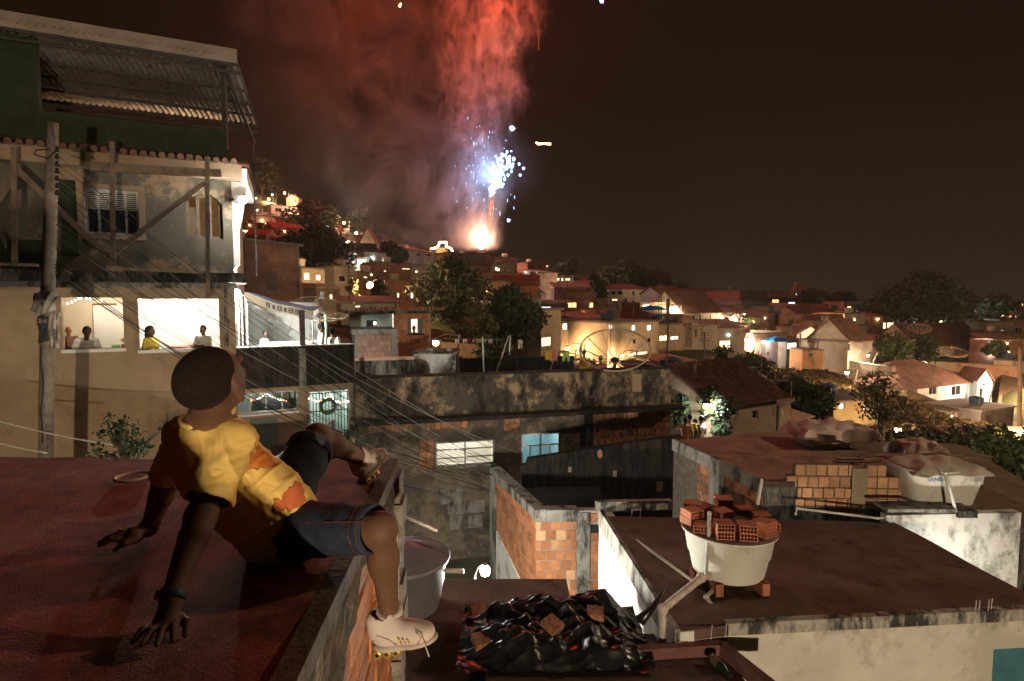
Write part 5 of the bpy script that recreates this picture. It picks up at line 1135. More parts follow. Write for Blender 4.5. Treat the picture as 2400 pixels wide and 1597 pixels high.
tq = P(2222, 1190, 9.55); rt = rtank((tq.x, tq.y+.4, tq.z), 1.30, .95, .60, 'white rectangular water tank lettered on its rim beside the brick parapet', tw_m)
text3d('SANO', (tq.x-.28, tq.y-.075, tq.z+.455), .10, (1, 0, 0), mat('tank_blue_ink', (.10, .20, .50), .7, .1, 8, bump=0), 'lettering', rt)
text3d('1000', (tq.x+.38, tq.y-.08, tq.z+.455), .10, (1, 0, 0), mat('tank_grey_ink', (.22, .21, .22), .7, .1, 8, bump=0), 'lettering', rt)
for i in range(1): pass
def tarp(name, c, w, d, h, label, mm, seed, parent=None, amp=.12, N=30, thick=.012, edge_drop=.0, fold=5.0):
    rg = np.random.default_rng(seed); c = Vector(c); vs = []; fs = []; ph = rg.uniform(0, 6, 12)
    for j in range(N+1):
        for i in range(N+1):
            x, y = i/N-.5, j/N-.5; r = max(abs(x), abs(y))*2
            z = h*(1-r**3) + amp*(math.sin(fold*2.2*x*2+ph[0]+2*math.sin(fold*y+ph[1]))*.5 + math.sin(fold*3.1*(x+y)+ph[2])*.3 + abs(math.sin(fold*2.7*(x-y*.6)+ph[3]))*.45)*(1-.5*r) - edge_drop*max(0, r-.8)*5
            vs.append((c.x + x*w + .03*w*math.sin(y*9+ph[4])*r, c.y + y*d + .03*d*math.sin(x*11+ph[5])*r, c.z + z))
    for j in range(N):
        for i in range(N): k = j*(N+1)+i; fs.append((k, k+1, k+N+2, k+N+1))
    o = MB().add(vs, fs).build(name, mm, parent, False)
    md = o.modifiers.new('thick', 'SOLIDIFY'); md.thickness = thick
    if label: tag(o, label, 'tarpaulin')
    return o
cloth_g = mat('grey_tarp', (.42, .36, .29), .75, .2, 3, second=(.30, .19, .14), second_amt=.4, bump=.4)
tarp('tarpaulin', (tq.x+.03, tq.y+.4, tq.z+.58), 1.35, 1.05, .12, 'crumpled grey-pink tarpaulin thrown over the rectangular tank', cloth_g, 4, amp=.035, edge_drop=.02)
pipe([P(2215, 1110, 9.3), P(2240, 1198, 9.25)], .024, pvc_white, 'short white pipe leaning on the front of the rectangular tank')
# second tank under cloth, boards and bags
t2 = P(1950, 1082, 12.2); rtank((t2.x, t2.y+.4, t2.z), 1.0, .8, .55, 'grey rectangular tank half hidden under cloth on the brown roof', tw_m)
tarp('tarpaulin', (t2.x+.15, t2.y+.45, t2.z+.55), 1.7, 1.2, .18, 'pink-grey tarpaulin heaped over the half hidden tank', mat('pink_tarp', (.50, .36, .30), .75, .2, 3, bump=.4), 9, amp=.09, edge_drop=.10)
tarp('tarpaulin', (t2.x+1.05, t2.y+.2, t2.z+.42), .55, .4, .22, 'stiff grey rag standing up beside the covered tank', cloth_g, 12, amp=.10)
q = P(2172, 1068, 11.8); tarp('rubble_sack', (q.x, q.y+.3, q.z-.05), 1.0, .8, .30, 'bulging pinkish plastic sack on the stacked boards', mat('pink_sack', (.50, .33, .26), .6, .2, 4, bump=.4), 15, amp=.05)
rgb_ = random.Random(5)
for i in range(16):
    x0 = 1945 + rgb_.uniform(0, 120); y0 = 1066 + i*1.9; Yb = 11.2 - i*.055; x1 = 2250 + rgb_.uniform(-40, 90); y1 = y0 + rgb_.uniform(-12, 4)
    o = MB().bar(P(x0, y0, Yb), P(x1, y1, Yb+rgb_.uniform(-.2, .3)), rgb_.uniform(.06, .13), .025).build('loose_board', wood_pale if i % 3 else wood_m)
    tag(o, 'weathered board in the loose heap laid across the roof behind the brick parapet', 'board', 'loose boards on the roof heap')
# dark corrugated roof at the right edge
def corr(name, p, nrib, amp, mm, parent, steps=2):
    vs = []; fs = []; N = nrib*4
    for i in range(N+1):
        for k in range(steps+1): vs.append(p[0].lerp(p[1], i/N).lerp(p[3].lerp(p[2], i/N), k/steps) + Vector((0, 0, amp*math.sin(i*math.pi/2))))
    for i in range(N):
        for k in range(steps): a = i*(steps+1)+k; fs.append((a, a+steps+1, a+steps+2, a+1))
    return MB().add(vs, fs).build(name, mm, parent)
fib = mat('fibre_cement_brown', (.15, .095, .06), .9, .3, 2, stain=(.06, .04, .028), stain_amt=.4, streak=1, bump=.4)
cr = empty('corrugated_roof_house', P(2380, 1240, 12), 'house with broad brown corrugated roof beyond the tanks', 'house')
corr('roof_sheet', [P(2100, 1225, 10.6), P(1830, 1000, 16.5), P(2260, 1045, 17.0), P(2620, 1260, 10.6)], 44, .03, fib, cr)
q = P(2300, 1240, 12); MB().box(q.x-2.2, q.x+3, 12.5, 15, -7, q.z-.3).build('wall', conc_dark, cr)
# ================================================================ low roof with the black plastic heap
ZL = -2.95
lo = empty('low_roof_house', (1, 5, -7), 'low house with dark brown flat roof under the black plastic heap', 'house')
e1 = PZ(1562, 1522, ZL+.1); e2 = PZ(1690, 1510, ZL+.1); e3 = PZ(1790, 1620, ZL+.1)
m = MB(); m.prism([Vector((-.30, 2.0, ZL)), Vector((e3.x+.25, 2.0, ZL)), Vector((e3.x, e3.y, ZL)), Vector((e2.x, e2.y, ZL)), Vector((e1.x-.2, e2.y, ZL)), Vector((-.25, 6.9, ZL))], (0, 0, -.15)); m.build('roof_slab', roof_dark, lo)
MB().bar(e1 + Vector((-.3, 0, -.05)), e2 + Vector((0, 0, -.05)), .10, .14).build('edge_beam', mat('red_brown_edge', (.14, .06, .045), .9, .3, 7, bump=.5), lo); MB().bar(e2 + Vector((0, 0, -.05)), e3 + Vector((.3, -.4, -.05)), .10, .14).build('edge_beam', mat('red_brown_edge', (.14, .06, .045)), lo)
MB().box(-.25, e3.x, 2.2, 6.8, -7, ZL-.2).build('wall', conc_dark, lo)
# floor of the passage with the dark tank
pas = empty('passage_slab', (-.6, 7.6, -3.4), 'dark concrete passage roof between the brick wall and the alley bulb', 'roof slab'); MB().box(-3.5, .75, 5.0, 8.0, -3.2, -3.06).build('slab', roof_dark, pas); MB().box(-3.5, .7, 7.8, 7.9, -7, -3.2).build('wall', conc_dark, pas)
# plastic heap
plastic = mat('black_plastic', (.010, .009, .009), .28, .3, 5, spec=.6, bump=.35, bscale=14)
hc = Vector((PZ(1300, 1480, ZL+.3).x, 6.33, ZL))
def heap(seed, N=150, w=2.02, d=1.25, h=.20):
    rg = np.random.default_rng(seed); ph = rg.uniform(0, 6.28, 30); vs = []; fs = []
    gx, gy = np.meshgrid(np.linspace(-.5, .5, N+1), np.linspace(-.5, .5, N+1), indexing='xy')
    r = (np.abs(gx*2)**3.2 + np.abs(gy*2)**3.2)**(1/3.2)
    wr = 0
    for k in range(7):
        a = ph[k]; f = 2.2+k*1.5; x_ = gx*math.cos(a)+gy*math.sin(a); y_ = -gx*math.sin(a)+gy*math.cos(a)
        wr = wr + (1-np.abs(np.sin(f*x_*2.2+1.8*np.sin(f*.55*y_*2+ph[k+9])+ph[k+18])))**1.7*(.11/(1+k*.4))
    z = h*np.clip(1-r**2.6, -.2, 1) + wr*np.clip(1.15-r*.7, .2, 1)
    z += .12*np.exp(-((gx-.28)**2+(gy-.30)**2)/.02) + .07*np.exp(-((gx+.2)**2+(gy-.15)**2)/.03)
    z = np.maximum(z, .012 + wr*.35)
    X = hc.x + gx*w; Y = hc.y + gy*d
    vs = np.stack([X, Y, ZL+z], -1).reshape(-1, 3).tolist()
    for j in range(N):
        for i in range(N): k = j*(N+1)+i; fs.append((k, k+1, k+N+2, k+N+1))
    return vs, fs, z
hv, hf, hz = heap(21)
o = MB().add(hv, hf).build('plastic_sheet', plastic, None, True); tag(o, 'crumpled shiny black plastic sheet heaped over rubble on the low roof', 'plastic sheet')
ts = MB().tube([P(1500, 1455, 5.9), P(1530, 1425, 6.0), P(1562, 1372, 6.1)], [.06, .035, .01], 8).build('twisted_plastic', plastic, None, True); tag(ts, 'twisted black plastic end sticking up against the white wall', 'plastic')
ME_s = brick_mesh(.185, .185, .08)
def flat_brick(px, py, yaw, label, tilt=.1):
    # find surface point of heap
    q = None
    for zz in np.linspace(.62, 0, 60):
        p = PZ(px, py, ZL+zz); i = int(round((p.x-hc.x)/2.02*150+75)); j = int(round((p.y-hc.y)/1.25*150+75))
        if 0 <= i <= 150 and 0 <= j <= 150 and hz[j, i] >= zz-.01: q = p; break
    q = q or PZ(px, py, ZL+.3)
    me = ME_s.copy(); me.materials.clear(); me.materials.append(brick_dark)
    o = bpy.data.objects.new('loose_brick', me); COL.objects.link(o); o.location = q + Vector((0, 0, .05)); o.rotation_euler = (-math.pi/2+tilt, 0, yaw); tag(o, label, 'brick'); return o
flat_brick(1122, 1437, .25, 'pale brick weighing the plastic sheet beside the bulb wire'); flat_brick(1395, 1440, -.15, 'orange brick lying flat on top of the black plastic heap'); flat_brick(1130, 1505, .4, 'reddish brick on the lower front corner of the black plastic', .25); flat_brick(1298, 1468, .9, 'half buried brick in the middle folds of the plastic', .4)
# bottle
q = PZ(1690, 1560, ZL+.06); a_ = PZ(1668, 1540, ZL+.06); b_ = PZ(1712, 1585, ZL+.06); ax = (b_-a_).normalized()
t = empty('bottle', a_, 'dark green glass bottle lying by the edge beam of the low roof', 'bottle'); x = ax.cross(Vector((0, 0, 1))); y = x.cross(ax); MM = Matrix.Translation(a_) @ Matrix(((x.x, y.x, ax.x), (x.y, y.y, ax.y), (x.z, y.z, ax.z))).to_4x4()
MB().lathe([(0, 0), (.045, 0), (.048, .01), (.048, .2), (.02, .28), (.018, .34), (0, .34)], 16, MM).build('glass', glass_dark('green_glass', (.01, .03, .018)), t, True); MB().lathe([(.0485, .04), (.0485, .15)], 16, MM).build('paper_band', mat('bottle_paper', (.2, .16, .1), .8, .2, 9, bump=0), t, True)
# dark round tank at the passage
tkx = P(938, 1292, 7.2); TRr = .575
t = empty('lidded_water_tank', (tkx.x, tkx.y+.1, -3.06), 'dark round water tank with fluted domed lid beside the brick wall', 'water tank'); tcn = Vector((tkx.x, tkx.y+.1, -3.06)); hT = tkx.z-.12+3.06
MB().lathe([(0, 0), (TRr*.80, 0), (TRr*.82, .02), (TRr*.90, hT*.5), (TRr*.92, hT*.52), (TRr*.96, hT), (TRr, hT+.01)], 48, Matrix.Translation(tcn)).build('body', mat('blue_grey_tank', (.12, .115, .12), .35, .15, 4, bump=.05, spec=.5), t, True)
vs = []; fs = []; NA, NR = 96, 14
for j in range(NR+1):
    for k in range(NA):
        f = j/NR; a = 2*math.pi*k/NA; rr = TRr*1.03*f; z = .20*(1-f**1.8); 
        if .22 < f < .9: z -= .028*max(0, math.cos(a*8))**4*math.sin((f-.22)/.68*math.pi)
        if f <= .2: z += .012
        vs.append((tcn.x+math.cos(a)*rr, tcn.y+math.sin(a)*rr, tcn.z+hT+z+.01))
for j in range(NR):
    for k in range(NA): fs.append((j*NA+k, j*NA+(k+1) % NA, (j+1)*NA+(k+1) % NA, (j+1)*NA+k))
MB().add(vs, fs).build('lid', mat('grey_tank_lid', (.16, .15, .155), .4, .15, 5, bump=.05, spec=.5), t, True)
MB().lathe([(TRr*1.03, hT-.03), (TRr*1.05, hT), (TRr*1.03, hT+.02)], 48, Matrix.Translation(tcn)).build('lid_rim', mat('grey_tank_lid', (.1, .1, .1)), t, True)
MB().tube([tcn+Vector((TRr*.9, 0, hT*.72)), tcn+Vector((TRr*1.35, -.02, hT*.72))], .03, 8).build('outlet_pipe', pvc_m, t, True)
# fallen timber against the dark wall of the alley
rod(935, 1205, 1025, 1245, 10.5, .03, wood_m, 'fallen_timber', 'dark timber lying against the alley wall behind the round tank', 'timber')
rod(938, 1135, 1060, 1170, 11.5, .025, cable_m, 'thick_cable', 'thick black cable slung across the alley to the brick tower', 'cable')
# ================================================================ hillside houses
CTRL = []
def far_m(n, c, **k):
    d = dict(var=.2, scale=.9, stain=tuple(q*.35 for q in c), stain_amt=.4, stain_scale=.5, streak=1.6, bump=.2); d.update(k); return mat(n, c, .92, **d)
fm = {'brick': far_m('far_brick', (.33, .15, .085)), 'red': far_m('far_red_brick', (.34, .165, .105)), 'pink': far_m('far_pink', (.44, .27, .20)), 'cream': far_m('far_cream', (.50, .42, .29)), 'white': far_m('far_white', (.66, .61, .52)),
      'grey': far_m('far_grey', (.27, .24, .20)), 'dark': far_m('far_dark', (.12, .10, .085)), 'yellow': far_m('far_yellow', (.46, .38, .20)), 'green': far_m('far_green', (.16, .18, .11)), 'purple': far_m('far_purple', (.25, .19, .22)), 'tan': far_m('far_tan', (.36, .27, .18)), 'orange': far_m('far_orange', (.46, .27, .145))}
def far_brick_tex(name, c, mort, sc):
    m, n, o = _new(name); L = n.links.new; N = n.nodes.new; p = N('ShaderNodeBsdfPrincipled'); L(p.outputs[0], o.inputs[0]); p.inputs['Roughness'].default_value = .92
    g = N('ShaderNodeNewGeometry'); s = N('ShaderNodeSeparateXYZ'); L(g.outputs['Position'], s.inputs[0]); cb = N('ShaderNodeCombineXYZ'); ad = N('ShaderNodeMath'); L(s.outputs[0], ad.inputs[0]); L(s.outputs[1], ad.inputs[1]); L(ad.outputs[0], cb.inputs[0]); L(s.outputs[2], cb.inputs[1])
    b = N('ShaderNodeTexBrick'); b.inputs['Scale'].default_value = sc; b.inputs['Color1'].default_value = tuple(c)+(1,); b.inputs['Color2'].default_value = tuple(q*.75 for q in c)+(1,); b.inputs['Mortar'].default_value = tuple(mort)+(1,); b.inputs['Mortar Size'].default_value = .03; b.inputs['Brick Width'].default_value = .5; b.inputs['Row Height'].default_value = .45
    L(cb.outputs[0], b.inputs['Vector']); nz = N('ShaderNodeTexNoise'); nz.inputs['Scale'].default_value = .8; L(g.outputs['Position'], nz.inputs['Vector']); mx = N('ShaderNodeMix'); mx.data_type = 'RGBA'; mx.blend_type = 'MULTIPLY'; mx.inputs[0].default_value = .8; L(b.outputs[0], mx.inputs[6]); mr = N('ShaderNodeMapRange'); mr.inputs[1].default_value = .3; mr.inputs[2].default_value = .7; mr.inputs[3].default_value = .6; mr.inputs[4].default_value = 1.2; L(nz.outputs[0], mr.inputs[0]); L(mr.outputs[0], mx.inputs[7]); L(mx.outputs[2], p.inputs['Base Color']); return m
fm['bricktex'] = far_brick_tex('far_brick_courses', (.34, .16, .09), (.20, .15, .11), 2.2)
fm['blocktex'] = far_brick_tex('far_block_courses', (.30, .25, .19), (.18, .15, .12), 2.0)
roofs = {'tile': mat('far_roof_tile', (.19, .098, .068), .9, .35, 1.2, stain=(.07, .045, .035), stain_amt=.4, streak=1, bump=.3), 'slab': far_m('far_slab', (.18, .155, .13)), 'sheet': mat('far_fibre_sheet', (.30, .25, .20), .85, .25, .8, bump=.2), 'pinksheet': mat('far_pink_sheet', (.46, .28, .22), .85, .15, .8, bump=.1)}
panes = {'w': win_warm, 'W': win_white, 'c': win_cool, 'a': win_amber, 'd': glass_dark()}
fr_far = mat('far_frame', (.40, .36, .30), .7, .1, 4, bump=0)
def house(x0, x1, yt, yb, Y, label, wall='brick', roof='slab', rot=0.0, wins=(), dep=None, tank=0, rh=None, over=.15, par=0, group=None):
    a, b = P(x0, yb, Y-rot/2), P(x1, yb, Y+rot/2); W = Wall((a.x, a.y), (b.x, b.y)); z0 = P((x0+x1)/2, yb, Y).z; z1 = P((x0+x1)/2, yt, Y).z; wd_ = W.len; D = dep or max(2.5, wd_*.75)
    t = empty('house', W.pt(wd_/2, z0, -D/2), label, 'house', group); c = W.pt(wd_/2, z0, -D/2); CTRL.append((c.x, c.y, z0)); c = W.pt(wd_/2, z0, .5); CTRL.append((c.x, c.y, z0-.1))
    hs = [rect(W, *w[:4]) for w in wins]; wm = fm[wall]; m = MB(); zb = z0-3.0
    wall_mesh(m, W, 0, wd_, zb, z1, .15, hs)
    m.wbox(W, 0, .15, zb, z1, -D, -.15); m.wbox(W, wd_-.15, wd_, zb, z1, -D, -.15); m.wbox(W, .15, wd_-.15, zb, z1, -D, -D+.15)
    rh_ = rh or wd_*.16; rm = roofs.get(roof if roof in roofs else {'gable': 'tile', 'gablef': 'tile', 'hip': 'tile', 'shed': 'sheet', 'pshed': 'pinksheet'}.get(roof, 'slab'))
    if roof == 'gablef': m.prism([W.pt(0, z1), W.pt(wd_, z1), W.pt(wd_/2, z1+rh_)], W.n*-.15)
    if roof == 'gable':
        for u in (0, wd_-.15): m.prism([W.pt(u, z1, 0), W.pt(u, z1, -D), W.pt(u, z1+rh_, -D/2)], W.u*.15)
    m.build('wall', wm, t)
    r = MB(); o_ = over
    if roof in ('slab',):
        r.wbox(W, -o_, wd_+o_, z1, z1+.12, -D-.05, o_)
        if par:
            r.wbox(W, 0, wd_, z1+.12, z1+.12+par, -.12, 0)
            r.wbox(W, 0, .12, z1+.12, z1+.12+par, -D, -.12); r.wbox(W, wd_-.12, wd_, z1+.12, z1+.12+par, -D, -.12)
    elif roof in ('shed', 'pshed'):
        q = [W.pt(-o_, z1+.05, o_), W.pt(wd_+o_, z1+.05, o_), W.pt(wd_+o_, z1+.05+rh_*.6, -D), W.pt(-o_, z1+.05+rh_*.6, -D)]; r.prism(q, (0, 0, .06))
    elif roof == 'gablef':
        for sgn in (0, 1):
            e_ = W.pt(-o_ if sgn == 0 else wd_+o_, z1-.08, o_); k_ = W.pt(wd_/2, z1+rh_+.03, o_); r.prism([e_, k_, k_-W.n*(D+2*o_), e_-W.n*(D+2*o_)], (0, 0, .09))
    elif roof == 'gable':
        for sgn in (0, 1):
            e_ = W.pt(-o_, z1-.05, o_ if sgn == 0 else -D-o_); k_ = W.pt(-o_, z1+rh_+.03, -D/2); r.prism([e_, k_, k_+W.u*(wd_+2*o_), e_+W.u*(wd_+2*o_)], (0, 0, .09))
    elif roof == 'hip':
        A = W.pt(-o_, z1, o_); B = W.pt(wd_+o_, z1, o_); C_ = W.pt(wd_+o_, z1, -D-o_); D_ = W.pt(-o_, z1, -D-o_); k0_ = W.pt(wd_*.36, z1+rh_, -D/2); k1_ = W.pt(wd_*.64, z1+rh_, -D/2)
        r.add([A, B, C_, D_, k0_, k1_], [(0, 1, 5, 4), (1, 2, 5), (2, 3, 4, 5), (3, 0, 4), (3, 2, 1, 0)])
    r.build('roof', rm, t)
    for w, h in zip(wins, hs):
        k = w[4]; f = MB(); fw = min(.07, (h[1]-h[0])*.12)
        for (p_, q_, r_, s_) in ((h[0], h[1], h[2], h[2]+fw), (h[0], h[1], h[3]-fw, h[3]), (h[0], h[0]+fw, h[2]+fw, h[3]-fw), (h[1]-fw, h[1], h[2]+fw, h[3]-fw)): f.wbox(W, p_, q_, r_, s_, -.12, -.04)
        if h[1]-h[0] > .9: u = (h[0]+h[1])/2; f.wbox(W, u-fw*.4, u+fw*.4, h[2]+fw, h[3]-fw, -.11, -.05)
        fo = f.build('window', fr_far, t); MB().wbox(W, h[0]+fw*.5, h[1]-fw*.5, h[2]+fw*.5, h[3]-fw*.5, -.10, -.085).build('pane', panes[k], fo)
    if tank:
        c = W.pt(wd_*.3, z1+.13+par, -D*.4); MB().lathe([(0, 0), (.45, 0), (.55, .6), (.58, .62), (.3, .75), (0, .78)], 14, Matrix.Translation(c)).build('roof_tank', mat('far_tank_blue', (.05, .08, .14), .5, .1, 4, bump=0) if tank == 1 else fm['white'], t)
    rh2 = random.Random(int(x0*7+yt*13)); hgt = z1-z0
    if hgt > 3.6:
        zz = z0 + hgt*.5; m = MB(); m.wbox(W, -.02, wd_+.02, zz-.09, zz+.09, 0.0, .05)
        if not any(h[2] < zz+.12 and h[3] > zz-.12 for h in hs): m.build('floor_band', fm['grey'], t)
    spots = [(rh2.uniform(.08, .85)*wd_, z0 + (.35 + 2.6*rh2.randint(0, max(0, int((hgt-2.2)/2.6))))) for _ in range(4)]
    n_ = 0
    for (u, z) in spots:
        w_, h_ = rh2.uniform(.5, .9), rh2.uniform(.7, 1.0)
        if z+1.0+h_ > z1-.15 or u+w_ > wd_-.1 or wd_ < 2.2 or n_ >= 2: continue
        if any(h[0]-.25 < u+w_ and h[1]+.25 > u and h[2]-.3 < z+.9+h_ and h[3]+.3 > z+.5 for h in hs): continue
        hs.append((u, u+w_, z+.9, z+.9+h_)); n_ += 1
        sh = MB().wbox(W, u, u+w_, z+.9, z+.9+h_, .004, .03).build('shutter', rh2.choice((fm['dark'], fr_far, wood_m)), t); MB().wbox(W, u-.06, u+w_+.06, z+.84, z+.9, .0, .08).build('sill', fm['grey'], t)
    if wd_ > 2.5 and rh2.random() < .7 and not any(h[2] < z0+2.0 and h[0] < wd_*.12+.9 for h in hs):
        u = wd_*.12; MB().wbox(W, u, u+.8, z0, z0+2.0, .004, .035).build('door', rh2.choice((wood_m, fm['dark'], metal_dark)), t)
    if roof == 'slab' and not tank and rh2.random() < .45:
        c = W.pt(wd_*rh2.uniform(.25, .75), z1+.13, -D*.4); MB().lathe([(0, 0), (.42, 0), (.52, .5), (.55, .52), (.3, .64), (0, .67)], 12, Matrix.Translation(c)).build('roof_tank', rh2.choice((mat('far_tank_blue', (.05, .08, .14), .5, .1, 4, bump=0), fm['white'], fm['grey'])), t)
    if rh2.random() < .4:
        c = W.pt(wd_*rh2.uniform(.1, .9), z1+.1, -.4); m = MB(); m.tube([c, c+Vector((0, 0, 1.8))], .025, 4)
        for k in range(4): m.bar(c+Vector((-.35+.04*k, 0, 1.3+.14*k)), c+Vector((.35-.04*k, 0, 1.3+.14*k)), .02)
        m.build('aerial', metal_dark, t)
    if rh2.random() < .5: u = wd_*rh2.choice((.04, .95)); MB().tube([W.pt(u, zb, .05), W.pt(u, z1, .05)], .05, 5).build('drain_pipe', fm['grey'], t)
    return t, W
H = house
# ---- hill on the left
H(636, 706, 484, 509, 118, 'white villa with three wide dark windows high on the hill', 'white', 'slab', 4, [(645, 487, 660, 498, 'd'), (666, 487, 681, 499, 'd'), (686, 489, 702, 500, 'd')])
H(672, 700, 464, 482, 130, 'small house glowing orange above the white villa', 'pink', 'gablef', 0, [(682, 468, 690, 476, 'a')])
H(598, 630, 500, 530, 112, 'dark low house with one bulb left of the white villa', 'dark', 'slab', 0, [(604, 510, 610, 516, 'w')])
H(700, 722, 474, 494, 126, 'narrow brick house beside the small orange one on the hilltop', 'red', 'slab', 0, [(710, 480, 716, 486, 'a')])
H(722, 758, 508, 530, 116, 'row house with a glowing porch under the spreading tree', 'brick', 'shed', 0, [(736, 512, 752, 518, 'a')])
H(758, 792, 520, 548, 108, 'dark brick house with two cold bright windows on the hill shoulder', 'brick', 'slab', 0, [(764, 528, 773, 536, 'W'), (783, 533, 790, 540, 'c')])
H(590, 618, 540, 566, 95, 'little shack with pale gable low on the dark slope', 'grey', 'gablef', 0)
H(622, 668, 508, 545, 108, 'dark retaining house below the white villa', 'dark', 'slab', 2, [(636, 512, 648, 518, 'w')])
H(792, 818, 545, 566, 100, 'small pink house with one dark window behind the big tree', 'pink', 'slab', 0, [(807, 549, 812, 555, 'd')])
H(843, 880, 570, 592, 92, 'house with lit cream gable on the slope', 'cream', 'gablef', 0, [(855, 574, 861, 582, 'w'), (866, 574, 872, 582, 'w')], rh=2.2)
H(880, 915, 566, 585, 98, 'low pink row house beside the lit gable', 'pink', 'shed', 2, [(898, 572, 904, 577, 'a')])
H(820, 884, 583, 618, 80, 'grey two-window block below the lit gable', 'grey', 'slab', 2, [(839, 595, 846, 601, 'd'), (866, 596, 872, 602, 'd')], par=.6)
H(928, 952, 574, 590, 95, 'sliver of a lit house left of the white box house', 'cream', 'shed', 0, [(934, 580, 944, 587, 'w')])
H(950, 1022, 590, 619, 85, 'white box house with three small dark windows on the ridge', 'white', 'gable', 7, [(953, 598, 959, 604, 'd'), (977, 594, 986, 601, 'd'), (1001, 595, 1010, 602, 'd')], rh=.5, dep=5)
H(1006, 1046, 582, 606, 96, 'pink house with fairy lights strung along its roof edge', 'pink', 'slab', 0)
H(1046, 1146, 596, 628, 95, 'long grey windowless block beside the launching smoke', 'grey', 'slab', 5, [(1100, 609, 1106, 615, 'd')])
H(1146, 1212, 604, 632, 102, 'red brick block with a row of small openings on the ridge', 'red', 'slab', 2, [(1152, 610, 1160, 615, 'd'), (1168, 610, 1176, 615, 'd'), (1184, 610, 1192, 615, 'd'), (1199, 610, 1207, 615, 'd')])
H(1236, 1296, 617, 648, 110, 'dark brick top-storey house with antenna and one lit window', 'red', 'slab', 3, [(1256, 636, 1260, 643, 'W'), (1280, 622, 1286, 627, 'a')])
H(880, 962, 618, 668, 66, 'wide brown house with a bright strip window', 'brick', 'slab', 3, [(942, 628, 962, 633, 'w'), (900, 634, 906, 638, 'w')])
H(808, 862, 606, 640, 70, 'open white-lit porch house with thin posts', 'grey', 'slab', 0, [(812, 612, 830, 622, 'W'), (835, 609, 852, 624, 'W')])
H(962, 1012, 622, 668, 72, 'brown house with an amber window above the big tree', 'pink', 'slab', 2, [(973, 634, 980, 640, 'w')])
H(1012, 1056, 626, 690, 74, 'tall plain brown house half hidden by the big tree', 'brick', 'slab', 2)
H(1056, 1140, 622, 660, 88, 'stepped brown row under the long grey block', 'tan', 'slab', 2, [(1080, 632, 1086, 638, 'd')])
H(1130, 1196, 640, 700, 62, 'pinkish house with dim slit windows right of the big tree', 'pink', 'slab', 2, [(1162, 653, 1168, 662, 'w'), (1180, 646, 1190, 650, 'w'), (1156, 680, 1162, 686, 'w')])
H(1150, 1206, 622, 645, 86, 'house with a cold doorway light under the red brick block', 'grey', 'slab', 0, [(1160, 626, 1166, 634, 'c')])
H(1206, 1246, 648, 672, 72, 'small house with brilliant white-lit room and lamp', 'white', 'slab', 0, [(1209, 653, 1228, 663, 'W')])
H(1188, 1260, 672, 700, 64, 'block wall house below the white-lit room', 'blocktex', 'slab', 0, [(1200, 676, 1210, 680, 'w')])
H(1250, 1306, 640, 690, 92, 'stepped pink terraces climbing the slope', 'pink', 'shed', 4)
H(705, 762, 632, 692, 45, 'orange-lit house with two bright windows and a rooftop tank', 'cream', 'slab', 2, [(712, 638, 728, 658, 'w'), (762-22, 643, 762-8, 659, 'w')], tank=2)
H(785, 832, 628, 700, 48, 'grey house with a dark shuttered window beside the orange street lamp', 'grey', 'slab', 2, [(794, 645, 812, 662, 'd')])
H(832, 900, 640, 700, 58, 'dim tan house behind the orange street lamp', 'tan', 'slab', 2, [(868, 631+10, 874, 648, 'w'), (852, 648, 862, 653, 'w')])
H(900, 975, 660, 715, 52, 'brown house with two shaded lit windows beyond the brick house', 'brick', 'slab', 3, [(931, 687, 937, 698, 'w'), (963, 686, 970, 700, 'W')])
H(578, 705, 572, 745, 28, 'big blank dark brick wall behind the cream house corner', 'bricktex', 'slab', 3, dep=6)
H(700, 800, 676, 745, 36, 'low house with dark flat roof below the orange-lit one', 'tan', 'shed', 2, [(803-30, 690, 803-22, 702, 'w')])
H(800, 935, 712, 745, 30, 'long sheet-roofed shed with lamp-lit cream wall', 'cream', 'shed', 1, [(832, 716, 846, 722, 'w')], dep=3, rh=.5)
# ---- centre
H(1268, 1314, 728, 835, 34, 'narrow tan tower house with one glowing yellow opening', 'tan', 'slab', 2, [(1270, 790, 1294, 812, 'w')])
H(1314, 1354, 752, 810, 42, 'house with brightly lit open white room', 'cream', 'slab', 0, [(1318, 758, 1330, 774, 'W'), (1339, 760, 1350, 772, 'w')])
H(1354, 1424, 748, 812, 45, 'brick house with pale pink sheet roof', 'brick', 'pshed', 3, [(1372, 757, 1380, 770, 'd')])
H(1424, 1542, 756, 862, 40, 'cream two-storey house with three lit upper windows and two dark below', 'cream', 'slab', 3, [(1428, 761, 1437, 772, 'W'), (1481, 762, 1491, 776, 'c'), (1517, 761, 1528, 776, 'W'), (1483, 794, 1493, 807, 'd'), (1517, 792, 1527, 805, 'd'), (1470, 826, 1520, 834, 'w')])
H(1542, 1600, 762, 812, 44, 'small corner house with barred window and cold-lit kitchen window', 'tan', 'slab', 2, [(1546, 786, 1566, 800, 'w'), (1572, 788, 1592, 797, 'W')])
H(1424, 1518, 678, 742, 75, 'two-storey house with balconies and glowing sign letters', 'cream', 'gable', 4, [(1433, 682, 1444, 692, 'd'), (1448, 682, 1460, 692, 'd'), (1482, 682, 1488, 693, 'd'), (1435, 700, 1448, 706, 'w'), (1464, 698, 1472, 712, 'd')], rh=.6, dep=6)
H(1345, 1384, 664, 698, 86, 'dark green house with a round and a square lit window', 'green', 'slab', 0, [(1352, 668, 1360, 674, 'w'), (1370, 668, 1379, 674, 'W')])
H(1302, 1344, 648, 672, 96, 'hill house with a row of glowing slits', 'dark', 'slab', 0, [(1306, 652, 1311, 658, 'w'), (1316, 652, 1320, 659, 'w'), (1325, 652, 1336, 658, 'w')])
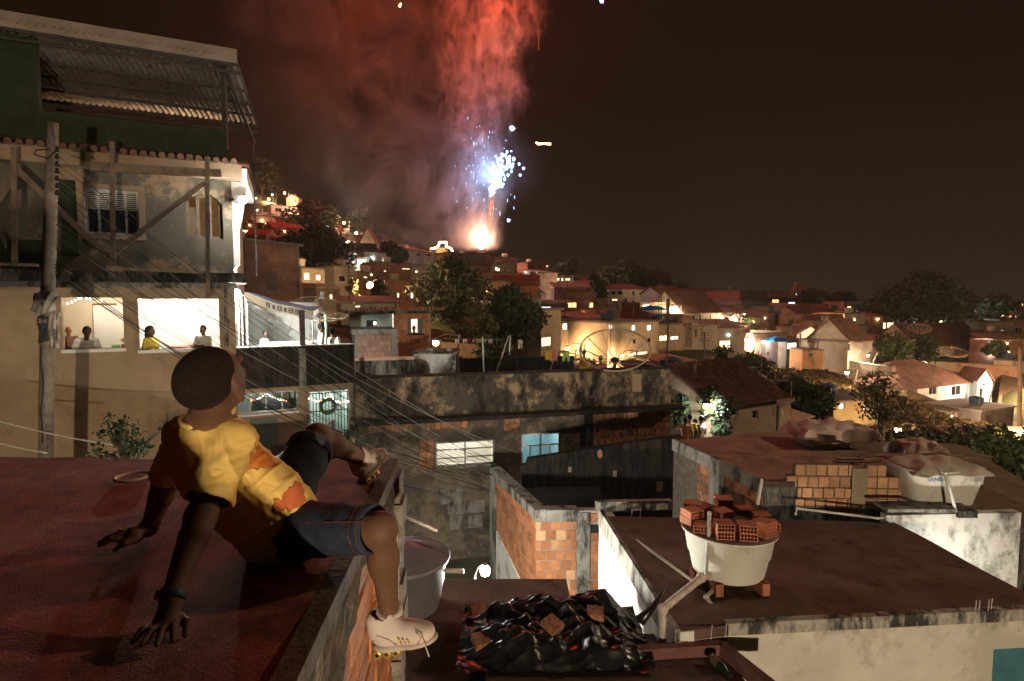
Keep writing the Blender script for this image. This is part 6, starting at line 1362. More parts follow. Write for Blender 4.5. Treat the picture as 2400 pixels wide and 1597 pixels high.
H(1266, 1332, 712, 742, 55, 'house with cold white lit eaves', 'green', 'shed', 0, [(1268, 718, 1292, 726, 'c'), (1304, 720, 1318, 727, 'W')])
H(1300, 1350, 690, 730, 72, 'brown stacked house above the cold white eaves', 'brick', 'slab', 2)
H(1350, 1424, 700, 745, 66, 'plain brown house below the green one', 'tan', 'slab', 2, [(1396, 708, 1402, 715, 'd')])
H(1500, 1560, 712, 748, 60, 'terrace house with blue tarp awning and bright strip', 'brick', 'slab', 2, [(1506, 700+14, 1524, 720, 'W')])
H(1545, 1602, 690, 748, 66, 'white-lit house front behind the blue tarp', 'white', 'gable', 2, [(1556, 720, 1566, 734, 'W'), (1582, 722, 1590, 736, 'W')], rh=.8)
H(1600, 1690, 734, 762, 62, 'cream bungalow with pale gable, red roof and two dark windows', 'cream', 'gable', 3, [(1608, 738, 1617, 748, 'd'), (1623, 738, 1629, 748, 'd'), (1664, 738, 1667, 746, 'd')], rh=2.2, dep=5)
H(1536, 1600, 740, 790, 52, 'grey ledge house below the white-lit front', 'grey', 'slab', 0, [(1546, 750, 1560, 758, 'd')])
H(1596, 1680, 766, 812, 50, 'rough stone house front with a dark doorway', 'grey', 'slab', 3, [(1628, 770, 1634, 792, 'd')])
# ---- right ridge and slope
H(1618, 1692, 680, 702, 142, 'wide orange-red house with flat roof on the skyline', 'red', 'slab', 6, [(1640, 686, 1645, 690, 'd')])
H(1600, 1700, 695, 725, 120, 'long dark-roofed house under the orange-red one', 'brick', 'gable', 4, [(1644, 711, 1652, 719, 'w')], rh=1.6)
H(1692, 1736, 680, 700, 130, 'white-lit top-floor room on the skyline', 'white', 'slab', 0, [(1694, 686, 1706, 694, 'W'), (1710, 686, 1715, 694, 'W'), (1725, 685, 1731, 692, 'W')])
H(1676, 1734, 696, 722, 112, 'cream house washed by a hidden lamp', 'cream', 'slab', 0, [(1724, 702, 1729, 709, 'w')])
H(1733, 1796, 683, 724, 108, 'tall red brick house with paired small windows', 'red', 'slab', 8, [(1749, 687, 1753, 691, 'd'), (1756, 687, 1760, 691, 'd')])
H(1797, 1866, 684, 704, 140, 'orange house with two amber windows on the skyline', 'orange', 'slab', 0, [(1818, 688, 1822, 692, 'w'), (1826, 689, 1832, 693, 'w')])
H(1864, 1888, 669, 702, 138, 'orange rooftop stair tower above its neighbours', 'orange', 'slab', 0, [(1865, 687, 1868, 697, 'W')])
H(1797, 1872, 698, 722, 115, 'dark house with bright cold-green window', 'dark', 'gable', 2, [(1848, 708, 1864, 715, 'c'), (1810, 700+2, 1826, 712, 'a')], rh=.8)
H(1888, 1990, 694, 712, 150, 'long low orange house behind the dark trees', 'orange', 'slab', 0, [(1900, 698, 1904, 701, 'd')])
H(1736, 1800, 716, 776, 86, 'pink rendered block house with a small lamp', 'pink', 'slab', 5, [(1762, 747, 1766, 751, 'd')], par=.5)
H(1799, 1842, 732, 776, 80, 'purple-grey house with one tall lit window', 'purple', 'slab', 2, [(1806, 748, 1812, 761, 'w'), (1830, 750, 1833, 758, 'd')])
H(1842, 1900, 736, 778, 82, 'yellow house with two white-framed windows', 'yellow', 'slab', 5, [(1853, 741, 1860, 749, 'd'), (1879, 741, 1887, 752, 'd')], par=.9)
H(1900, 1946, 736, 776, 84, 'olive side wing of the yellow house with corner lamps', 'yellow', 'slab', -4)
H(1670, 1734, 718, 768, 84, 'dim grey house beside the pink block', 'grey', 'slab', 2, [(1676, 724, 1722-8, 734, 'd'), (1718, 740, 1724, 750, 'd')])
H(1946, 2020, 742, 774, 86, 'low house with a wide bright window screened by bushes', 'white', 'slab', 0, [(1970, 746, 1992, 760, 'w'), (1950, 770, 1962, 774, 'w'), (2006, 748, 2014, 760, 'w')])
H(1978, 2034, 708, 742, 100, 'two-bay orange house with flat roof and red wall', 'orange', 'slab', 2, [(1986, 718, 1996, 722, 'w'), (2014, 716, 2018, 722, 'd')])
H(2030, 2066, 712, 738, 104, 'dark house corner with two small bright windows', 'dark', 'slab', 2, [(2031, 720, 2035, 727, 'c'), (2042, 720, 2051, 728, 'w')])
H(1762, 1842, 782, 855, 60, 'lit two-storey pink house with roof terrace and blue tarp', 'pink', 'slab', 3, [(1776, 798, 1780, 804, 'd'), (1799, 826, 1803, 834, 'd'), (1822, 829, 1827, 836, 'd')])
H(1842, 1886, 800, 856, 61, 'white-lit terrace room beside the blue tarp', 'grey', 'slab', 2, [(1846, 792+12, 1868, 808+10, 'W'), (1877, 796+8, 1881, 812, 'W')])
H(1828, 1892, 776, 800, 70, 'long balcony house with a strip of lights', 'grey', 'slab', 0, [(1866, 780, 1876, 788, 'W')])
H(1890, 1990, 798, 862, 58, 'grey block gable house with red tiled roof', 'blocktex', 'gablef', -4, rh=2.0)
H(1986, 2032, 800, 845, 57.5, 'grey-green end wall with one tall white window', 'grey', 'slab', 4, [(2005, 804, 2014, 824, 'W'), (1988, 806, 1993, 824, 'd'), (2019, 805, 2023, 822, 'd')])
H(1880, 1928, 822, 862, 54, 'ruined orange brick walls open to the sky', 'orange', 'slab', 0, [(1893, 826, 1906, 838, 'd')], over=.02)
H(2150, 2312, 808, 828, 76, 'long white bungalow with red tiled roof and violet shutter', 'white', 'gable', 6, [(2215, 808+1, 2230, 819, 'd'), (2267, 810, 2278, 823, 'd')], rh=2.6, dep=6)
H(2060, 2120, 752, 775, 92, 'house with faint cold lamps under the giant tree', 'grey', 'slab', 0, [(2076, 756, 2080, 760, 'c')])
H(2130, 2170, 746, 768, 95, 'shack with cold bulbs under the giant tree', 'white', 'shed', 0, [(2140, 752, 2154, 758, 'c'), (2160, 756, 2164, 768, 'c')])
H(2180, 2222, 742, 772, 94, 'white-lit stall front under the giant tree', 'white', 'slab', 0, [(2196, 746, 2210, 750, 'c'), (2186, 753, 2196, 762, 'W')])
H(2262, 2345, 694, 745, 135, 'broad orange apartment block behind the trees', 'orange', 'slab', 6, [(2270, 700, 2276, 704, 'd'), (2284, 700, 2290, 704, 'd')])
H(2336, 2382, 702, 752, 128, 'pale orange apartment slab beside the broad one', 'orange', 'slab', 0, [(2344, 710, 2349, 716, 'd')])
H(2290, 2340, 745, 770, 100, 'dim tan house by the starry lamp', 'tan', 'slab', 0)
H(2376, 2440, 752, 790, 90, 'tan house with lit window at the end of the slope', 'tan', 'slab', 0, [(2390, 755, 2398, 762, 'w')])
H(2372, 2450, 705, 745, 140, 'dark far block with a single lit window', 'dark', 'slab', 0, [(2394, 712, 2398, 718, 'w')])
H(2030, 2150, 800, 835, 68, 'house hidden by shrubs with pink sheet roof', 'grey', 'pshed', 3, rh=.5)
# hip-roofed house, its side porch, and the yard walls
hp, WHp = H(2112, 2288, 903, 952, 54, 'white house with broad hipped red tile roof and two shuttered windows', 'white', 'hip', 5, [(2178, 901+4, 2196, 925, 'd'), (2231, 905, 2252, 926, 'd')], rh=2.0, dep=7, over=.5)
H(2288, 2322, 893, 958, 55, 'narrow floodlit white porch end of the hipped house', 'white', 'gablef', 0, [(2296, 910, 2302, 940, 'd')], rh=1.0)
H(2224, 2296, 962, 1012, 47, 'open lean-to garage with lit pink inner wall', 'pink', 'slab', 2, dep=4)
H(2296, 2372, 960, 1030, 46, 'dark slatted shed beside the lean-to garage', 'dark', 'slab', 2, dep=4)
def yard_wall(x0, y0, x1, y1, Y0, Y1, h, label, mm, name='yard_wall'):
    a, b = P(x0, y0, Y0), P(x1, y1, Y1); W = Wall((a.x, a.y), (b.x, b.y)); t = empty(name, (a+b)/2 - Vector((0, 0, h)), label, 'wall')
    m = MB(); m.prism([W.pt(0, a.z-h-1.5), W.pt(W.len, b.z-h-1.5), W.pt(W.len, b.z), W.pt(0, a.z)], W.n*-.2); m.build('wall_panel', mm, t)
    m = MB(); m.prism([W.pt(0, a.z, .04), W.pt(W.len, b.z, .04), W.pt(W.len, b.z+.06, .04), W.pt(0, a.z+.06, .04)], W.n*-.28); m.build('coping', fm['grey'], t)
    for f in (.33, .66): u = W.len*f; z = lerp(a.z, b.z, f); m = MB().wbox(W, u-.12, u+.12, z-h-1.5, z-.01, .0, .05).build('pier', mm, t)
    for (p, q) in ((a, h), (b, h)): CTRL.append((p.x, p.y, p.z-h))
yard_wall(2112, 843, 2240, 851, 64, 66, 2.6, 'stained cream yard wall with a round lamp behind the hipped house', fm['cream'])
yard_wall(2240, 851, 2386, 860, 66, 62, 2.6, 'long pinkish yard wall running to the street', fm['pink'])
yard_wall(1985, 846, 2090, 862, 56, 54, 2.6, 'block retaining wall above the grassy bank', fm['blocktex'])
yard_wall(2090, 900, 2240, 958, 53, 49, 1.2, 'low rough wall with flower pots before the hipped house', fm['tan'])
yard_wall(1640, 790, 1790, 838, 58, 55, 2.0, 'pale stone wall along the lit dirt path', fm['grey'])
# ---- nearer houses right of the long house
st, WSt = H(1672, 1818, 940, 1022, 22, 'stone-clad cottage with old tiled roof and two small windows', 'tan', 'gable', 2.0, [(1712, 958, 1730, 976, 'd'), (1764, 962, 1776, 982, 'd')], rh=1.1, dep=4.0, over=.3)
H(1612, 1676, 930, 985, 23.5, 'bright floodlit white wing with mossy roof', 'white', 'gable', -1, [(1640, 940, 1646, 948, 'd')], rh=.8, dep=3, over=.3)
H(1818, 1850, 948, 1010, 25, 'plain brown end house with a small red-lit doorway', 'tan', 'slab', 1.5, [(1834, 962, 1838, 974, 'a')])
H(1570, 1600, 884, 925, 25.5, 'white balcony corner lit from below', 'white', 'slab', 0, [(1574, 888, 1592, 902, 'W')], dep=2.5)
H(1700, 1800, 900, 935, 33, 'low flat-roofed house with blue tarp on its roof', 'pink', 'slab', 2, [(1742, 906, 1750, 914, 'd')], dep=4)
H(1776, 1800, 918, 950, 30, 'tiny yellow-lit hut beside the dark round trees', 'cream', 'slab', 0)
H(1860, 1898, 985, 1012, 28, 'low hut with pinkish lean-to roof and lit shutter', 'grey', 'pshed', 1, [(1866, 992, 1886, 1004, 'w')], rh=.7)
H(1952, 2056, 938, 1000, 35, 'yellow-lit house with two cold windows and a dark roof tank', 'yellow', 'slab', 2, [(1967, 946, 1980, 960, 'W'), (2023, 951, 2031, 961, 'c')], tank=1)
H(1540+60, 1672, 862, 885, 32, 'house with wide pale pink roof sheet and clothesline', 'brick', 'pshed', 1, dep=4, rh=.5)
H(1690, 1790, 866, 900, 36, 'low walls of a weedy roofless plot', 'tan', 'slab', 3, dep=4)
# clay tiles on the cottage's front slope, laid in courses
_r = P(1745, 940, 22).z; tm2 = MB(); tm2.tube([(0, 0, 0), (0, .40, 0)], [.095, .075], 8); tme2 = bpy.data.meshes.new('tile'); tme2.from_pydata(tm2.v, [], tm2.f); tme2.materials.append(tile_m)
_e = WSt.pt(-.25, _r-.0, .32); _k = WSt.pt(-.25, _r+1.16, -2.0); _sl = (_k-_e); _sn = _sl.normalized(); _nr = WSt.u.cross(_sn)
for _j in range(int(_sl.length/.34)+1):
    for _i in range(int((WSt.len+.5)/.2)):
        _p = _e + WSt.u*(.1+_i*.2) + _sn*(_j*.34) + _nr*(.05+R.uniform(-.008, .008)); _o = bpy.data.objects.new('tile', tme2); COL.objects.link(_o)
        _o.matrix_world = Matrix(((WSt.u.x, _sn.x, _nr.x, _p.x), (WSt.u.y, _sn.y, _nr.y, _p.y), (WSt.u.z, _sn.z, _nr.z, _p.z), (0, 0, 0, 1))); attach(_o, st)
# carport frame near the bushes
q = P(2200, 1050, 30); cpn = empty('carport', q, 'dark carport roof with pale edge beams among the bushes', 'carport'); p0, p1, p2, p3 = P(2192, 1000, 30), P(2310, 1002, 31), P(2330, 1038, 28.5), P(2255, 1038, 28)
MB().prism([p0, p1, p2, p3], (0, 0, -.08)).build('roof_sheet', fm['dark'], cpn); MB().bar(p0, p3, .12).build('edge_beam', fm['pink'], cpn); MB().bar(p0, p1, .12).build('edge_beam', fm['pink'], cpn)
for p in (p0, p1, p2, p3): MB().tube([p, p-Vector((0, 0, 2.4))], .06, 6).build('post', metal_dark, cpn)
for p in (p0, p1, p2, p3): CTRL.append((p.x, p.y, p.z-2.4))
# ================================================================ terrain
for (x, y, Y) in ((1800, 900, 48), (1900, 890, 50), (1990, 905, 48), (2090, 930, 46), (1850, 870, 54), (2180, 985, 42), (2100, 985, 38), (2150, 1010, 35), (1930, 1000, 31), (2350, 1040, 36), (2395, 1000, 40), (2395, 900, 54), (2390, 850, 66), (2380, 800, 80), (1600, 1012, 20), (1650, 1012, 21), (1700, 840, 56),
    (620, 470, 130), (580, 450, 140), (560, 430, 150), (740, 500, 130), (840, 545, 120), (930, 572, 110), (1130, 596, 115), (1230, 618, 120), (1330, 640, 115), (1450, 660, 110), (1560, 672, 130), (1700, 690, 160), (1900, 700, 180), (2100, 705, 180), (2300, 706, 170), (500, 430, 170),
    (1120, 870, 24), (1210, 840, 32), (1000, 760, 34), (1090, 740, 44), (700, 760, 26), (650, 760, 24)):
    p = P(x, y, Y); CTRL.append((p.x, p.y, p.z))
for x in (-14, -7, 0, 7, 14, 20): CTRL.append((x, 12, -7.2)); CTRL.append((x, 4, -7.6))
for x in (-7, 0, 7): CTRL.append((x, 19, -6.8))
for x, z in ((-260, 30), (-140, 22), (-60, 12), (0, 6), (80, 0), (200, -3), (330, -4)): CTRL.append((x, 260, z)); CTRL.append((x*1.3, 420, z*.6))
CTRL += [(-90, 30, 2), (-60, 20, -2), (80, 20, -9), (110, 50, -7), (-80, 70, 14), (160, 100, -2), (150, 160, 1), (-120, 120, 26)]
CA = np.array(CTRL)

def proj(v):
    d = Vector(v) - Vector((0, 0, HC)); zc = d.y*cp - d.z*sp_; yc = d.y*sp_ + d.z*cp
    return CX + FPX*d.x/zc, CY - FPX*yc/zc
rgi = random.Random(31); used = [(o.location.x, o.location.y) for o in COL.objects if o.name.startswith('house') and o.type == 'EMPTY']; made = 0; tries = 0; seen_l = set()
def terr0(x, y):
    d2 = (CA[:, 0]-x)**2 + (CA[:, 1]-y)**2; w = 1/(d2+1.5)**1.8; return float((w*CA[:, 2]).sum()/w.sum())
while made < 90 and tries < 9000:
    tries += 1; px_ = rgi.uniform(590, 2380); Yh = rgi.uniform(48, 150); x_ = (px_-CX)/FPX*Yh; z_ = terr0(x_, Yh); a, b = proj((x_, Yh, z_))
    if 1770 < a < 2330 and 855 < b < 1010: continue
    if px_ < 1000 and Yh > 125: continue
    if 2080 < a < 2340 or b - 3.6*FPX/Yh < (495 if a < 700 else 535 if a < 800 else 575 if a < 900 else 640 if a < 1250 else 655 if a < 1400 else 702): continue
    if any((x_-u)**2 + ((Yh-v)*.8)**2 < 3.1**2 for u, v in used): continue
    wpx = rgi.uniform(2.4, 4.4)*FPX/Yh; hpx = rgi.choice((2.4, 2.6, 2.9))*FPX/Yh; wl_ = rgi.choice(('brick', 'tan', 'pink', 'grey', 'cream', 'red', 'bricktex', 'white')); rf_ = rgi.choice(('slab', 'slab', 'slab', 'shed', 'gable', 'pshed')); k_ = rgi.choice(('w', 'w', 'W', 'a', 'd')); ws = []
    nw = rgi.choice((0, 1, 1, 2))
    for i in range(nw): u = a - wpx/2 + wpx*(.2+.45*i); ws.append((u, b-hpx*.62, u+1.0*FPX/Yh, b-hpx*.62+.95*FPX/Yh, k_))
    cw = {'brick': 'raw brick', 'tan': 'tan plastered', 'pink': 'pinkish', 'grey': 'grey rendered', 'cream': 'cream painted', 'red': 'reddish brick', 'bricktex': 'coursed brick', 'white': 'whitewashed'}[wl_]; rw = {'slab': 'flat-roofed', 'shed': 'sheet-roofed', 'gable': 'tile-roofed', 'pshed': 'pale-sheet-roofed'}[rf_]
    porch = rgi.random() < .55; lb = '%s %s %s house with %s%s on the slope' % ('two-storey' if hpx*Yh/FPX > 4 else 'one-storey', cw, rw, {0: 'blank front', 1: 'one %s window', 2: 'two %s windows'}[nw] % (() if nw == 0 else {'w': 'warm', 'W': 'white', 'a': 'amber', 'd': 'dark'}[k_]), ' and a porch bulb' if porch else '')
    if lb in seen_l: continue
    seen_l.add(lb); th_, Wi_ = house(a-wpx/2, a+wpx/2, b-hpx, b, Yh, lb, wl_, rf_, rgi.uniform(-2, 3), ws, dep=3.5, rh=.9, group='small houses packed on the hillside'); used.append((x_, Yh)); made += 1
    if porch: MB().ball(Wi_.pt(Wi_.len*rgi.uniform(.2, .8), z_ + 2.1, .14), .0011*Yh, 7, 5).build('porch_bulb', rgi.choice((bulb_warm, bulb_orange, bulb_white, bulb_warm)), th_, True)
def terr(x, y):
    x = np.atleast_1d(np.asarray(x, float)); y = np.atleast_1d(np.asarray(y, float)); out = np.zeros_like(x)
    for i in range(0, len(x), 4000):
        d2 = (x[i:i+4000, None]-CA[None, :, 0])**2 + (y[i:i+4000, None]-CA[None, :, 1])**2; w = 1/(d2+1.5)**1.8; out[i:i+4000] = (w*CA[None, :, 2]).sum(1)/w.sum(1)
    return out
gx = np.concatenate([np.linspace(-300, -70, 30), np.linspace(-66, 110, 118), np.linspace(116, 330, 28)]); gy = np.concatenate([np.linspace(2, 150, 120), np.linspace(155, 460, 36)])
GX, GY = np.meshgrid(gx, gy); GZ = terr(GX.ravel(), GY.ravel()).reshape(GX.shape) - .25
vs = np.stack([GX, GY, GZ], -1).reshape(-1, 3).tolist(); nx = len(gx); fs = [(j*nx+i, j*nx+i+1, (j+1)*nx+i+1, (j+1)*nx+i) for j in range(len(gy)-1) for i in range(nx-1)]
soil = mat('hillside_soil', (.14, .095, .055), .95, .35, .35, second=(.065, .075, .03), second_amt=.9, stain=(.20, .14, .08), stain_amt=.3, streak=1, stain_scale=.12, bump=.8, bscale=3)
structure(MB().add(vs, fs).build('terrain', soil, None, True))
# street at the right edge, laid on the slope
rp_ = [P(x, y, Y) for x, y, Y in ((2440, 1080, 34), (2400, 1000, 40), (2376, 930, 48), (2372, 880, 58), (2378, 840, 68), (2370, 800, 82))]
m = MB()
for a, b in zip(rp_, rp_[1:]):
    za = lambda p: Vector((p.x, p.y, float(terr(p.x, p.y)[0])-.02))
    m.quad(za(a)+Vector((-1.2, 0, .05)), za(a)+Vector((4.5, 0, .05)), za(b)+Vector((4.5, 0, .05)), za(b)+Vector((-1.2, 0, .05)))
structure(m.build('street', mat('sandy_street', (.22, .17, .11), .95, .25, .8, bump=.4)))
pth = [P(x, y, Y) for x, y, Y in ((1640, 812, 56), (1700, 828, 55), (1760, 850, 53), (1830, 866, 52), (1900, 872, 52), (1985, 868, 53))]; m = MB()
for a, b in zip(pth, pth[1:]):
    za = lambda p: Vector((p.x, p.y, float(terr(p.x, p.y)[0])-.18)); m.quad(za(a)+Vector((0, -1, 0)), za(b)+Vector((0, -1, 0)), za(b)+Vector((0, 1, .05)), za(a)+Vector((0, 1, .05)))
structure(m.build('dirt_path', mat('dirt_path', (.26, .18, .11), .95, .2, .8, bump=.4)))
# grass on the bank
rg = np.random.default_rng(8); pts = []
while len(pts) < 5200:
    px_, py_ = rg.uniform(1770, 2330), rg.uniform(855, 1010)
    Yg = 56 - (py_-855)*.15 + rg.uniform(-4, 4); q = P(px_, py_, Yg); zz = float(CA[0][0]*0); pts.append((q.x, q.y))
pts = np.array(pts); zz = terr(pts[:, 0], pts[:, 1])-.25
leaf_cloud('grass', np.column_stack([pts, zz+.1]), 5, (.35, .35, .22), .20, mat('dry_grass', (.085, .068, .032), .9, .45, .6, bump=0), None, 8)
bpy.data.objects['grass']['kind'] = 'stuff'; bpy.data.objects['grass']['label'] = 'dry weedy grass covering the lit bank'; bpy.data.objects['grass']['category'] = 'grass'
# ================================================================ trees
T = tree
T(1060, 615, 800, 42, 195, 'big dark broad-crowned tree rising above the brick house', leaf_dark, 44, 130, seed=2)
T(1195, 685, 850, 31, 170, 'dense rounded dark tree beside the tan tower house', leaf_dark, 40, 120, seed=3)
T(1120, 715, 850, 29, 90, 'olive lamp-lit tree in front of the big dark one', leaf_brown, 24, 100, seed=4)
T(1150, 800, 870, 25, 110, 'low bushy tree behind the crowded clothesline', leaf_m, 18, 90, seed=5, trunk_frac=.15)
T(740, 545, 660, 62, 200, 'wide dark spreading tree on the left hillside', leaf_dark, 44, 120, seed=6)
T(735, 480, 560, 100, 120, 'layered tree with flat branches above the spreading one', leaf_dark, 24, 70, seed=7, flat=.6)
T(850, 495, 575, 118, 70, 'thin feathery tree on the hill skyline', leaf_dark, 14, 45, seed=8)
T(915, 570, 650, 78, 70, 'round dark tree before the white box house', leaf_dark, 20, 70, seed=9)
T(615, 372+10, 470, 140, 90, 'dim tree crown above the hilltop lamps', leaf_dark, 14, 45, seed=10)
T(830, 655, 740, 40, 30, 'slim shrub-like tree lit by the orange lamp', leaf_brown, 9, 60, seed=11)
T(890, 660, 745, 38, 50, 'lamp-lit leafy tree beyond the sheet-roofed shed', leaf_brown, 12, 70, seed=12)
T(1330, 612, 665, 108, 60, 'round tree on the ridge beside the brick top-storey house', leaf_dark, 14, 50, seed=13)
T(1290, 632, 672, 104, 50, 'smaller tree below the ridge brick house', leaf_dark, 12, 45, seed=14)
T(1402, 655, 740, 70, 50, 'narrow dark tree column beside the balconied house', leaf_dark, 18, 60, seed=15, trunk_frac=.12)
T(1395, 640, 690, 90, 46, 'ragged palm-like tree on the ridge', leaf_dark, 10, 45, seed=16)
T(1470, 614, 690, 96, 80, 'tallest round tree on the middle skyline', leaf_dark, 24, 60, seed=17)
T(1430, 630, 690, 98, 70, 'lower shoulder tree beside the tallest skyline tree', leaf_dark, 16, 50, seed=18)
T(1540, 638, 700, 98, 70, 'leaning skyline tree right of the tallest one', leaf_dark, 18, 55, seed=19)
T(1505, 636, 695, 99, 50, 'small dark skyline tree between two larger crowns', leaf_dark, 12, 45, seed=20)
T(1590, 672, 710, 125, 70, 'low dark skyline bushes by the orange-red house', leaf_dark, 12, 40, seed=21)
T(1905, 688, 735, 118, 90, 'rounded dark tree before the orange skyline houses', leaf_dark, 20, 50, seed=22)
T(1980, 692, 730, 122, 80, 'dark low trees beyond the two-bay orange house', leaf_dark, 16, 45, seed=23)
T(2160, 655, 790, 84, 210, 'giant dark umbrella tree towering over the slope', leaf_dark, 48, 110, seed=24, flat=.3)
T(2075, 693, 790, 86, 140, 'dark reddish tree on the flank of the giant tree', leaf_dark, 26, 80, seed=25)
T(2330, 700, 800, 88, 120, 'round dark tree before the apartment blocks', leaf_dark, 24, 80, seed=26)
T(2230, 690, 780, 92, 60, 'flat-topped branch tree right of the giant tree', leaf_dark, 14, 60, seed=27, flat=.6)
T(1752, 752, 795, 66, 40, 'rounded street tree beside the two bright lamps', leaf_dark, 14, 60, seed=28)
T(1860, 892, 990, 33, 110, 'dense dark round tree on the grassy bank foot', leaf_dark, 34, 110, seed=29)
T(1915, 912, 1000, 32, 90, 'second dense dark tree merging with the round one', leaf_dark, 28, 110, seed=30)
T(1690, 820, 900, 36, 100, 'wispy weed tree over the roofless plot', leaf_m, 22, 80, seed=31, trunk_frac=.15)
T(1760, 838, 905, 37, 100, 'grey-green scrubby tree on the roofless plot', leaf_brown, 22, 80, seed=32, trunk_frac=.12)
T(1600, 935, 1005, 22, 80, 'lit leafy tree before the floodlit wing', leaf_m, 18, 80, seed=33, trunk_frac=.2)
T(1672, 905, 1010, 21, 70, 'slender tree hanging over the tiled cottage roof', leaf_m, 16, 70, seed=34)
T(1690, 950, 1020, 20.5, 60, 'dark shrub at the corner of the cottage', leaf_dark, 12, 70, seed=35, trunk_frac=.1)
T(2060, 880, 1030, 29, 130, 'airy tree lit orange from below on the bank', leaf_brown, 18, 45, seed=36)
T(2090, 790, 850, 62, 90, 'shrubby tree beside the long white bungalow', leaf_m, 20, 70, seed=37, trunk_frac=.15)
T(2170, 790, 842, 64, 80, 'dark garden shrub tree before the bungalow wall', leaf_dark, 16, 60, seed=38, trunk_frac=.1)
T(2335, 806, 832, 66, 50, 'bright green floodlit garden tree beside the bungalow', leaf_m, 12, 60, seed=39, trunk_frac=.2)
T(1990, 740, 780, 84, 70, 'dark bush tree screening the wide bright window', leaf_dark, 14, 50, seed=40, trunk_frac=.1)
for i, (x, y, Y, w, h) in enumerate(((2150, 1060, 22, 2.6, 1.3), (2230, 1070, 20, 2.8, 1.4), (2320, 1080, 18, 3.2, 1.6), (2395, 1075, 17.5, 3.0, 1.6), (2270, 1045, 24, 3.0, 1.2), (2100, 1035, 26, 2.4, 1.0), (2360, 1045, 23, 2.6, 1.3))):
    p = P(x, y, Y); bush((p.x, p.y, p.z-h*.5), w, h, ('leafy dark bush behind the pink sack', 'dense bush beyond the rectangular tank', 'broad dark bush beyond the corrugated roof', 'dark bush at the end of the corrugated roof', 'bush beside the dark carport', 'low bush near the orange-lit bank foot', 'bush between carport and street')[i], leaf_m, 50+i, 90, .11, n=16)
# ================================================================ lamps
LK = 8.0
def SL(x, y, Y, c, w, lb, **k): return street_lamp(x, y, Y, c, w*LK, lb, **k)
OR, WM_, WH_ = (1, .58, .30), (1, .76, .52), (.95, 1, .97)
SL(867, 667, 40, OR, 900, 'large orange street lamp glowing above the sheet-roofed shed', r=.22, h=4)
for i, (x, y, Y, c, w, lb) in enumerate(((667, 452, 132, OR, 900, 'topmost orange lamp on the hill'), (630, 467, 128, OR, 700, 'orange lamp left of the white villa'), (638, 456, 130, WM_, 0, 'pale lamp between two orange ones on the hilltop'), (683, 460, 128, OR, 700, 'orange lamp above the narrow hilltop brick house'), (691, 477, 122, OR, 500, 'orange lamp beside the white villa roof'), (600, 464, 130, WM_, 0, 'pale lamp near the eave of the cream house'),
        (713, 481, 120, OR, 0, 'small orange lamp over the villa corner'), (716, 490, 118, OR, 0, 'second small orange lamp by the villa corner'), (768, 502, 110, WH_, 700, 'greenish white lamp above the spreading tree'), (806, 522, 104, OR, 600, 'orange lamp on a pole by the feathery tree'), (835, 546, 98, WM_, 400, 'pale lamp over the lit gable house'), (603, 492, 110, OR, 0, 'faint orange lamp on the dark slope'), (619, 533, 95, OR, 0, 'lone orange bulb on the dark slope'), (588, 541, 92, OR, 0, 'small bulb over the gabled shack'), (816, 566, 88, WM_, 0, 'tiny lamp by the small pink house'))):
    SL(x, y, Y, c, w or 180, lb, bulb=bulb_orange if c == OR else (bulb_white if c == WH_ else bulb_warm), r=.22 if w else .15, light=True, h=5)
for i, (x, y, Y, c, w, lb, r) in enumerate(((844, 612, 68, WH_, 300, 'white lamp in the open porch house', .22), (1688, 748, 64, WM_, 1300, 'first of two blinding street lamps in the middle of the slope', .36), (1719, 748, 64, WM_, 1300, 'second blinding street lamp beside the rounded tree', .36), (1575, 722, 60, WM_, 420, 'warm lamp by the blue tarp terrace', .2), (1372, 656, 92, WM_, 400, 'lamp beside the dark green house', .3), (1750, 795, 58, WM_, 380, 'globe lamp on a post beside the lit pink house', .2), (1760, 808, 58.5, OR, 300, 'orange bulb on the wall of the lit pink house', .16), (1896, 802, 55, WM_, 300, 'globe lamp beside the grey gable house', .18),
        (1927, 757, 80, OR, 380, 'orange lamp on the olive side wing', .3), (1934, 747, 82, OR, 0, 'small orange bulb above the olive side wing', .2), (1742, 747, 84, WM_, 160, 'bulb on the pink rendered block', .2), (2350, 750, 90, WM_, 600, 'starry lamp before the round dark tree', .3), (2204, 750, 88, (.6, .9, 1), 400, 'cold lamp under the giant tree', .26), (2218, 757, 88, WM_, 0, 'small warm lamp under the giant tree', .2), (2302, 806, 70, (.85, 1, 1), 420, 'cold white lamp at the end of the bungalow', .24), (2318, 822, 68, (.9, 1, 1), 150, 'second cold lamp at the bungalow corner', .2),
        (2305, 905, 53, WH_, 170, 'floodlamp on the porch end of the hipped house', .16), (1227, 652, 70, WH_, 260, 'white lamp beside the white-lit room', .2), (1167, 631, 84, (.5, .8, 1), 0, 'cold blue bulb on the ridge house', .16), (1735, 722, 86, (.6, .8, 1), 0, 'tiny blue-white bulb over the pink block', .16), (1458, 832, 38, OR, 170, 'orange lamp under the cream two-storey house', .12), (1330, 815, 40, OR, 200, 'orange lamp behind the woman with the phone', .14), (1395, 790, 43, OR, 60, 'tiny lamp behind the mesh dish', .06))):
    SL(x, y, Y, c, w, lb, bulb=bulb_orange if c == OR else (bulb_white if c == WH_ else bulb_warm), r=r, light=w > 0, h=4.5)
SL(2440, 870, 52, OR, 3200, 'tall orange street lamp lighting the sandy street', r=.35, h=9); SL(2420, 960, 38, OR, 1700, 'nearer orange street lamp on the sandy street', r=.3, h=7)
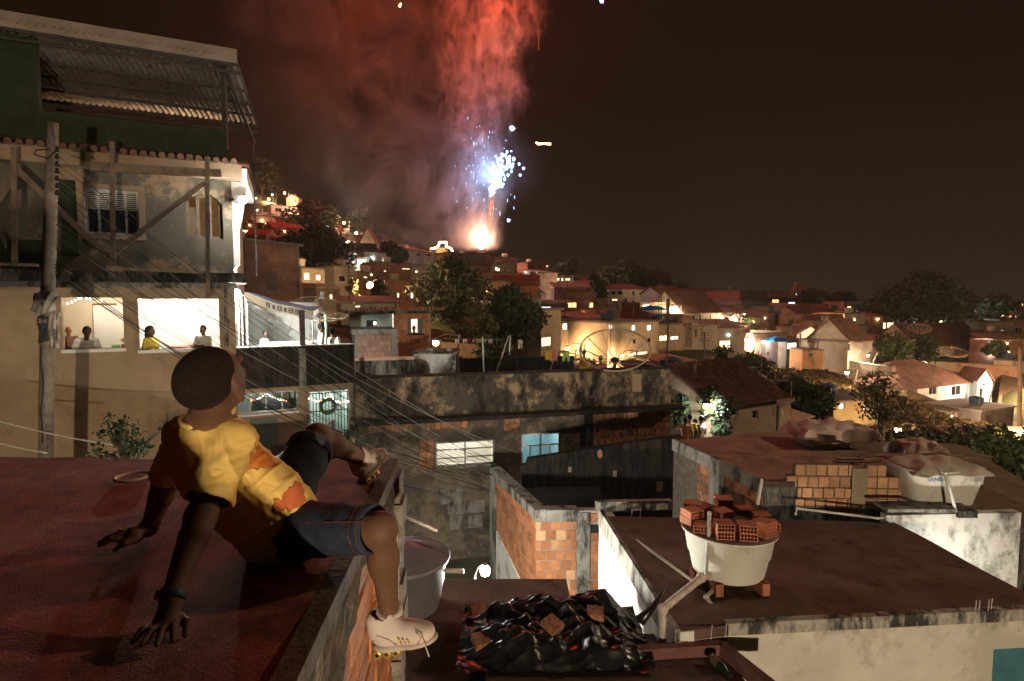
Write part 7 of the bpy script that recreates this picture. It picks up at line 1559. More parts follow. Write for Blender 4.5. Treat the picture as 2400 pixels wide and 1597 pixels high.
SL(2105, 1005, 33, OR, 150, 'orange lamp low among the trees at the bank foot', r=.16, h=2.5); SL(1985, 872, 47, OR, 200, 'orange lamp on the grassy bank', r=.14, h=4); SL(1655, 948, 20.5, WH_, 55, 'floodlamp lighting the mossy-roofed wing', r=.1, h=2.5); SL(1578, 892, 24.6, WH_, 60, 'lamp under the white balcony corner', r=.08, h=2)
SL(2260, 990, 44, WM_, 170, 'lamp inside the lean-to garage', r=.12, h=2.2); SL(2034, 832, 55, WM_, 160, 'lamp at the foot of the end wall', r=.1, h=1.5); SL(2230, 974, 45, WM_, 0, 'small white pot-shaped light on the low rough wall', r=.08, h=1, light=False)
tag(MB().ball(P(2165, 855, 63.4), .36, 14, 10).build('globe_light', emis('yard_globe', (1, .85, .6), 3.5), None, True), 'round white globe light on the cream yard wall', 'lamp')
# blue tarps, dishes, poles
for (x, y, w, h, Y, lb) in ((1822, 795, 40, 16, 58.5, 'bright blue tarp canopy on the lit pink house terrace'), (1530, 722, 58, 12, 58, 'long sagging blue tarp on the brick terrace house'), (1922, 781, 16, 8, 66, 'small blue tarp at the end of the strip of lights')):
    p = P(x, y, Y); s = Y/FPX; tarp('blue_tarp', (p.x, p.y, p.z-.2), w*s, 2.0, .4, lb, mat('blue_tarp', (.01, .20, .55), .6, .15, 2, bump=.1), int(x), amp=.08, N=12)
lamp('tarp_lamp', P(1812, 800, 58.8), (.8, .92, 1), 260, .1); 
dish(P(2155, 778, 66), (-.2, -.4, 1), 1.1, .4, 'wire dish beside the bungalow roof', (P(2155, 795, 66).x, 66, P(2155, 795, 66).z), False, 10, .03); dish(P(2230, 836, 60), (-.1, -.3, 1), 1.3, .5, 'wire dish behind the yard wall', (P(2230, 850, 60).x, 60, P(2230, 850, 60).z), False, 10, .03)
def upole(x, y0, y1, Y, lb, r=.09):
    a, b = P(x, y1, Y), P(x, y0, Y); t = empty('utility_pole', a, lb, 'utility pole'); MB().tube([a-Vector((0, 0, .6)), b], [r, r*.75], 7).build('post', wood_m, t); MB().bar(b-Vector((.7, 0, .5)), b+Vector((.7, 0, -.5)), .08).build('crossarm', wood_m, t)
upole(1628, 855, 1000, 22.5, 'thin pole before the mossy-roofed wing'); upole(1560+4, 700, 760, 50, 'dark pole before the blue tarp terrace'); upole(2187, 950, 1030, 36, 'dark pole on the grassy bank'); upole(2391, 815, 1000, 44, 'pale concrete pole at the street edge', .16); upole(1876, 782, 850, 58, 'thin pole beside the terrace room'); upole(1817, 870, 950, 31, 'thin antenna-like pole among small huts', .05); upole(1642, 738, 770, 58, 'pole before the cream bungalow', .06)
# roadside crowd
gp_ = [(1583, 985, 1.55, (.72, .60, .52), 'person in pale shirt at the end of the watching group'), (1607, 978, 1.6, (.50, .22, .10), 'person in orange-brown top in the watching group'), (1617, 972, 1.65, (.60, .42, .06), 'person in yellow shirt behind the orange-brown one'), (1630, 982, 1.5, (.10, .07, .06), 'person in dark top in the watching group'), (1644, 975, 1.7, (.74, .68, .62), 'person in white shirt beside the shrub, watching the sky')]
for i, (x, y, h, c, lb) in enumerate(gp_):
    p = P(x, y, 19.4+.2*i); person(lb, (p.x, p.y, p.z-h), h, .3*i-.5, shirt=c, lower=(.08, .08, .1), vox=.024, skin=(.2, .1, .06), group=None)
pl = P(1610, 1015, 19.5); lg = empty('lookout_slab', (pl.x, pl.y, pl.z-1), 'concrete lookout slab under the watching group', 'slab'); zb_ = min(P(x, y, 19.4+.2*i).z-h for i, (x, y, h, c, lb) in enumerate(gp_)); MB().box(pl.x-.8, pl.x+.9, 18.6, 21.5, zb_-4, zb_).build('slab', conc_m, lg)
wb = P(1698, 800, 54.5)
# fairy lights on the ridge house roof
fairy('string_lights', [P(x, y, 94.5) for x, y in ((1012, 583), (1022, 581), (1028, 576), (1030, 568), (1046, 568), (1046, 578), (1056, 582), (1060, 588))], 'frame of white fairy lights on the pink ridge house roof', 26, [bulb_warm], .12)
# ================================================================ fireworks: launch glow, stars, sparks
YF = 108
def star(px, py, r, mm, label, Y=YF, watts=0, col=(1, 1, 1)):
    p = P(px, py, Y); t = empty('firework_star', p, label, 'firework'); MB().ball(p, r, 8, 6).build('core', mm, t, True)
    m = MB()
    for k in range(10):
        d = Vector((R.uniform(-1, 1), R.uniform(-1, 1), R.uniform(-1, 1))).normalized(); m.tube([p, p+d*r*R.uniform(1.2, 1.9)], [r*.2, r*.03], 4)
    m.build('ray', mm, t)
    if watts: lamp('firework_light', p, col, watts, r*1.2, t)
    return t
st_w = emis('star_blue_white', (.36, .60, 1), 7); st_r = emis('star_red', (1, .16, .05), 12); st_o = emis('spark_orange', (1, .36, .12), 1.3); st_g = emis('launch_flash', (1, .74, .55), 14)
star(1200, 301, .40, st_w, 'single bright blue-white star high above the burst', watts=0)
star(1192, 517, .26, st_w, 'lone white star falling beside the launch trail'); star(1227, 395, .22, st_w, 'small blue-white star right of the dense burst'); star(1219, 411, .2, st_w, 'second small blue-white star right of the dense burst')
star(1410, 2, .4, emis('star_dim', (.55, .6, 1), 2.0), 'faint blue star near the top of the sky')
rg = random.Random(12)
bt = empty('firework_burst', P(1160, 420, YF), 'dense blue-white burst of firework stars', 'firework')
for i in range(130):
    t_ = rg.random(); cx_ = lerp(1150, 1185, t_) ; cy_ = lerp(455, 372, t_); s_ = 8 + 22*t_
    p = P(cx_ + rg.gauss(0, s_*.55), cy_ + rg.gauss(0, s_*.5), YF + rg.gauss(0, 2.0)); MB().ball(p, rg.uniform(.05, .22), 7, 5, (rg.uniform(.6, 1.8), 1, rg.uniform(.8, 2.6))).build('burst_star', st_w, bt, True)
lamp('firework_light', P(1150, 400, YF-5.5), (.30, .52, 1), 4800, 1.2, bt)
for i in range(70):
    y_ = rg.triangular(245, 560, 400); x_ = 1135 + (y_-400)*-.06 + rg.gauss(0, 34); q_ = P(x_, y_, YF + rg.gauss(0, 3)); MB().ball(q_, rg.uniform(.022, .06), 6, 4, (.8, .8, rg.uniform(2, 9))).build('falling_spark', st_w, bt, True)
lf = empty('launch_flash', P(1128, 580, 107), 'glowing firework battery on the roof of the long grey block', 'firework'); q = P(1128, 588, 107); MB().box(q.x-.8, q.x+.8, 106.5, 107.5, q.z-.4, q.z+.2).build('battery_box', fm['dark'], lf)
for i in range(5): MB().tube([(q.x-.6+.3*i, 107, q.z+.2), (q.x-.6+.3*i, 107, q.z+.7)], .1, 8).build('mortar_tube', fm['grey'], lf)
MB().ball(q+Vector((0, 0, .9)), .55, 10, 8, (1, 1, 1.3)).build('flash', st_g, lf, True); lamp('firework_light', q+Vector((0, -.5, 2.2)), (1, .45, .28), 7500, 1.0, lf)
for i in range(7):
    x = 1146 + rg.uniform(-4, 6); pts_ = [P(1146+rg.uniform(-2, 2), 545+rg.uniform(-10, 10), 107), P(x+2, 510, 107), P(x+rg.uniform(0, 12), 455+rg.uniform(-10, 20), 107)]
    tag(MB().tube(pts_, .05, 5).build('spark_streak', st_o, None, True), 'thin orange spark rising from the launch glow to the burst', 'spark', 'orange launch sparks')
tag(MB().tube([P(1256, 334, 104), P(1262, 338, 104), P(1274, 337, 104), P(1291, 338, 104)], [.12, .2, .14, .2], 6).build('burning_scrap', emis('scrap_orange', (1, .55, .22), 9), None, True), 'small burning scrap drifting right of the burst', 'spark')
tag(MB().tube([P(936, 16, 104), P(940, 8, 104)], [.22, .1], 6).build('burning_scrap', emis('scrap_orange', (1, .55, .22), 9), None, True), 'tiny burning scrap high in the red smoke', 'spark')
for i in range(14):
    x = rg.gauss(1150, 60); y0 = rg.uniform(-20, 120); L_ = rg.uniform(25, 90)
    tag(MB().tube([P(x, y0, YF), P(x+rg.uniform(-3, 3), y0+L_, YF)], [.03, .06], 4).build('spark_streak', emis('ember_red', (1, .15, .04), .5), None, True), 'dim red ember falling inside the tall smoke column', 'spark', 'red falling embers')
lamp('smoke_red_fill', P(1190, -60, YF-13), (1, .08, .02), 20000, 2.5)  # unseen red fills added in front of the smoke to light it evenly
lamp('smoke_red_fill', P(1205, 100, YF-9), (1, .24, .16), 5000, 1.5)
lamp('smoke_red_fill', P(830, -40, YF-15), (1, .08, .018), 20000, 2.0)
lamp('smoke_red_fill', P(760, 180, YF-20), (1, .08, .02), 11000, 2.0)
# ================================================================ smoke
def smoke(name, lo, hi, build, label, step=1.2):
    m, n, o = _new(name); L = n.links.new; N = n.nodes.new
    v = N('ShaderNodeVolumePrincipled'); v.inputs['Color'].default_value = (.9, .88, .86, 1); v.inputs['Anisotropy'].default_value = .15; L(v.outputs[0], o.inputs['Volume'])
    L(build(n, N, L), v.inputs['Density'])
    try: m.cycles.volume_step_rate = step
    except Exception: pass
    ob = MB().box(lo.x, hi.x, lo.y, hi.y, lo.z, hi.z).build(name, m); tag(ob, label, 'smoke', None, 'stuff'); return ob
def fnoise(N, L, pos, sc, det, dist, off=(0, 0, 0)):
    mp = N('ShaderNodeMapping'); mp.inputs['Location'].default_value = off; mp.inputs['Scale'].default_value = sc if hasattr(sc, '__len__') else (sc,)*3; L(pos, mp.inputs[0])
    z = N('ShaderNodeTexNoise'); z.inputs['Scale'].default_value = 1; z.inputs['Detail'].default_value = det; z.inputs['Roughness'].default_value = .6; z.inputs['Distortion'].default_value = dist; L(mp.outputs[0], z.inputs['Vector']); return z.outputs[0]
def mathn(N, L, op, a, b=None, c=None, clamp=False):
    q = N('ShaderNodeMath'); q.operation = op; q.use_clamp = clamp
    for i, x in enumerate((a, b, c)):
        if x is None: continue
        if isinstance(x, (int, float)): q.inputs[i].default_value = x
        else: L(x, q.inputs[i])
    return q.outputs[0]
def mrange(N, L, x, a, b, c=0.0, d=1.0):
    q = N('ShaderNodeMapRange'); q.interpolation_type = 'SMOOTHSTEP'; q.inputs[1].default_value = a; q.inputs[2].default_value = b; q.inputs[3].default_value = c; q.inputs[4].default_value = d; L(x, q.inputs[0]); return q.outputs[0]
pA = P(1128, 585, YF); pT = P(1185, 0, YF)
def build_smoke(n, N, L):
    g = N('ShaderNodeNewGeometry'); pos = g.outputs['Position']; s = N('ShaderNodeSeparateXYZ'); L(pos, s.inputs[0]); X, Yy, Z = s.outputs
    h = mathn(N, L, 'MULTIPLY', mathn(N, L, 'SUBTRACT', Z, pA.z), 1/(pT.z-pA.z))                     # 0 at the launch roof, 1 at the top of the picture
    cx = mathn(N, L, 'ADD', mathn(N, L, 'MULTIPLY', h, pT.x-pA.x-1.0), pA.x-1.2)
    n0 = fnoise(N, L, pos, (.16, .16, .10), 4, .8, (7, 2, 4))
    dx = mathn(N, L, 'ADD', mathn(N, L, 'SUBTRACT', X, cx), mathn(N, L, 'MULTIPLY', mathn(N, L, 'SUBTRACT', n0, .5), 17.0))
    # wind carries it to -x: soft on the left, sharp on the right
    wl = mathn(N, L, 'ADD', mathn(N, L, 'MULTIPLY', h, 44.0), 14.0)
    left = mrange(N, L, mathn(N, L, 'DIVIDE', mathn(N, L, 'MULTIPLY', dx, -1.0), wl), .0, 1.25, 1.0, 0.0)
    wr = mathn(N, L, 'ADD', mathn(N, L, 'MULTIPLY', h, 6.5), 2.2)
    right = mrange(N, L, mathn(N, L, 'DIVIDE', dx, wr), .25, 1.0, 1.0, 0.0)
    dy = mathn(N, L, 'ABSOLUTE', mathn(N, L, 'SUBTRACT', Yy, YF)); fy = mrange(N, L, dy, 2.0, 11.0, 1.0, 0.0)
    low = mrange(N, L, h, -.01, .02, 0.0, 1.0)
    n1 = fnoise(N, L, pos, (.11, .11, .09), 6, 1.4); n2 = fnoise(N, L, pos, (.34, .34, .20), 6, 1.6, (3, 5, 1))
    big = mrange(N, L, n1, .43, .60, .04, 1.0); puf = mrange(N, L, n2, .50, .62, 0.0, 1.0)
    core = mathn(N, L, 'MULTIPLY', mrange(N, L, mathn(N, L, 'ABSOLUTE', mathn(N, L, 'DIVIDE', mathn(N, L, 'ADD', dx, .8), mathn(N, L, 'ADD', mathn(N, L, 'MULTIPLY', h, 6.0), 2.6))), .1, 1.2, 1.0, 0.0), puf)
    d = mathn(N, L, 'ADD', mathn(N, L, 'MULTIPLY', mathn(N, L, 'MULTIPLY', left, right), mathn(N, L, 'MULTIPLY', big, .026)), mathn(N, L, 'MULTIPLY', core, .34))
    # thick bank around the launch roof
    bd = N('ShaderNodeVectorMath'); bd.operation = 'DISTANCE'; L(pos, bd.inputs[0]); bd.inputs[1].default_value = pA + Vector((-.8, 0, 2.0)); bw_ = mathn(N, L, 'ADD', bd.outputs['Value'], mathn(N, L, 'MULTIPLY', mathn(N, L, 'SUBTRACT', n2, .5), 7.0))
    base = mathn(N, L, 'MULTIPLY', mrange(N, L, bw_, 1.0, 5.5, 1.0, 0.0), mrange(N, L, n2, .42, .60, .05, 1.0))
    d = mathn(N, L, 'ADD', d, mathn(N, L, 'MULTIPLY', base, .55))
    plume = mathn(N, L, 'MULTIPLY', mathn(N, L, 'MULTIPLY', mrange(N, L, h, .02, .50, 1.0, 0.0), left), mathn(N, L, 'MULTIPLY', mathn(N, L, 'MULTIPLY', right, big), .07))
    d = mathn(N, L, 'ADD', d, plume)
    pb2 = P(1178, 395, YF); ds = N('ShaderNodeVectorMath'); ds.operation = 'DISTANCE'; L(pos, ds.inputs[0]); ds.inputs[1].default_value = pb2
    d = mathn(N, L, 'ADD', d, mathn(N, L, 'MULTIPLY', mrange(N, L, ds.outputs['Value'], 1.0, 9.0, 1.0, 0.0), .010))
    return mathn(N, L, 'MULTIPLY', mathn(N, L, 'MULTIPLY', d, fy), low)
sl_, sh_ = P(560, 600, YF), P(1330, -60, YF)
smoke('smoke', Vector((sl_.x, YF-11, pA.z-.6)), Vector((sh_.x, YF+11, sh_.z+4)), build_smoke, 'tall drifting firework smoke lit red above and blue-white at the burst')

# ================================================================ haze over the whole valley
hz_m, hn, ho = _new('haze'); hv_ = hn.nodes.new('ShaderNodeVolumePrincipled'); hv_.inputs['Color'].default_value = (.9, .86, .8, 1); hv_.inputs['Density'].default_value = .00025; hv_.inputs['Anisotropy'].default_value = .3; hn.links.new(hv_.outputs[0], ho.inputs['Volume'])
hzo = MB().box(-310, 340, -6, 470, -16, 66).build('haze', hz_m); hzo['kind'] = 'stuff'
# ================================================================ the boy
boy = empty('person', PZ(655, 1290, 0), 'boy in yellow shirt and denim shorts leaning back on the roof edge, one leg dangling', 'person')
skin_b = mat('boy_skin', (.125, .058, .032), .68, .12, 25, bump=.08, bscale=220, spec=.4)
shR, elR, wrR = P(545, 1035, 1.70), P(470, 1212, 1.55), P(404, 1398, 1.405)
shL, elL, wrL = P(436, 1018, 1.84), P(388, 1132, 1.90), P(350, 1238, 1.95)
nk = P(494, 990, 1.745); hc_ = P(487, 885, 1.60)
chest = P(497, 1060, 1.775); belly = P(572, 1160, 1.80); pelv = P(648, 1228, 1.85)
hipR, kR, aR = P(688, 1242, 1.80), P(893, 1240, 1.66), P(913, 1438, 1.80)
hipL, kL, aL = P(650, 1205, 1.98), P(742, 1024, 2.30), P(846, 1074, 2.58)
yaw_h, pit_h = math.radians(4), math.radians(27)
hr = Vector((math.cos(yaw_h), -math.sin(yaw_h), 0)); hf = Vector((math.sin(yaw_h)*math.cos(pit_h), math.cos(yaw_h)*math.cos(pit_h), math.sin(pit_h))); hu = hr.cross(hf)
HM = Matrix(((hr.x, hf.x, hu.x), (hr.y, hf.y, hu.y), (hr.z, hf.z, hu.z)))
def hp_(x, y, z): return hc_ + hr*x + hf*y + hu*z
B = [rc(shL, shR, .052, .052, .03), rc(nk, chest, .07, .1, .05), rc(chest, belly, .098, .09, .05), rc(belly, pelv, .09, .1, .05)]
B += [rc(nk, hp_(0, -.020, -.055), .047, .047, .03), el(hp_(0, -.006, .006), (.0725, .094, .074), HM, .02), el(hp_(0, .03, -.03), (.068, .070, .075), HM, .03), el(hp_(0, .05, -.075), (.052, .05, .055), HM, .03), el(hp_(0, .085, -.105), (.024, .022, .02), HM, .02)]
B += [el(hp_(0, .112, -.035), (.016, .02, .018), HM, .012), el(hp_(0, .10, -.015), (.010, .016, .03), HM, .012), el(hp_(0, .095, -.075), (.026, .016, .013), HM, .01), el(hp_(0, .088, .005), (.06, .016, .012), HM, .015)]
for s in (-1, 1):
    B += [el(hp_(s*.034, .085, -.040), (.022, .016, .016), HM, .012), el(hp_(s*.034, .092, -.012), (.017, .010, .010), HM, 0, 's')]
    e1_ = HM @ Matrix.Rotation(s*.35, 3, 'Z'); B += [el(hp_(s*.075, -.002, -.030), (.011, .024, .037), e1_, .008), el(hp_(s*.080, -.008, -.060), (.010, .012, .014), e1_, .006), el(hp_(s*.086, .004, -.028), (.007, .012, .020), e1_, 0, 's')]
# arms
for (a, b, c) in ((shR, elR, wrR), (shL, elL, wrL)): B += [rc(a, b, .044, .037, .02), rc(b, a.lerp(c, .62), .038, .036, .02), rc(a.lerp(c, .62) if False else b.lerp(c, .3), c, .036, .025, .02)]
# hands: palm flat on the roof, five fingers each
def hand(wr, pc, fd, side, spread=.22, ln=1.0):
    fd = Vector(fd).normalized(); sd_ = Vector(side).normalized(); out = [rc(wr, pc + Vector((0, 0, .012)), .024, .027, .015)]
    kn = [pc + fd*.028 + sd_*(i-1.5)*.0175 for i in range(4)]
    for i in range(4): out.append(rc(pc + sd_*(i-1.5)*.010 - fd*.012 + Vector((0, 0, .004)), kn[i] + Vector((0, 0, .006)), .014, .0105, .010))
    for i, L_ in enumerate((.052, .060, .056, .044)):
        d = (fd + sd_*(i-1.5)*spread).normalized(); k0 = kn[i] + Vector((0, 0, .008)); k1 = k0 + d*L_*.45*ln + Vector((0, 0, .006)); k2 = k1 + d*L_*.34*ln - Vector((0, 0, .008)); k3 = k2 + d*L_*.28*ln - Vector((0, 0, .005))
        for p in (k1, k2, k3): p.z = max(p.z, .008)
        out += [rc(k0, k1, .0095, .0085, .004), rc(k1, k2, .0085, .0078, .003), rc(k2, k3, .0078, .0066, .003)]
    t0 = pc - sd_*.022 - fd*.015 + Vector((0, 0, .004)); t1 = t0 - sd_*.026 + fd*.022; t2 = t1 - sd_*.006 + fd*.026; t1.z = max(.01, t1.z); t2.z = .009
    return out + [rc(t0, t1, .013, .0105, .008), rc(t1, t2, .0105, .008, .003)]
pR = PZ(392, 1462, .022); fR = PZ(352, 1510, 0) - PZ(392, 1462, 0); B += hand(wrR, pR, fR, (fR.y, -fR.x, 0), .26)
pL = PZ(312, 1262, .022); fL = PZ(240, 1268, 0) - PZ(312, 1262, 0); B += hand(wrL, pL, fL, (fL.y, -fL.x, 0), .20)
# legs
for (h, k, a) in ((hipR, kR, aR), (hipL, kL, aL)):
    big = 1.0 if k is kR else 1.12
    B += [rc(h, k, .08, .047*big, .03), rc(k, k.lerp(a, .35), .043*big, .043*big, .02), rc(k.lerp(a, .3), a, .043*big, .029*big, .02)]
# calf bulge on the back of the shin
B += [el(kR.lerp(aR, .33) + Vector((-.012, .01, 0)), (.036, .036, .075), None, .02), el(kL.lerp(aL, .33) + Vector((0, 0, -.012)), (.04, .075, .04), None, .02)]
def shoe_frame(Hh, Tt, up):
    a = (Tt-Hh).normalized(); u = Vector(up); u = (u - a*u.dot(a)).normalized(); s = u.cross(a); return a, s, u
HR_, TR_ = P(880, 1514, 1.79), P(1022, 1496, 1.77); HL_, TL_ = PZ(846, 1128, .004), P(917, 1056, 2.76)
frR = shoe_frame(HR_, TR_, (-.05, -.12, 1)); frL = shoe_frame(HL_, TL_, (-.42, -.25, .85))
for (Hh, fr, a_) in ((HR_, frR, aR), (HL_, frL, aL)): B += [rc(a_, Hh + fr[0]*.04 + fr[2]*.05, .026, .022, .01), rc(Hh + fr[0]*.04 + fr[2]*.035, Hh + fr[0]*.13 + fr[2]*.028, .018, .015, .01)]
sdf_obj('body', B, .0042, skin_b, boy, relax=1)
for s in (-1, 1): MB().ball(hp_(s*.034, .083, -.012), .0125, 10, 8).build('eye', mat('eye_white', (.7, .66, .6), .2, .05, 30, bump=0), boy, True)
# cropped hair
hair_b = mat('boy_hair', (.030, .020, .015), .9, .4, 160, bump=1.0, bscale=330, spec=.1, bdist=.012)
n_ = hair_b.node_tree; L_ = n_.links.new; N_ = n_.nodes.new; pb_h = [q for q in n_.nodes if q.type == 'BSDF_PRINCIPLED'][0]; src_h = pb_h.inputs['Base Color'].links[0].from_socket
g_ = N_('ShaderNodeNewGeometry'); vs_ = N_('ShaderNodeVectorMath'); vs_.operation = 'SUBTRACT'; L_(g_.outputs['Position'], vs_.inputs[0]); vs_.inputs[1].default_value = hc_
dt_ = N_('ShaderNodeVectorMath'); dt_.operation = 'DOT_PRODUCT'; L_(vs_.outputs[0], dt_.inputs[0]); dt_.inputs[1].default_value = (hu - hf*.25)
fz_ = N_('ShaderNodeTexNoise'); fz_.inputs['Scale'].default_value = 240; L_(g_.outputs['Position'], fz_.inputs['Vector'])
fd_ = mrange(N_, L_, mathn(N_, L_, 'ADD', dt_.outputs['Value'], mathn(N_, L_, 'MULTIPLY', fz_.outputs[0], .05)), -.045, .055, .8, 0.0)   # clipper fade towards the nape
mx_ = N_('ShaderNodeMix'); mx_.data_type = 'RGBA'; L_(fd_, mx_.inputs[0]); L_(src_h, mx_.inputs[6]); mx_.inputs[7].default_value = (.075, .038, .022, 1); L_(mx_.outputs[2], pb_h.inputs['Base Color'])
sdf_obj('hair', [el(hp_(0, -.008, .007), (.0748, .0963, .0763), HM, .01), el(hp_(0, -.040, -.012), (.054, .045, .042), HM, .03)], .0035, hair_b, boy, cuts=[(hp_(0, .052, .03), (hf - hu*.42), .2), (hp_(0, -.01, -.070), -hu + hf*.15, .2)])
# shirt
def shirt_mat():
    m = mat('yellow_shirt', (.70, .47, .13), .88, .07, 8, bump=.12, bscale=300); n = m.node_tree; L = n.links.new; N = n.nodes.new
    pb = [q for q in n.nodes if q.type == 'BSDF_PRINCIPLED'][0]; src = pb.inputs['Base Color'].links[0].from_socket; g = N('ShaderNodeNewGeometry')
    for (c, rad, col, sd_) in ((P(612, 1060, 1.74), .075, (.62, .20, .04), 0), (P(606, 1035, 1.74), .045, (.72, .58, .06), 7), (P(668, 1165, 1.76), .075, (.50, .13, .04), 3), (P(676, 1185, 1.76), .035, (.70, .60, .08), 9)):
        d = N('ShaderNodeVectorMath'); d.operation = 'DISTANCE'; L(g.outputs['Position'], d.inputs[0]); d.inputs[1].default_value = c
        z = N('ShaderNodeTexNoise'); z.inputs['Scale'].default_value = 28; z.inputs['Detail'].default_value = 1; z.noise_dimensions = '4D'; z.inputs['W'].default_value = sd_; L(g.outputs['Position'], z.inputs['Vector'])
        r = mrange(N, L, d.outputs['Value'], rad*.5, rad, .28, -.25); s = mathn(N, L, 'ADD', r, z.outputs[0]); k = mrange(N, L, s, .575, .58); ko = mrange(N, L, s, .55, .556); xo = N('ShaderNodeMix'); xo.data_type = 'RGBA'; L(ko, xo.inputs[0]); L(src, xo.inputs[6]); xo.inputs[7].default_value = (.03, .02, .015, 1); src = xo.outputs[2]
        x = N('ShaderNodeMix'); x.data_type = 'RGBA'; L(k, x.inputs[0]); L(src, x.inputs[6]); x.inputs[7].default_value = tuple(col)+(1,); src = x.outputs[2]
    L(src, pb.inputs['Base Color']); return m
def sleeve(a, b, f, r0, r1): e_ = a.lerp(b, f); return rc(a, e_ + (e_-a).normalized()*.03, r0, r1, .03), (e_, (e_-a))
sR, cR_ = sleeve(shR, elR, .80, .056, .066); sL, cL_ = sleeve(shL, elL, .86, .055, .058)
hem_d = (pelv-belly).normalized()
S = [rc(shL, shR, .058, .060, .03), rc(nk + Vector((0, 0, -.035)), chest, .072, .112, .05), rc(chest, belly, .112, .108, .06), rc(belly, pelv, .108, .116, .06), sR, sL,
     rc(chest.lerp(belly, .5), P(640, 1150, 1.78), .10, .085, .05), rc(belly, P(668, 1215, 1.82), .10, .105, .05), rc(pelv, pelv + hem_d*.03, .116, .105, .05)]
rgf = np.random.default_rng(5)
def folds(V, nrm):
    x, y, z = V[:, 0], V[:, 1], V[:, 2]
    d = np.zeros(len(V))
    # drag lines from the right shoulder down the sleeve, from shoulder to hip, and gathered folds at the waist
    def lines(px_, py_, Y, ax, f, amp, width):
        c = np.array(P(px_, py_, Y)); q = V-c; ax = np.array(ax)/np.linalg.norm(ax); w = np.exp(-(q**2).sum(1)/width**2)
        ph = q @ ax*f + 1.3*np.sin(q[:, 2]*14+q[:, 0]*9); return amp*w*((1-np.abs(np.sin(ph*.5)))**2.2*1.6-.35)
    d += lines(500, 1080, 1.66, (1, .2, .35), 95, .0075, .13) + lines(430, 1080, 1.75, (1, .1, .2), 110, .0085, .12) + lines(520, 1180, 1.68, (.8, .0, .7), 80, .0090, .12)
    d += lines(620, 1120, 1.74, (.55, 0, -.85), 120, .0065, .10) + lines(690, 1200, 1.77, (1, 0, .15), 120, .0065, .09) + lines(600, 1230, 1.76, (.3, .2, -1), 75, .007, .11) + lines(660, 1270, 1.77, (.6, .1, 1), 85, .008, .08)
    d += .0022*np.sin(x*41+y*23+z*37+2*np.sin(z*21)) + .0014*np.sin(x*110-z*80+y*50+3*np.sin(z*33+x*19)) + .0009*np.sin(z*170+x*140+4*np.sin(x*41-z*27))
    d *= 1-np.exp(-((V-np.array(nk))**2).sum(1)/.085**2)
    return d
sdf_obj('shirt', S, .0037, shirt_mat(), boy, shell=.0085, cuts=[(cR_[0], cR_[1], .12), (cL_[0], cL_[1], .10), (nk + Vector((-.004, -.01, .030)), (-.10, -.42, 1), .085), (pelv + hem_d*.075, hem_d, .17)], displace=folds, relax=1)
cn_ = Vector((-.10, -.42, 1)).normalized(); cc_ = nk + Vector((-.004, -.01, .030)); cx_ = cn_.cross(Vector((0, 1, 0))).normalized(); cy_ = cn_.cross(cx_)
MB().tube([cc_ + (cx_*math.cos(q)*.072 + cy_*math.sin(q)*.066) - cn_*.004 for q in [2*math.pi*i/36 for i in range(37)]], .0085, 8, False).build('collar', mat('yellow_shirt', (.70, .47, .13)), boy, True)
# denim shorts
denim = mat('denim', (.016, .021, .034), .85, .3, 30, bump=.35, bscale=400, stain=(.035, .045, .062), stain_amt=.25, stain_scale=9, streak=1)
fRk, fLk = hipR.lerp(kR, .93), hipL.lerp(kL, .86)
D_ = [rc(hipR, fRk + (kR-hipR).normalized()*.03, .086, .067, .04), rc(hipL, fLk + (kL-hipL).normalized()*.03, .088, .080, .04), el(pelv + Vector((.05, .03, -.015)), (.085, .095, .070), None, .05), rc(hipL, hipR + Vector((.02, 0, 0)), .075, .08, .04)]
def dfold(V, nrm):
    d = .0022*np.sin(V[:, 0]*70+V[:, 1]*31+V[:, 2]*45) + .002*np.sin(V[:, 2]*95+V[:, 0]*38)
    c = np.array(P(800, 1240, 1.68)); q = V-c; w = np.exp(-(q**2).sum(1)/.10**2); return d + .006*w*np.sin(q[:, 0]*75+2*np.sin(q[:, 2]*30))
dRn, dLn = (kR-hipR).normalized(), (kL-hipL).normalized()
sdf_obj('shorts', D_, .0045, denim, boy, shell=.010, cuts=[(fRk, kR-hipR, .11), (fLk, kL-hipL, .125)], displace=dfold)
cuff_m = mat('denim_cuff', (.024, .034, .05), .85, .25, 30, bump=.35, bscale=400)
for (c, d, r) in ((fRk, dRn, .0685), (fLk, dLn, .0825)):
    x = d.cross(Vector((0, 0, 1))).normalized(); y = x.cross(d); Mx = Matrix.Translation(c) @ Matrix(((x.x, y.x, d.x), (x.y, y.y, d.y), (x.z, y.z, d.z))).to_4x4()
    MB().lathe([(r-.004, -.040), (r+.003, -.038), (r+.004, -.004), (r, .003), (r-.006, .003), (r-.008, -.035)], 36, Mx).build('cuff', cuff_m, boy, True)
    for o_ in (-.034, -.009): MB().lathe([(r+.0045, o_), (r+.0052, o_+.001), (r+.0045, o_+.002)], 36, Mx).build('stitch', mat('red_stitch', (.18, .05, .035), .8, .1, 50, bump=0), boy, True)
MB().tube([hipR.lerp(kR, f) + Vector((0, -.030, .0)) + Vector((0, -.042*(1-.15*f), .048)) for f in (.25, .4, .55, .7, .86)], .0012, 4).build('seam', mat('red_stitch', (.18, .05, .035)), boy)
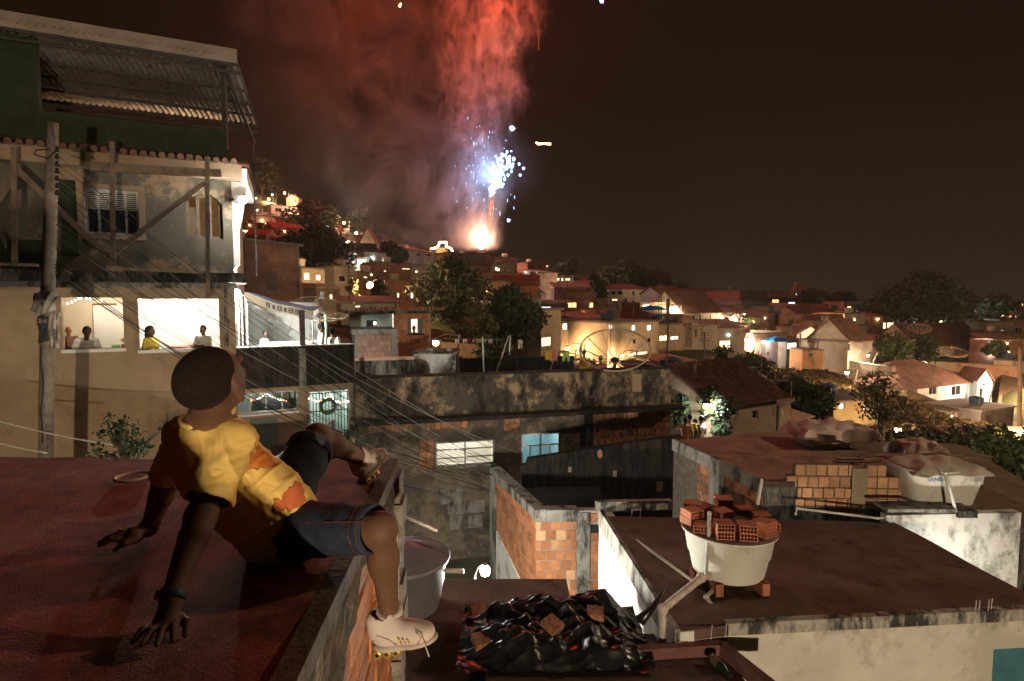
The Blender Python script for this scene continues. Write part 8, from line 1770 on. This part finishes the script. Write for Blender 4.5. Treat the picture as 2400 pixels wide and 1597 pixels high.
# socks and shoes
sock_m = mat('sock_cotton', (.48, .39, .33), .9, .08, 40, bump=.3, bscale=260); shoe_m = mat('shoe_leather', (.56, .46, .39), .6, .08, 22, bump=.15); sole_m = mat('shoe_sole', (.45, .37, .30), .6, .1, 15, bump=.1)
gold_m = mat('gold_trim', (.55, .36, .10), .35, .2, 20, metal=.6, bump=0); shade_m = mat('shoe_trim', (.36, .26, .215), .7, .1, 20, bump=0)
for (Hh, fr, k, a_, rr) in ((HR_, frR, kR, aR, 1.0), (HL_, frL, kL, aL, 1.15)):
    a, s, u = fr; M3 = Matrix(((a.x, s.x, u.x), (a.y, s.y, u.y), (a.z, s.z, u.z)))
    def q(x, y, z): return Hh + a*x + s*y + u*z
    d = (a_-k).normalized(); stp = a_ - d*.025
    so_ = sdf_obj('sock', [rc(stp, a_ + d*.01, .0365*rr, .036*rr, .01), rc(a_, q(.045, 0, .06), .036*rr, .037, .02)], .0035, sock_m, boy, cuts=[(stp, -d, .06)],
            displace=lambda V, n_: .0011*np.sin(np.arctan2((V-np.array(a_))[:, 1], (V-np.array(a_))[:, 0])*34))
    xx = d.cross(Vector((0, 1, .2))).normalized(); yy = xx.cross(d); Mk = Matrix.Translation(stp + d*.012) @ Matrix(((xx.x, yy.x, d.x), (xx.y, yy.y, d.y), (xx.z, yy.z, d.z))).to_4x4()
    MB().lathe([(.0378*rr, -.002), (.0388*rr, 0), (.0378*rr, .002)], 28, Mk).build('sock_band', shade_m, boy, True)
    sh = sdf_obj('shoe', [el(q(.045, 0, .045), (.050, .037, .048), M3, .02), el(q(.095, 0, .038), (.062, .038, .038), M3, .025), el(q(.148, 0, .028), (.050, .040, .030), M3, .025), rc(q(.03, 0, .06), q(.028, 0, .088), .036, .034, .02), rc(q(.075, 0, .066), q(.058, 0, .10), .026, .020, .015), el(q(.045, 0, .11), (.030, .025, .035), M3, 0, 's')], .0034, shoe_m, boy, cuts=[(q(.09, 0, .006), -u, .2)])
    sdf_obj('sole', [el(q(.05, 0, .004), (.058, .040, .017), M3, .01), el(q(.13, 0, .006), (.074, .044, .016), M3, .02)], .0034, sole_m, sh)
    for i in range(3): MB().lathe([(.006, -.010), (.015, -.010), (.017, 0), (.015, .010), (.006, .010)], 14, Matrix.Translation(q(.012+.030*i, -.022, -.012)) @ Matrix(((a.x, u.x, s.x), (a.y, u.y, s.y), (a.z, u.z, s.z))).to_4x4()).build('sole_lug', gold_m, sh, True)
    for i in range(3): MB().lathe([(.006, -.010), (.015, -.010), (.017, 0), (.015, .010), (.006, .010)], 14, Matrix.Translation(q(.012+.030*i, .022, -.012)) @ Matrix(((a.x, u.x, s.x), (a.y, u.y, s.y), (a.z, u.z, s.z))).to_4x4()).build('sole_lug', gold_m, sh, True)
    for i in range(4):
        x_ = .086+.017*i; z_ = .082-.0125*i; MB().tube([q(x_, -.026, z_-.012), q(x_+.004, -.01, z_), q(x_+.004, .01, z_), q(x_, .026, z_-.012)], .0028, 6).build('lace', sole_m, sh, True)
    for sgn in (-1, 1):
        MB().tube([q(.005, sgn*.030, .03), q(.035, sgn*.040, .062), q(.065, sgn*.040, .045), q(.085, sgn*.0405, .022)], .0026, 6).build('shoe_piping', shade_m, sh, True)
        MB().tube([q(.15, sgn*.030, .052), q(.165, sgn*.037, .034), q(.150, sgn*.043, .016)], .0022, 6).build('shoe_piping', shade_m, sh, True)
        for i in range(3): MB().tube([q(.095+.013*i, sgn*.040, .048-.004*i), q(.103+.013*i, sgn*.0415, .026)], .0026, 6).build('gold_bar', gold_m, sh, True)
    if k is kR: MB().tube([q(.145, -.02, .058), q(.168, -.036, .045), q(.176, -.048, .012), q(.180, -.05, -.022)], .0024, 6).build('loose_lace', sole_m, sh, True)
# wristband with a metal clasp
d = (wrR-elR).normalized(); x = d.cross(Vector((0, 0, 1))).normalized(); y = x.cross(d); Mx = Matrix.Translation(wrR - d*.004) @ Matrix(((x.x, y.x, d.x), (x.y, y.y, d.y), (x.z, y.z, d.z))).to_4x4()
wbnd = MB().lathe([(.0285, -.010), (.0315, -.009), (.0315, .009), (.0285, .010)], 28, Mx).build('wristband', mat('dark_green_band', (.03, .06, .05), .5, .2, 30, bump=0), boy, True)
MB().obox(wrR - d*.004 - Vector((.029, .008, 0)), x*.006, y*.012, d*.010).build('clasp', gold_m, wbnd)
